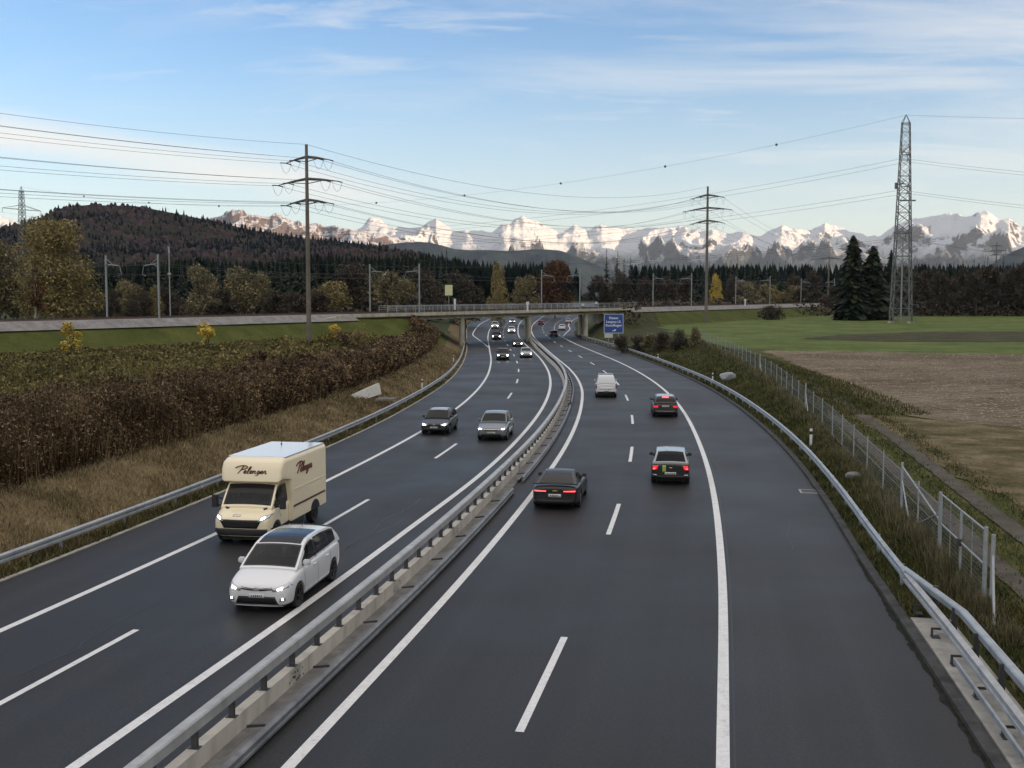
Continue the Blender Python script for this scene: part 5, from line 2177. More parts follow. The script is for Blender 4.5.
for sg in (-1, 1):
    q = MB()
    q.box((sg * 1.22, .42, 1.36), (.18, .16, .42), taper=.9)
    q.tube([(sg * 1.16, .4, 1.5), (sg * .95, .34, 1.42)], .03, 6)
    q.tube([(sg * 1.16, .4, 1.22), (sg * .95, .34, 1.2)], .03, 6)
    q.build('mirror', M_PLAST, c.root)
c.on('bumper', [(-1.0, .30), (1.0, .30), (.98, .58), (-.98, .58)], 'y', 1, M_PLAST, both=False, nu=22, off=.02)
c.on('grille', [(-.58, .60), (.58, .60), (.74, .88), (-.74, .88)], 'y', 1, M_GRILLE, both=False, nu=16, nv=5, off=.012)
c.on('lamp_housing', [(.60, .80), (.94, .93), (.98, 1.05), (.70, .98)], 'y', 1, M_REFL, off=.012)
c.on('headlight', [(.71, .88), (.83, .925), (.84, .975), (.74, .945)], 'y', 1, M_LAMP, off=.018)
c.on('badge', [(.02, .98), (.30, .98), (.30, 1.02), (.02, 1.02)], 'y', 1, M_CHROME, both=False, off=.012)
c.plate(1, .47, .5, .11)
for sg in (-1, 1):
    q = patch(c.bvh0, [(.95, .30), (-1.1, .30), (-1.1, .56), (.95, .50)], 'x', sg, 12, 3, .008)
    q.build('side_cladding', M_PLAST, c.root, smooth='all')
c.seams([((-.66, .55), (-.66, 1.2)), ((.05, .8), (.3, 1.2))])
q = MB()
q.bar((.62, .64, 1.16), (.95, .40, 1.30), .12, .05)
q.bar((-.62, .64, 1.16), (-.95, .40, 1.30), .12, .05)
q.build('cowl_trim', M_PLAST, c.root)
q = MB()
q.box((0, -.2, 1.235), (1.7, 1.6, .02))
q.box((0, .40, 1.22), (1.65, .3, .10))
q.build('dashboard', M_SEAT, c.root)
q = MB()
q.box((-.1, -.35, 1.5), (.62, .04, .5))
q.build('partition_window', simple('cab_partition', (.3, .33, .35), .6), c.root)
for x in (-.45, .45):
    q = MB()
    q.box((x, -.45, 1.4), (.5, .14, .5), taper=.85)
    q.box((x, -.47, 1.74), (.26, .1, .16))
    q.build('seat', M_SEAT, c.root)
# cargo body with a rounded nose over the cab
BW, ZT, YB, YFR = 2.2, 2.80, -4.35, .22
bm = bmesh.new()
prof = [(YB, .50), (YB, ZT), (YFR - .42, ZT), (YFR - .16, ZT - .10), (YFR, ZT - .34), (YFR + .05, 2.02), (-.55, 2.02), (-.72, 1.95), (-.72, .50)]
vs = [[bm.verts.new((sg * BW / 2, y, z)) for y, z in prof] for sg in (-1, 1)]
n = len(prof)
for i in range(n):
    bm.faces.new((vs[0][i], vs[0][(i + 1) % n], vs[1][(i + 1) % n], vs[1][i]))
bm.faces.new(vs[0][::-1])
bm.faces.new(vs[1])
bmesh.ops.recalc_face_normals(bm, faces=bm.faces)
ed = [e for e in bm.edges if abs(e.verts[0].co.x - e.verts[1].co.x) < 1e-4 and max(v.co.y for v in e.verts) > -.6 and min(v.co.z for v in e.verts) > 2.0]
bmesh.ops.bevel(bm, geom=ed, offset=.17, segments=4, affect='EDGES', profile=.5)
ed = [e for e in bm.edges if abs(e.calc_face_angle(0)) > .6]
bmesh.ops.bevel(bm, geom=ed, offset=.03, segments=2, affect='EDGES')
me = bpy.data.meshes.new('cargo_box')
bm.to_mesh(me)
bm.free()
me.materials.append(P_CREAM)
me.shade_smooth()
me.set_sharp_from_angle(angle=R(30))
box = bpy.data.objects.new('cargo_box', me)
COL.objects.link(box)
box.parent = c.root
q = MB()
q.box((0, (YB + YFR) / 2 - .25, ZT + .012), (BW - .12, YFR - YB - .65, .024))
q.build('roof_skin', P_ROOFW, box)
for sg in (-1, 1):
    q = MB()
    q.box((sg * (BW / 2 + .006), (YB - .72) / 2 - .1, 1.58), (.012, 3.3, .05))
    q.build('side_moulding', P_CREAM, box)
    q = MB()
    q.box((sg * (BW / 2 + .005), -.76, 1.6), (.01, .05, 2.1))
    q.build('corner_trim', P_CREAM, box)
M_BROWN = simple('brown_lettering', (.10, .028, .014), .5, var=.1)
for sg in (-1, 1):
    q = MB()
    q.box((sg * (BW / 2 + .007), -2.55, 1.0), (.014, 3.3, .07))
    q.build('stripe', M_BROWN, box)
q = MB()
q.box((0, -3.0, .42), (1.5, 2.9, .18))
for sg in (-1, 1):
    q.box((sg * .98, -1.55, .42), (.05, 1.3, .22))
q.build('chassis', M_PLAST, c.root)
for sg in (-1, 1):
    add_wheel(c.root, sg * .96, -3.1, .36, .26, M_RIMD)
    q = MB()
    q.prism([(-3.1 + .47 * math.cos(t * math.pi / 14), .503 + .36 * math.sin(t * math.pi / 14)) for t in range(15)], 'x', sg * (BW / 2 - .03), sg * (BW / 2 + .006))
    q.build('wheel_arch', M_GRILLE, box)
q = MB()
for x in (-.9, .9):
    q.box((x, YB + .01, .62), (.2, .05, .12))
q.build('tail_light', M_TAILD, box)
q = MB()
q.lathe([(.03, 0), (.03, .06), (.012, .07), (.012, .16)], 8, Matrix.Translation((.3, -3.4, ZT + .02)))
q.build('roof_vent', M_PLAST, box)


def script_strokes():
    """handwritten word: a capital with a long bar, then joined small letters"""
    S_ = [[(.95, 2.0), (.72, 1.3), (.45, .55), (.2, -.05)], [(-.55, 1.55), (.0, 1.95), (.7, 2.15), (1.4, 2.1), (1.75, 1.8), (1.5, 1.4), (1.0, 1.15), (.6, 1.1)]]

    def e_(x): return [[(x, .2), (x + .35, .42), (x + .48, .7), (x + .3, .82), (x + .1, .6), (x + .1, .25), (x + .32, .02), (x + .62, .2)]]

    def l_(x): return [[(x, .2), (x + .35, .8), (x + .6, 1.75), (x + .45, 1.9), (x + .3, 1.4), (x + .15, .4), (x + .3, .02), (x + .5, .2)]]

    def n_(x): return [[(x, .75), (x + .12, .7), (x + .04, .02), (x + .2, .55), (x + .42, .8), (x + .52, .6), (x + .46, .1), (x + .62, .03), (x + .8, .2)]]

    def g_(x): return [[(x + .55, .7), (x + .3, .82), (x + .1, .5), (x + .2, .12), (x + .45, .3), (x + .58, .75), (x + .45, -.2), (x + .2, -.8), (x - .05, -.75), (x + .1, -.4), (x + .7, .2)]]

    def r_(x): return [[(x, .2), (x + .2, .75), (x + .25, .85), (x + .42, .72), (x + .38, .3), (x + .5, .02), (x + .75, .25)]]
    S_ += e_(1.25) + l_(1.85) + e_(2.4) + n_(3.0) + g_(3.8) + e_(4.5) + r_(5.1)
    return S_


def smooth_pts(pts, k=5):
    P = [Vector((*p, 0)) for p in pts]
    out = []
    for i in range(len(P) - 1):
        p0, p1, p2, p3 = P[max(i - 1, 0)], P[i], P[i + 1], P[min(i + 2, len(P) - 1)]
        for j in range(k):
            t = j / k
            out.append(.5 * ((2 * p1) + (p2 - p0) * t + (2 * p0 - 5 * p1 + 4 * p2 - p3) * t * t + (3 * p1 - p0 - 3 * p2 + p3) * t ** 3))
    out.append(P[-1])
    return out


q1, q2, q3 = MB(), MB(), MB()
for st in script_strokes():
    pts = smooth_pts(st)
    sl = .22
    q1.tube([(-(p.x + sl * p.y - 2.7) * .185, YFR + .012 - (.0 if p.y < 2 else .02), 2.30 + p.y * .125) for p in pts], .019, 5)
    q2.tube([(-BW / 2 - .006, -1.95 - (p.x + sl * p.y - 2.7) * .26, 2.12 + p.y * .17) for p in pts], .032, 5)
    q3.tube([(BW / 2 + .006, -1.95 + (p.x + sl * p.y - 2.7) * .26, 2.12 + p.y * .17) for p in pts], .032, 5)
q1.build('lettering', M_BROWN, box)
q2.build('lettering', M_BROWN, box)
q3.build('lettering', M_BROWN, box)
# the van's origin is under its cab; 'front' is at y = 1.175
trk = c.place(-8.92, 36.9, heading(LD, 38, True) + R(1), 'cream box van with brown script lettering on its nose and side, in the left lane', 'van')

# driver of the van
bm = bmesh.new()
me = bpy.data.meshes.new('person')
J = [(0, 0, 0), (0, 0, .22), (0, 0, .44), (0, .01, .56), (0, .03, .66), (0, .04, .76), (.19, 0, .42), (.27, .1, .2), (.17, .38, .16), (.12, .46, .2), (-.19, 0, .42), (-.27, .1, .2), (-.17, .38, .16), (-.12, .46, .2)]
E_ = [(0, 1), (1, 2), (2, 3), (3, 4), (4, 5), (2, 6), (6, 7), (7, 8), (8, 9), (2, 10), (10, 11), (11, 12), (12, 13)]
RR = [.17, .16, .15, .06, .095, .085, .08, .055, .04, .04, .08, .055, .04, .04]
me.from_pydata(J, E_, [])
ps = bpy.data.objects.new('person', me)
COL.objects.link(ps)
ps.modifiers.new('skin', 'SKIN')
for v, r_ in zip(me.skin_vertices[0].data, RR):
    v.radius = (r_, r_ * .85)
me.skin_vertices[0].data[0].use_root = True
ps.modifiers.new('sub', 'SUBSURF').levels = 2
apply_mods(ps)
M_SKIN = simple('skin', (.42, .27, .2), .6, var=.08)
M_JACKET = simple('driver_jacket', (.05, .06, .09), .9, var=.2)
ps.data.materials.clear()
ps.data.materials.append(M_JACKET)
ps.data.materials.append(M_SKIN)
for p in ps.data.polygons:
    p.material_index = 1 if p.center.z > .54 or p.center.y > .40 else 0
    p.use_smooth = True
ps.location = trk.matrix_basis @ Vector((-.45, -.3, 1.12))
ps.rotation_euler = trk.rotation_euler
q = MB()
q.lathe([(.02, .86), (.07, .84), (.10, .77), (.105, .70), (.09, .66)], 12, Matrix.Translation((0, .015, 0)))
q.build('hair', simple('dark_hair', (.03, .022, .016), .8), ps, smooth='all')
tag(ps, 'driver in a dark jacket holding the wheel behind the van windscreen', 'person')

# ---- the other traffic
g = generic('hatchback', 4.26, 1.79, 1.45, P_NAVY)
front_fascia(g)
q = MB()
for k in range(16):
    a0, a1 = 2 * math.pi * k / 16, 2 * math.pi * (k + 1) / 16
    patch(g.bvh0, [(.055 * math.cos(a0), .625 + .055 * math.sin(a0)), (.055 * math.cos(a1), .625 + .055 * math.sin(a1)), (.04 * math.cos(a1), .625 + .04 * math.sin(a1)), (.04 * math.cos(a0), .625 + .04 * math.sin(a0))], 'y', 1, 1, 1, .015, q)
q.build('badge', M_CHROME, g.root)
g.glass_top('roof_panel', .45, -1.2, P_SILVER, .8, off=.004)
g.place(-4.6, 68.6, heading(LD, 69, True), 'dark blue hatchback with lit headlights straddling the left edge line', 'car')

g = generic('electric_hatchback', 4.26, 1.81, 1.56, P_GREY, r=.35)
front_fascia(g, grille='none', lamp=((.52, .68), (.82, .72), (.83, .64), (.56, .63)))
g.on('light_bar', [(-.45, .675), (.45, .675), (.45, .69), (-.45, .69)], 'y', 1, M_DRL, both=False, nu=10, off=.012)
g.place(-.98, 65.6, heading(LC, 66, True), 'grey electric hatchback with lit headlights in the fast lane beside the dark blue one', 'car')

# muscle coupe
COUPE = [(0, .80, .60, .26), (.015, .88, .66, .2), (.05, .95, .72, .17), (.15, .985, .80, .15), (.3, 1.0, .87, .15), (.45, .985, .90, .15), (.62, .99, .93, .15), (.76, 1.0, .97, .16), (.88, .98, .98, .18), (.965, .93, .97, .22), (.99, .88, .93, .27), (1.0, .82, .84, .32)]
c = Car('coupe', 4.78, 1.90, P_BLACK, COUPE, [(.75, .88), (.30, 1.13), (-.02, 1.27), (-.3, 1.335), (-.65, 1.34), (-1.1, 1.26), (-1.5, 1.12), (-1.92, .96)], belt=lambda y: .88 + .05 * max(0, -y), wbelt=.91, wroof=.62, wheels=[1.45, -1.36], r=.345, tw=.27, spokes=5, crown=.03)
c.k = .92
c.glass_top('windscreen', .72, .0, M_GLASS, .9)
c.glass_top('rear_window', -.85, -1.86, M_GLASS, .84)
c.side_windows([(.42, -.35), (-.40, -1.05)], M_GLASS, hi=.09)
c.mirrors(.42, 1.0, P_BLACK)
c.on('tail_light', [(.30, .80), (.84, .82), (.84, .725), (.32, .735)], 'y', -1, M_TAILD, off=.008)
c.on('light_strip', [(.34, .785), (.80, .80), (.80, .755), (.35, .752)], 'y', -1, M_BRAKE, off=.014)
c.on('rear_diffuser', [(-.72, .25), (.72, .25), (.76, .42), (-.76, .42)], 'y', -1, M_PLAST, both=False, nu=14)
c.on('badge', [(-.10, .765), (.10, .765), (.10, .80), (-.10, .80)], 'y', -1, simple('gold_badge', (.5, .38, .12), .3, metal=.8), both=False, nu=3, nv=1, off=.012)
q = MB()
q.sweep([(-.9, 1.0), (-.9, 1.03), (.9, 1.03), (.9, 1.0)], [(0, -2.16, 0, 1, 0), (0, -2.30, .03, 1, 0)])
q.build('rear_spoiler', P_BLACK, c.root)
c.plate(-1, .60, .5, .12, x=0)
q = MB()
for x in (-.62, -.48, .48, .62):
    q.lathe([(.05, 0), (.05, .14)], 12, Matrix.Translation((x, -2.33, .27)) @ Matrix.Rotation(R(-90), 4, 'X'), cap=False)
q.build('exhaust_tip', M_CHROME, c.root)
c.seams([((.55, .3), (.55, .82)), ((-.78, .35), (-.70, .85)), ((.55, .28), (-.78, .28))])
front_fascia(c)
c.place(2.04, 44.3, heading(LB, 45, False), 'black muscle coupe with slim red tail lights crossing the left line of the right carriageway', 'car')

# small black three-door with a lime stripe
g = generic('small_hatchback', 3.72, 1.74, 1.52, P_BLACK, 'mini', r=.32, roof_mat=P_SILVER)
g.glass_top('lime_roof_stripe', .2, -1.40, P_LIME, .72, off=.010, u0=-.52, u1=-.30)
rear_fascia(g, [(.56, .86), (.80, .84), (.82, .66), (.62, .68)], platez=.52)
g.on('lamp_core', [(.66, .79), (.76, .78), (.76, .71), (.68, .72)], 'y', -1, M_BRAKE, off=.016)
g.on('lime_stripe', [(-.36, .60), (-.20, .60), (-.20, .90), (-.36, .90)], 'y', -1, P_LIME, both=False, nu=3, nv=6, off=.008)
g.on('badge', [(-.06, .78), (.08, .78), (.08, .81), (-.06, .81)], 'y', -1, M_CHROME, both=False, nu=3, nv=1, off=.012)
g.on('rear_reflector', [(.60, .40), (.78, .42), (.77, .50), (.60, .48)], 'y', -1, M_CHROME, off=.012)
front_fascia(g)
g.place(7.35, 49.7, heading(LA, 50, False), 'small black hatchback with a lime green stripe on its tailgate', 'car')

# anthracite estate, brake light on
g = generic('estate_car', 4.70, 1.84, 1.50, P_ANTH, 'wagon')
rear_fascia(g, [(.50, .82), (.82, .80), (.84, .67), (.52, .69)], M_TAIL, platez=.78)
g.glass_top('roof_skin', .3, -1.6, P_SILVER, .84, off=.006)
g.glass_top('window_brake_light', -1.74, -1.92, M_BRAKE, .33, off=.022)
g.on('chrome_strip', [(-.7, .44), (.7, .44), (.7, .465), (-.7, .465)], 'y', -1, M_CHROME, both=False, nu=12, off=.012)
front_fascia(g)
g.place(11.2, 79.2, heading(LA, 80, False), 'dark estate car with a red brake light glowing in its rear window', 'car')

# small white delivery van
g = generic('delivery_van', 4.40, 1.86, 1.86, P_WHITE, 'van', r=.32, blind=True)
rear_fascia(g, [(.76, .92), (.88, .90), (.88, .60), (.78, .60)], M_TAILD, platez=.46)
g.on('door_panel', [(-.60, .72), (.60, .72), (.58, .92), (-.58, .92)], 'y', -1, P_WHITE, both=False, nu=8, off=.012)
g.on('badge', [(.18, .66), (.34, .66), (.34, .70), (.18, .70)], 'y', -1, M_INK, both=False, nu=2, nv=1, off=.012)
g.on('centre_joint', [(-.006, .45), (.006, .45), (.006, .93), (-.006, .93)], 'y', -1, M_GRILLE, both=False, nu=1, nv=6, off=.009)
g.glass_top('rear_panel', -2.085, -2.165, P_WHITE, .80, off=.014)
q = MB()
for y in (.3, -1.4):
    q.bar((-.62, y, g.zmax + .09), (.62, y, g.zmax + .09), .05, .04)
    for x in (-.6, .6):
        q.bar((x, y, g.zmax - .03), (x, y, g.zmax + .1), .05, .05)
q.build('roof_bars', M_CHROME, g.root)
front_fascia(g)
white_van = g.place(8.3, 95.4, heading(LB, 96, False), 'small white delivery van driving away in the middle of the right carriageway', 'van')

# traffic near and under the bridge
specs = [
    ('dark_suv', 'suv', 4.5, 1.85, 1.66, P_NAVY, (-1.35, 155.7), True, 'dark car with lit headlights, nearest of the two abreast before the bridge on the left', 'a'),
    ('silver_saloon', 'hatch', 4.5, 1.82, 1.45, P_SILVER, (2.1, 162.2), True, 'silver car with lit headlights next to the median before the bridge', 'a'),
    ('black_car', 'hatch', 4.4, 1.82, 1.46, P_BLACK, (1.0, 197.8), True, 'black car with lit headlights just before the bridge, behind the silver one', 'a'),
    ('black_suv', 'suv', 4.6, 1.92, 1.78, P_BLACK, (-3.3, 227.8), True, 'black off-roader with lit headlights under the left span of the bridge', 'a'),
    ('white_van', 'van', 5.0, 1.95, 2.0, P_WHITE, (-4.6, 295.5), True, 'white van with lit headlights following the black off-roader', 'a'),
    ('white_car', 'suv', 4.4, 1.85, 1.62, P_WHITE, (-.1, 263.5), True, 'white car with bright headlights seen under the middle of the left span', 'a'),
    ('grey_car', 'hatch', 4.4, 1.8, 1.46, P_GREY, (.2, 348), True, 'grey car farthest off on the left carriageway, left of the middle pier', 'a'),
    ('dark_hatchback', 'hatch', 4.2, 1.78, 1.44, P_BLACK, (9.35, 243.1), False, 'dark car driving away under the right span, nearest of its group', 'b'),
    ('white_hatchback', 'hatch', 4.2, 1.82, 1.5, P_WHITE, (13.1, 284), False, 'white car in the slip lane just past the bridge on the right', 'b'),
    ('silver_hatchback', 'wagon', 4.4, 1.82, 1.5, P_SILVER, (18.0, 347), False, 'silver car farthest along the slip lane on the right', 'b'),
    ('grey_hatchback', 'hatch', 4.3, 1.8, 1.46, P_ANTH, (8.9, 331), False, 'dark grey car far along the right carriageway, right of the middle pier', 'b'),
]
M_LAMPF = emit('far_headlamp', (1.0, .96, .9), 14)
protos = {}
for nm, kd, L, W, H, mat_, (x, y), onc, lab, ab in specs:
    g = generic({'suv': 'off_roader', 'hatch': 'hatchback', 'van': 'panel_van', 'wagon': 'estate_car'}[kd], L, W, H, mat_, kd, detail=1)
    front_fascia(g, M_LAMPF if onc else M_REFL, lamp=((.44, .70), (.82, .74), (.84, .56), (.46, .56)) if onc else ((.44, .66), (.80, .72), (.82, .60), (.46, .585)))
    rear_fascia(g, [(.55, .84), (.82, .82), (.84, .68), (.57, .70)], M_TAIL)
    g.place(x, y, heading(LC if onc else LB, y, onc), lab, 'van' if kd == 'van' else 'car')
# a few vehicles on the rise beyond the bridge
for x, y, lab in ((float(LB(640)) + 6, 640, 'white van on the rise beyond the bridge, left one'), (float(LB(700)) + 9, 705, 'white van on the rise beyond the bridge, middle one'), (float(LA(775)), 775, 'white van on the rise beyond the bridge, right one')):
    o = copy_tree(white_van)
    o.location = (x, y, zr(y))
    o.rotation_euler = (0, 0, heading(LB, y, False))
    tag(o, lab, 'van')
# ================================================================== vegetation
L_SPRUCE = leafy('spruce_needles', [(.007, .012, .007), (.015, .024, .013), (.028, .042, .021), (.05, .06, .03)], .25)
L_SPRUCED = leafy('near_spruce_needles', [(.005, .009, .005), (.011, .018, .009), (.02, .03, .015), (.038, .046, .022)], .5)
L_OLIVE = leafy('olive_leaves', [(.055, .05, .024), (.13, .112, .055), (.22, .185, .095), (.31, .26, .14)], .35)
L_GOLD = leafy('golden_leaves', [(.08, .07, .028), (.17, .14, .056), (.27, .215, .085), (.36, .285, .125)], .3)
L_YELLOW = leafy('yellow_leaves', [(.26, .19, .04), (.52, .38, .07), (.7, .54, .12)], 1.2)
L_RUST = leafy('rust_leaves', [(.035, .018, .009), (.085, .04, .017), (.14, .065, .025)], .4)
L_BROWN = leafy('brown_twigs', [(.022, .018, .013), (.058, .046, .033), (.11, .087, .063)], .3)
L_HEDGE = leafy('hedge_brown', [(.02, .013, .006), (.052, .032, .015), (.095, .060, .029), (.15, .102, .051), (.25, .185, .105)], .45)
L_HEDGEG = leafy('hedge_green', [(.03, .029, .009), (.08, .072, .022), (.15, .128, .042), (.26, .21, .08)], .45)
L_GRASSD = leafy('dry_grass', [(.07, .056, .024), (.165, .128, .065), (.27, .21, .115), (.36, .29, .17)], .5)
L_GRASSG = leafy('dark_grass', [(.018, .023, .006), (.048, .057, .015), (.09, .09, .028), (.16, .135, .055)], .5)
L_STRAW = leafy('straw', [(.06, .058, .026), (.14, .125, .065), (.25, .215, .125)], .8)
L_PALE = leafy('pale_straw', [(.2, .16, .10), (.34, .28, .19), (.46, .39, .28)], 1.0)
M_BARK = simple('bark', (.07, .055, .042), .95, var=.35, scale=3)
M_BARKP = simple('pale_bark', (.34, .31, .25), .9, var=.3, scale=3)


def unit(v): return v / np.maximum(1e-9, np.linalg.norm(v, axis=-1, keepdims=True))


def cards(C, A, B):
    """quads centred on C with half axes A and B"""
    V = np.stack([C - A - B, C + A - B, C + A + B, C - A + B], 1).reshape(-1, 3)
    return V, np.arange(len(V)).reshape(-1, 4)


def leaf_cards(C, size, seed=0, flat=.0, asp=.6):
    r = np.random.default_rng(seed)
    n = len(C)
    a = unit(r.normal(0, 1, (n, 3)))
    b_ = unit(np.cross(a, unit(r.normal(0, 1, (n, 3)))))
    s = size * r.uniform(.6, 1.35, (n, 1))
    return cards(C, a * s / 2, b_ * s / 2 * asp)


def blades(P, H, W, seed=0, lean=.3):
    """upright tapering blades (triangles given as quads with a narrow tip)"""
    r = np.random.default_rng(seed)
    n = len(P)
    t = r.uniform(0, 2 * np.pi, n)
    d = np.stack([np.cos(t), np.sin(t), 0 * t], 1)
    l = r.normal(0, lean, (n, 2)) * H[:, None]
    top = P + np.concatenate([l, H[:, None]], 1)
    w = (W if hasattr(W, '__len__') else np.full(n, W))[:, None]
    V = np.stack([P - d * w / 2, P + d * w / 2, top + d * w * .14, top - d * w * .14], 1).reshape(-1, 3)
    return V, np.arange(len(V)).reshape(-1, 4)


def join(parts):
    V, F, o = [], [], 0
    for v, f in parts:
        V.append(v)
        F.append(f + o)
        o += len(v)
    return np.concatenate(V), np.concatenate(F)


def conifer_geo(h, rad, tiers, per, seed, bare=.08, ex=.85):
    r = np.random.default_rng(seed)
    parts = []
    for i in range(tiers):
        f = bare + (1 - bare) * ((i + r.uniform(-.3, .3)) / tiers)
        f = min(max(f, bare), .985)
        z = h * f
        R_ = rad * (1 - f) ** ex * r.uniform(.72, 1.15) + .12
        n = max(4, int(per * (1 - f * .6)))
        a = r.uniform(0, 2 * np.pi, n)
        L = R_ * r.uniform(.6, 1.15, n)
        d = np.stack([np.cos(a), np.sin(a), 0 * a], 1)
        for k0, k1, drop, wd in ((.05, .55, .06, .30), (.4, 1.0, .26, .24)):
            c0 = d * (L * k0)[:, None]
            c1 = d * (L * k1)[:, None]
            c0[:, 2] = z - L * k0 * .18
            c1[:, 2] = z - L * (k1 * .18 + drop)
            s = np.stack([-np.sin(a), np.cos(a), r.normal(0, .25, n)], 1) * (L * wd)[:, None]
            tip = .35 if k1 > .9 else .9
            V = np.stack([c0 - s, c0 + s, c1 + s * tip, c1 - s * tip], 1).reshape(-1, 3)
            parts.append((V, np.arange(len(V)).reshape(-1, 4)))
    n = 5
    a = r.uniform(0, 6.28, n)
    d = np.stack([np.cos(a), np.sin(a), 0 * a], 1) * .12
    top = np.array([0, 0, h])
    V = np.stack([top - d * .1, top + d * .1, top + d * 2 - [0, 0, h * .06], top + d * 1.2 - [0, 0, h * .07]], 1).reshape(-1, 3)
    parts.append((V, np.arange(len(V)).reshape(-1, 4)))
    return join(parts)


def crown_geo(h, rad, n, size, seed, lumps=14, z0=.25, twig=.0, dome=False):
    """foliage gathered in many uneven clumps, thinning towards their rims"""
    r = np.random.default_rng(seed)
    cs, rs = [], []
    for i in range(lumps):
        f = r.uniform(0, 1)
        zz = h * (z0 + (1 - z0) * (.15 + .8 * f))
        pr = math.sin(math.pi * min(1, .22 + .74 * f)) ** .7
        if dome:
            pr = math.sqrt(max(.02, 1 - ((.15 + .8 * f - .42) / .60) ** 2))
        a, q_ = r.uniform(0, 6.28), math.sqrt(r.uniform(0, 1))
        rr = rad * pr * q_ * .72
        cs.append((rr * math.cos(a), rr * math.sin(a), zz))
        rs.append(rad * r.uniform(.24, .46))
    cs, rs = np.array(cs), np.array(rs)
    k = r.choice(lumps, n, p=rs ** 2 / (rs ** 2).sum())
    d = unit(r.normal(0, 1, (n, 3)))
    P = cs[k] + d * (rs[k] * r.uniform(.45, 1.06, n) ** .6)[:, None] * [1, 1, .9]
    P[:, 2] = np.maximum(P[:, 2], h * z0 * .35)
    nt_ = int(n * twig)
    parts = [leaf_cards(P[nt_:], size, seed)]
    if nt_:
        P2 = P[:nt_]
        ax = unit(P2 - np.array([0, 0, h * .3]) + r.normal(0, .35 * rad, (nt_, 3))) * (size * 1.3)
        bx = unit(np.cross(ax, r.normal(0, 1, (nt_, 3)))) * (size * .07)
        parts.append(cards(P2, ax, bx))
    return join(parts), cs, rs


def limbs(cs, h, r0, z0, seed, n=8):
    r = np.random.default_rng(seed)
    q = MB()
    q.tube([(0, 0, -.3), (r.normal(0, .1), r.normal(0, .1), h * .3), (r.normal(0, .25), r.normal(0, .25), h * .62), (0, 0, h * .9)], [r0, r0 * .75, r0 * .45, r0 * .1], 8)
    for c in cs[:n]:
        z = min(c[2] * .55, h * .5)
        q.tube([(0, 0, z), (c[0] * .45, c[1] * .45, z + (c[2] - z) * .55), tuple(c)], [r0 * .4, r0 * .25, r0 * .07], 5)
    return q


def make_tree(name, kind, h, rad, seed, leaf, bark=None, n=1200, size=.45, twig=0, z0=.25, lumps=14, tiers=18, per=11, dome=False, ex=.85):
    root = empty(name)
    if kind == 'conifer':
        V, F = conifer_geo(h, rad, tiers, per, seed, ex=ex)
        np_mesh('crown', V, F, leaf, root)
        q = MB()
        q.tube([(0, 0, -.4), (0, 0, h * .5), (0, 0, h * .97)], [h * .016, h * .01, .02], 7)
        q.build('trunk', bark or M_BARK, root)
    else:
        (V, F), cs, rs = crown_geo(h, rad, n, size, seed, lumps, z0, twig, dome)
        np_mesh('crown', V, F, leaf, root)
        limbs(cs, h, max(.06, h * .016), z0, seed).build('trunk', bark or M_BARK, root)
    return root


def plant(proto, x, y, ztop=None, h0=1.0, label=None, cat='tree', group=None, wide=1.0, used=set(), leaf=None, zbase=None):
    o = proto if proto.name not in used else copy_tree(proto)
    used.add(proto.name)
    z = ground_z(x, y) if zbase is None else zbase
    s = 1.0 if ztop is None else max(.15, (ztop - z) / h0)
    o.location = (x, y, z - .1)
    o.scale = (s * wide, s * wide, s)
    o.rotation_euler = (0, 0, random.uniform(0, 6.28))
    if leaf:
        for ch in o.children:
            if ch.name.startswith('crown'):
                ch.material_slots[0].link = 'OBJECT'
                ch.material_slots[0].material = leaf
    return tag(o, label, cat, group)


# ---- spruces and broadleaved trees along the valley floor
con = [make_tree('spruce_tree', 'conifer', 24, 3.6 + .4 * i, 40 + i, L_SPRUCE, tiers=26, per=11) for i in range(4)]
dec = [make_tree('broadleaf_tree', 'dec', 12, 5.2, 60 + i, L_OLIVE, n=5000, size=.42, twig=.35, z0=.04, lumps=22 + 2 * i, dome=True) for i in range(4)]
bare = [make_tree('bare_tree', 'dec', 14, 4.6, 80 + i, L_BROWN, n=2200, size=.6, twig=.75, z0=.15, lumps=18) for i in range(3)]
rt_ = random.Random(3)


def con_row(px0, px1, step, d0, d1, tops, label, group, jit=6):
    p = px0
    xs_ = [t[0] for t in tops]
    ys_ = [t[1] for t in tops]
    while p < px1:
        y = rt_.uniform(d0, d1)
        x = pix(p, y)
        row = float(np.interp(p, xs_, ys_)) + abs(rt_.gauss(0, jit)) - 2
        if LE(y) - 7 < x < LK(y) + 7:
            p += step
            continue
        plant(rt_.choice(con), x, y, zpx(row, y), 24, label, 'tree', group, rt_.uniform(.8, 1.25))
        p += step * rt_.uniform(.6, 1.4)


TOPL = [(90, 262), (130, 258), (170, 256), (200, 252), (240, 257), (280, 254), (320, 249), (360, 252), (400, 250), (440, 249), (470, 256), (520, 258), (560, 258)]
TOPR = [(540, 262), (590, 260), (606, 253), (620, 254), (650, 260), (700, 262), (740, 260), (790, 262), (830, 264), (880, 262), (920, 262), (960, 262), (1040, 262)]
con_row(84, 556, 6.2, 330, 430, TOPL, 'dark spruce in the dense wood behind the railway, left of the bridge', 'spruces in the wood on the left')
con_row(80, 556, 11, 300, 340, [(a, b_ + 9) for a, b_ in TOPL], 'dark spruce in the dense wood behind the railway, left of the bridge', 'spruces in the wood on the left')
con_row(548, 840, 6.2, 520, 640, TOPR, 'dark spruce in the far wood behind the railway, right of the bridge', 'spruces in the wood on the right')
con_row(552, 840, 12, 470, 520, [(a, b_ + 8) for a, b_ in TOPR], 'dark spruce in the far wood behind the railway, right of the bridge', 'spruces in the wood on the right')
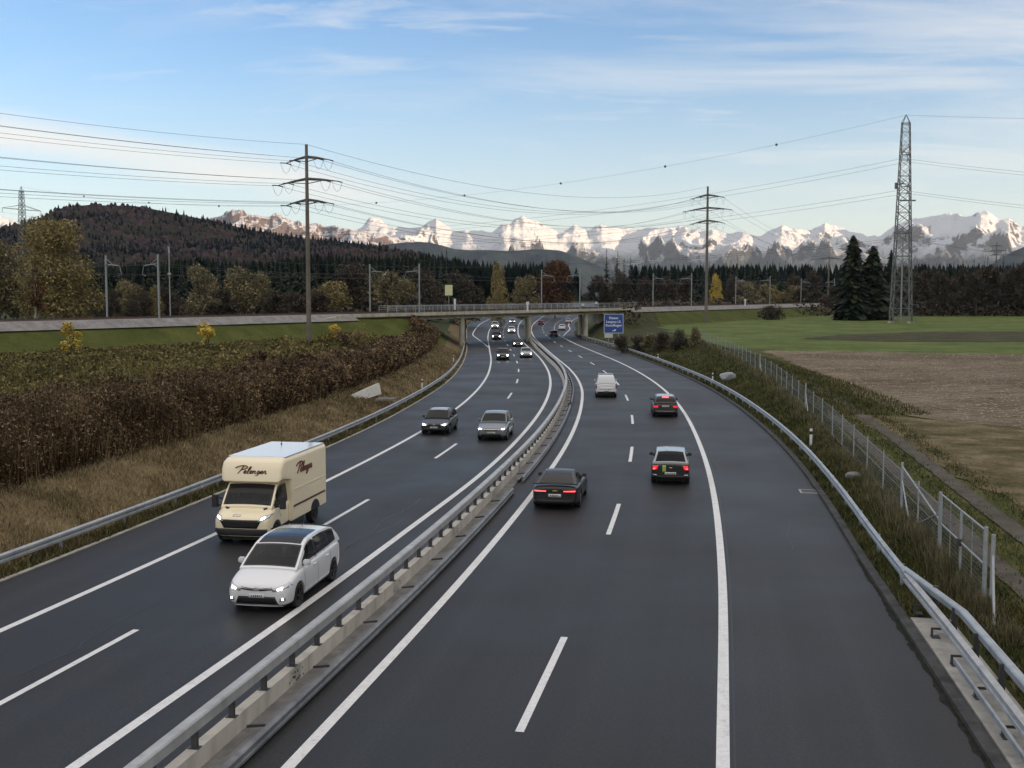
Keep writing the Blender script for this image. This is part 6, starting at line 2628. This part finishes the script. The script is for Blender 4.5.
con_row(902, 1045, 13, 400, 450, [(880, 262), (930, 259), (985, 256), (1045, 258)], 'dark spruce behind the brown trees at the right edge', 'spruces behind the brown trees')
con_row(905, 1045, 7, 520, 640, TOPR, 'dark spruce behind the brown trees at the right edge', 'spruces behind the brown trees')
for px_, row in ((606, 248), (617, 250), (736, 256), (1001, 254)):
    plant(rt_.choice(con), pix(px_, 500), 500, zpx(row, 500), 24, 'dark spruce in the far wood behind the railway, right of the bridge' if px_ < 900 else 'dark spruce behind the brown trees at the right edge', 'tree',
          'spruces in the wood on the right' if px_ < 900 else 'spruces behind the brown trees', .9)

# willows and shrubs just behind the tracks
for px_, row, d, wd, leaf, lab in ((205, 270, 235, 34, L_OLIVE, 'olive willow with a rounded crown behind the railway, left of the pair'), (237, 271, 240, 34, L_OLIVE, 'olive willow behind the railway, right of the rounded one'),
                                   (258, 273, 245, 26, L_OLIVE, 'slimmer olive willow nearest the wooden pole on its left'), (331, 282, 235, 36, L_GOLD, 'golden green bush just right of the tall wooden pole'),
                                   (352, 268, 262, 40, L_BROWN, 'brown half bare tree behind the golden green bush'), (382, 276, 265, 40, L_OLIVE, 'olive tree between the two catenary masts left of the bridge'),
                                   (402, 279, 262, 30, L_OLIVE, 'olive tree beside the near catenary mast at the bridge end'), (128, 284, 225, 26, L_OLIVE, 'small olive bush between the two masts at the far left'),
                                   (154, 289, 222, 18, L_GOLD, 'small yellowish bush beside the near mast at the far left'), (497, 268, 300, 17, L_GOLD, 'slim yellow poplar beyond the bridge'),
                                   (555, 262, 420, 34, L_RUST, 'rust coloured broadleaf tree beyond the bridge'), (716, 277, 470, 12, L_YELLOW, 'small bright yellow tree in the dark wood right of the second pole'),
                                   (425, 272, 300, 32, L_BROWN, 'brown tree behind the pale railway panel'), (463, 276, 310, 34, L_BROWN, 'brown tree between the panel and the slim yellow poplar'),
                                   (525, 280, 330, 26, L_OLIVE, 'olive tree right of the slim yellow poplar')):
    y = float(d)
    h = zpx(row, y) - ground_z(pix(px_, y), y)
    s = h / 12
    plant(rt_.choice(dec), pix(px_, y), y, zpx(row, y), 12, lab, 'tree', None, (wd * y / FPX / 2) / (4.0 * s), leaf=leaf)
SHR = 'brown leafless shrub in the strip behind the tracks, left of the bridge'
for px_ in (100, 112, 140, 168, 184, 222, 276, 292, 306, 318, 366, 412):
    y = rt_.uniform(215, 250)
    plant(rt_.choice(bare), pix(px_, y), y, zpx(rt_.uniform(290, 299), y), 14, SHR, 'shrub', 'shrubs behind the tracks', rt_.uniform(1.2, 2.0))
for i, px_ in enumerate((600, 622, 645, 668, 684, 730, 752, 770, 792, 812)):
    y = rt_.uniform(400, 460)
    plant(rt_.choice(bare), pix(px_, y), y, zpx(rt_.uniform(271, 284), y), 14, 'grey brown bare tree in front of the spruces behind the railway on the right', 'tree', 'bare trees in front of the right wood', rt_.uniform(.9, 1.5))
for i, px_ in enumerate((745, 768, 790)):
    y = rt_.uniform(390, 420)
    plant(rt_.choice(dec), pix(px_, y), y, zpx(rt_.uniform(280, 286), y), 12, 'olive bush at the foot of the wood right of the second pole', 'shrub', 'olive bushes right of the second pole', 1.2, leaf=L_GOLD if i == 1 else L_OLIVE)
for i, (px_, row) in enumerate(((900, 262), (914, 268), (926, 264), (938, 268), (950, 272), (962, 266), (975, 268), (986, 262), (997, 265), (1008, 262), (1018, 258), (1030, 256), (1042, 262))):
    y = rt_.uniform(330, 385)
    plant(rt_.choice(bare), pix(px_, y), y, zpx(row + 7, y), 14, 'brown leafless tree at the edge of the meadow right of the lattice tower', 'tree', 'brown trees right of the lattice tower', rt_.uniform(1.0, 1.6))
for i in range(16):
    px_ = 800 + 15.5 * i
    y = rt_.uniform(345, 395)
    plant(rt_.choice(bare), pix(px_, y), y, zpx(rt_.uniform(284, 296), y), 14, 'low brown shrub along the far edge of the meadow', 'shrub', 'shrubs along the meadow', rt_.uniform(1.6, 2.4))
# the big golden tree and its dark neighbour
g1_ = make_tree('birch_tree', 'dec', 17.5, 6.6, 101, L_GOLD, M_BARKP, n=24000, size=.30, twig=.4, z0=.03, lumps=70, dome=True)
plant(g1_, pix(56, 175), 175, zpx(225, 175), 17.5, 'big golden green tree with a pale trunk at the left edge', 'tree', None, 1.1)
g2_ = make_tree('birch_tree', 'dec', 15, 4.8, 103, L_OLIVE, M_BARK, n=9000, size=.36, twig=.35, z0=.03, lumps=40, dome=True)
plant(g2_, pix(6, 182), 182, zpx(243, 182), 15, 'dark olive tree cut by the left edge beside the golden one', 'tree', None, 1.0)
g2b = make_tree('young_birch', 'dec', 9, 1.5, 107, L_RUST, M_BARKP, n=700, size=.3, twig=.5, z0=.3, lumps=14)
plant(g2b, pix(37, 160), 160, zpx(268, 160), 9, 'slender young birch with a pale stem in front of the golden tree', 'tree', None, 1.0)
# the two big spruces in the meadow
for px_, d, row, rr, sd, lab in ((851, 288, 234.5, 5.2, 111, 'tall dark spruce in the meadow, the taller of the two'), (871, 292, 245, 5.6, 113, 'dark spruce in the meadow, the shorter right one of the two'), (889, 345, 249, 3.2, 115, 'narrow dark spruce half hidden behind the lattice tower')):
    x = pix(px_, d)
    h = zpx(row, d) - ground_z(x, d)
    t = make_tree('spruce_tree', 'conifer', h, rr, sd, L_SPRUCED, tiers=84, per=34, ex=.52)
    plant(t, x, d, None, 1, lab, 'tree')
# bush on the railway embankment, reeds by the fence
b1 = make_tree('round_bush', 'dec', 3.2, 3.2, 121, L_BROWN, n=2600, size=.3, twig=.5, z0=.02, lumps=26)
plant(b1, pix(772, 292), 292, None, 1, 'rounded dark brown bush on the railway embankment at the right', 'bush', None, 1.25)
for i, (px_, d, w_) in enumerate(((622, 176, 1.1), (638, 172, 1.1), (652, 168, 1.3), (662, 165, 1.0), (680, 160, 1.2), (694, 158, .9))):
    b2 = make_tree('dry_bush', 'dec', 2.7, 1.5, 130 + i, L_BROWN if i not in (2, 5) else L_STRAW, n=800, size=.3, twig=.8, z0=.02, lumps=12)
    plant(b2, pix(px_, d), d, None, 1, ['brown dry bush just right of the blue sign', 'brown dry bush, second from the blue sign', 'tall straw brown dry bush halfway between the sign and the fence end', 'small brown dry bush right of the tall one', 'dark dry bush at the far end of the wire fence', 'straw coloured dry bush at the far end of the wire fence'][i], 'bush', None, w_)
# yellow shrubs over the hedge
for i, (px_, d, row, w_, lab) in enumerate(((70, 108, 321, 1.25, 'yellow leaved sapling at the far left behind the hedge'), (206, 122, 319, 1.35, 'yellow leaved shrub with upright twigs in the middle of the left embankment'), (285, 116, 338, .9, 'small yellowish sapling left of the foot of the wooden pole'),
                                           (334, 134, 325, 1.3, 'bright yellow shrub at the foot of the wooden pole'), (354, 138, 335, .8, 'small straw yellow shrub right of the bright yellow one'), (365, 142, 321, .6, 'thin pale yellow sapling nearest the bridge on the left bank'))):
    x = pix(px_, d)
    h = zpx(row, d) - ground_z(x, d)
    t = make_tree('yellow_shrub', 'dec', h, 1.05, 150 + i, L_YELLOW if i not in (2, 4, 5) else L_GOLD, M_BARK, n=int(420 * w_), size=.2, twig=.12, z0=.15, lumps=11)
    plant(t, x, d, None, 1, lab, 'shrub', None, w_)

# rough shrubs scattered through the growth behind the hedge
ws = [make_tree('wild_shrub', 'dec', 2.6, 1.5, 170 + i, [L_HEDGEG, L_HEDGE, L_GOLD][i], n=900, size=.2, twig=.4, z0=.03, lumps=13, dome=True) for i in range(3)]
for i in range(26):
    y = 34 * (165 / 34) ** rt_.random()
    t_off = rt_.uniform(8.5, 15)
    x = float(LE(y)) - t_off
    if abs((x - rail_x(y)) * RNRM.x) < 15:
        continue
    k = rt_.choice([0, 0, 1, 2])
    z = ground_z(x, y)
    plant(ws[k], x, y, z + rt_.uniform(1.3, 2.5), 2.6, ['olive green wild shrub in the rough growth behind the left hedge', 'brown wild shrub in the rough growth behind the left hedge', 'golden green wild shrub in the rough growth behind the left hedge'][k], 'shrub',
          ['olive shrubs behind the hedge', 'brown shrubs behind the hedge', 'golden shrubs behind the hedge'][k], rt_.uniform(.8, 1.4))

# ---- masses nobody could count
def wood_mass(name, pts, hs, mats, seed, blobfrac):
    """a far wood: a great many small crowns in one object"""
    r = np.random.default_rng(seed)
    parts, mi = [], []
    cone_v = []
    for (x, y, z), h, m_ in zip(pts, hs, blobfrac):
        n = 6
        a = np.arange(n) / n * 2 * np.pi + r.uniform(0, 1)
        if m_ == 0:
            R_ = h * r.uniform(.15, .2)
            rings = [(R_ * 1.0, .08), (R_ * .72, .38), (R_ * .86, .36), (R_ * .4, .72), (R_ * .5, .70), (.05, 1.0)]
        else:
            R_ = h * r.uniform(.26, .38)
            rings = [(R_ * .4, .02), (R_ * .95, .3), (R_ * 1.0, .55), (R_ * .7, .84), (R_ * .1, 1.0)]
        vs = []
        for rr, f in rings:
            j = r.uniform(.75, 1.2, n)
            vs.append(np.stack([x + np.cos(a) * rr * j, y + np.sin(a) * rr * j, z + h * (f + r.normal(0, .02, n))], 1))
        v = np.concatenate(vs)
        I = np.arange(len(v)).reshape(-1, n)
        f = np.stack([I[:-1], np.roll(I[:-1], -1, 1), np.roll(I[1:], -1, 1), I[1:]], -1).reshape(-1, 4)
        parts.append((v, f))
        mi += [int(m_)] * len(f)
    V, F = join(parts)
    o = np_mesh(name, V, F, mats, mi=mi)
    return tag(o, kind='stuff')


def far_leaf(name, a, b_):
    m, nt, b = new_mat(name)
    pos = nt.n('ShaderNodeNewGeometry').outputs
    f = nt.math('ADD', nt.math('MULTIPLY', pos['Random Per Island'], .5), nt.math('MULTIPLY', nt.noise(pos['Position'], .03, 3), .5))
    lk(nt, nt.ramp(f, [(.2, a), (.8, b_)]), b.inputs['Base Color'])
    b.inputs['Roughness'].default_value = 1
    b.inputs['Specular IOR Level'].default_value = 0
    lk(nt, nt.bump(nt.noise(pos['Position'], .8, 3, .8), 1, 1.5), b.inputs['Normal'])
    return m


FM = [far_leaf('far_spruce', (.008, .014, .011), (.025, .038, .026)), far_leaf('far_beech', (.03, .02, .022), (.12, .08, .076)), far_leaf('far_olive', (.03, .034, .02), (.07, .07, .038))]
# wooded hill
r = np.random.default_rng(5)
nn = 9500
ii = r.integers(0, hA.shape[0] - 13, nn)
jj = r.integers(0, hA.shape[1] - 1, nn)
ii = np.clip((r.uniform(0, 1, nn) ** .7 * (hA.shape[0] - 12)).astype(int), 0, hA.shape[0] - 12)
fx_ = r.uniform(0, 1, nn)
ang_ = hA[ii, jj] * (1 - fx_) + hA[ii, jj + 1] * fx_
D_ = hD[ii, jj] * (1 - fx_) + hD[ii, jj + 1] * fx_
Z_ = hH[ii, jj] * (1 - fx_) + hH[ii, jj + 1] * fx_
X_ = ang_ * D_
cl_ = fbm(X_ / 120, D_ / 120 + Z_ / 40, 4, 77) + r.normal(0, .07, nn)
kind_ = np.where(cl_ < .42, 0, np.where(cl_ < .62, 1, 2))
kind_ = np.where((kind_ == 2) & (r.uniform(0, 1, nn) < .5), 0, kind_)
hs_ = np.where(kind_ == 0, r.uniform(13, 22, nn), r.uniform(10, 16, nn)) * .62
keep = Z_ > 2
wood_mass('forest', np.stack([X_, D_, Z_ - 5], 1)[keep], hs_[keep], FM, 8, kind_[keep])
# depth of the wood behind the front rows
P_, H_, K_ = [], [], []
for i in range(1500):
    px_ = r.uniform(60, 1060)
    y = r.uniform(440, 900) if px_ < 560 else r.uniform(640, 1000)
    x = pix(px_, y)
    if LE(y) - 8 < x < LK(y) + 8:
        continue
    row = (float(np.interp(px_, [t[0] for t in TOPL], [t[1] for t in TOPL])) + 4 if px_ < 556 else 264) + abs(r.normal(0, 5))
    z = 4.0
    P_.append((x, y, z))
    H_.append(max(5, zpx(row, y) - z))
    K_.append(0)
wood_mass('forest', np.array(P_), H_, FM, 9, K_)


def off_bank(P, t):
    ok = np.abs((P[:, 0] - rail_x(P[:, 1])) * RNRM.x) > 14.5
    ok |= t < 7
    return P[ok], t[ok]


def strip_points(n, side, y0, y1, t0, t1, seed, dens=None):
    r = np.random.default_rng(seed)
    # nearer ground needs denser planting than far ground
    u = r.uniform(0, 1, n)
    y = y0 * (y1 / y0) ** u
    t = r.uniform(t0, t1, n)
    if side < 0:
        x = LE(y) - t
        z = z_left(x, y, t)
    else:
        x = LK(y) + t
        z = z_right(x, y, t)
    return np.stack([x, y, z], 1), t


# ---- hedge of dead stems on the left slope
def hedge_top(x, y):
    return 1.3 + 2.1 * fbm(y / 2.4, x / 2.2, 4, 14) + .7 * fbm(y / 14, x / 9, 2, 4)


parts, partsg = [], []
P, t = strip_points(30000, -1, 26, 196, 4.9, 9.2, 21)
far_ = np.clip(P[:, 1] / 45, 1, 3.5)
r = np.random.default_rng(3)
front = sm((t - 4.7) / .8)
Hh = hedge_top(P[:, 0], P[:, 1]) * r.uniform(.55, 1.08, len(P)) * (.55 + .45 * front) * np.interp(P[:, 1], [20, 50, 90, 165, 200], [1, .9, .74, .6, .3])
parts.append(blades(P, Hh, .035 * far_, 5, .13))
P, t = strip_points(190000, -1, 26, 196, 4.8, 9.4, 22)
hf = r.uniform(.0, 1, len(P)) ** .8
front = sm((t - 4.6) / .8)
Hh = hedge_top(P[:, 0], P[:, 1]) * (.55 + .45 * front) * np.interp(P[:, 1], [20, 50, 90, 165, 200], [1, .9, .74, .6, .3])
P[:, 2] += hf * Hh
far_ = np.clip(P[:, 1] / 45, 1, 3.2)
parts.append(leaf_cards(P, .095 * far_[:, None], 6, asp=.5))
V, F = join(parts)
hedge = np_mesh('hedge', V, F, L_HEDGE)
tag(hedge, 'long dense hedge of dead brown stems on the slope beside the left carriageway', 'hedge')
parts = []
P, t = strip_points(90000, -1, 30, 190, 8.6, 48, 23)
P, t = off_bank(P, t)
far_ = np.clip(P[:, 1] / 45, 1, 3.2)
k = fbm(P[:, 0] / 4, P[:, 1] / 5, 4, 91)
Hh = (.5 + 2.4 * np.clip(k - .3, 0, 1) * 1.5) * r.uniform(.4, 1.1, len(P)) * np.interp(t, [8.6, 14, 22, 34, 48], [.9, .7, .55, .4, .2])
parts.append(blades(P, Hh, .035 * far_, 7, .2))
P, t = strip_points(150000, -1, 30, 190, 8.6, 44, 24)
P, t = off_bank(P, t)
k = fbm(P[:, 0] / 4, P[:, 1] / 5, 4, 91)
P[:, 2] += (.4 + 2.2 * np.clip(k - .3, 0, 1) * 1.5) * r.uniform(0, 1, len(P)) * np.interp(t, [8.6, 14, 22, 34, 48], [.9, .7, .55, .4, .2])
far_ = np.clip(P[:, 1] / 45, 1, 3.2)
parts.append(leaf_cards(P, .105 * far_[:, None], 8, asp=.5))
V, F = join(parts)
tag(np_mesh('undergrowth', V, F, L_HEDGEG), kind='stuff')

# ---- grass
parts = []
P, t = strip_points(60000, -1, 24, 175, .15, 5.6, 31)
far_ = np.clip(P[:, 1] / 40, 1, 3)
k = fbm(P[:, 0] / 1.2, P[:, 1] / 1.2, 3, 5)
parts.append(blades(P, (.06 + .28 * k) * r.uniform(.5, 1.2, len(P)), .028 * far_, 11, .5))
V, F = join(parts)
tag(np_mesh('grass', V, F, L_GRASSD), kind='stuff')
parts = []
P, t = strip_points(14000, -1, 24, 110, .1, .9, 33)
far_ = np.clip(P[:, 1] / 40, 1, 3)
parts.append(blades(P, r.uniform(.06, .3, len(P)), .03 * far_, 12, .4))
P, t = strip_points(60000, 1, 18, 190, .3, 3.2, 32)
far_ = np.clip(P[:, 1] / 40, 1, 3)
ok = ~((P[:, 1] < 27.3) & (t < 1.35))
P, far_ = P[ok], far_[ok]
k = fbm(P[:, 0] / 1.0, P[:, 1] / 1.0, 3, 6)
parts.append(blades(P, (.05 + .3 * k) * r.uniform(.5, 1.2, len(P)), .028 * far_, 13, .5))
P, t = strip_points(26000, 1, 70, 190, 2.5, 11, 36)
far_ = np.clip(P[:, 1] / 40, 1, 3)
parts.append(blades(P, r.uniform(.05, .32, len(P)), .035 * far_, 14, .4))
V, F = join(parts)
tag(np_mesh('grass', V, F, L_GRASSG), kind='stuff')
# tall bleached grass along the fence foot
n = 16000
y = 24 * (178 / 24) ** r.uniform(0, 1, n)
x = fence_x(y) - np.abs(r.normal(0, .42, n)) + .12
z = z_right(x, y, x - LK(y))
k = np.clip(fbm(y / 2.2, x * 0, 3, 8) * 1.6 - .3, .1, 1)
V, F = blades(np.stack([x, y, z], 1), (.12 + .55 * k) * r.uniform(.5, 1.15, n), .022 * np.clip(y / 40, 1, 3), 15, .22)
tag(np_mesh('tall_grass', V, F, L_STRAW), kind='stuff')
# green fringe between the wheel tracks and the weedy field
n = 22000
y = 26 * (140 / 26) ** r.uniform(0, 1, n)
o_ = r.choice([.55, 2.4, 4.4], n) * np.interp(y, [20, 80, 140], [1, 1, .6]) + r.normal(0, .34, n)
x = fence_x(y) + o_
V, F = blades(np.stack([x, y, zplane(y) + .03], 1), r.uniform(.04, .14, n), .03 * np.clip(y / 40, 1, 3), 16, .5)
tag(np_mesh('grass', V, F, L_GRASSG), kind='stuff')
# growth at the foot of the woods
P = []
for px0, px1, d0, d1, n in ((70, 640, 236, 300, 16000), (540, 830, 330, 400, 7000), (890, 1060, 330, 380, 7000)):
    px_ = r.uniform(px0, px1, n)
    y = r.uniform(d0, d1, n)
    x = (px_ - 512) / FPX * y
    h = (1.2 + 5.5 * fbm(x / 8, y / 8, 3, 55)) * r.uniform(0, 1, n)
    ok = np.array([(a < float(LE(b_)) - 10) or (a > float(LK(b_)) + 10) for a, b_ in zip(x, y)])
    ok &= np.abs((x - rail_x(y)) * RNRM.x) > 9
    z = np.array([ground_z(a, b_) for a, b_ in zip(x, y)])
    P.append(np.stack([x, y, z + h], 1)[ok])
P = np.concatenate(P)
V, F = leaf_cards(P, .8, 17, asp=.6)
tag(np_mesh('shrubbery', V, F, L_BROWN), kind='stuff')
# hollow stalks and litter left lying on the ploughed ground
n = 26000
y = r.uniform(58, 146, n)
x = 24 + r.uniform(0, 1, n) * 70
inside = (x > np.interp(y, [62, 70, 80, 107, 145], [30, 26.5, 27.3, 30.2, 34])) & (y < 145 - .3 * (x - 33.5))
x, y = x[inside], y[inside]
a = r.uniform(0, 6.28, len(x))
V, F = cards(np.stack([x, y, zplane(y) + .065], 1), np.stack([np.cos(a), np.sin(a), r.normal(0, .05, len(x))], 1) * .13, np.stack([-np.sin(a), np.cos(a), r.normal(0, .05, len(x))], 1) * .05)
tag(np_mesh('straw_litter', V, F, L_PALE), kind='stuff')
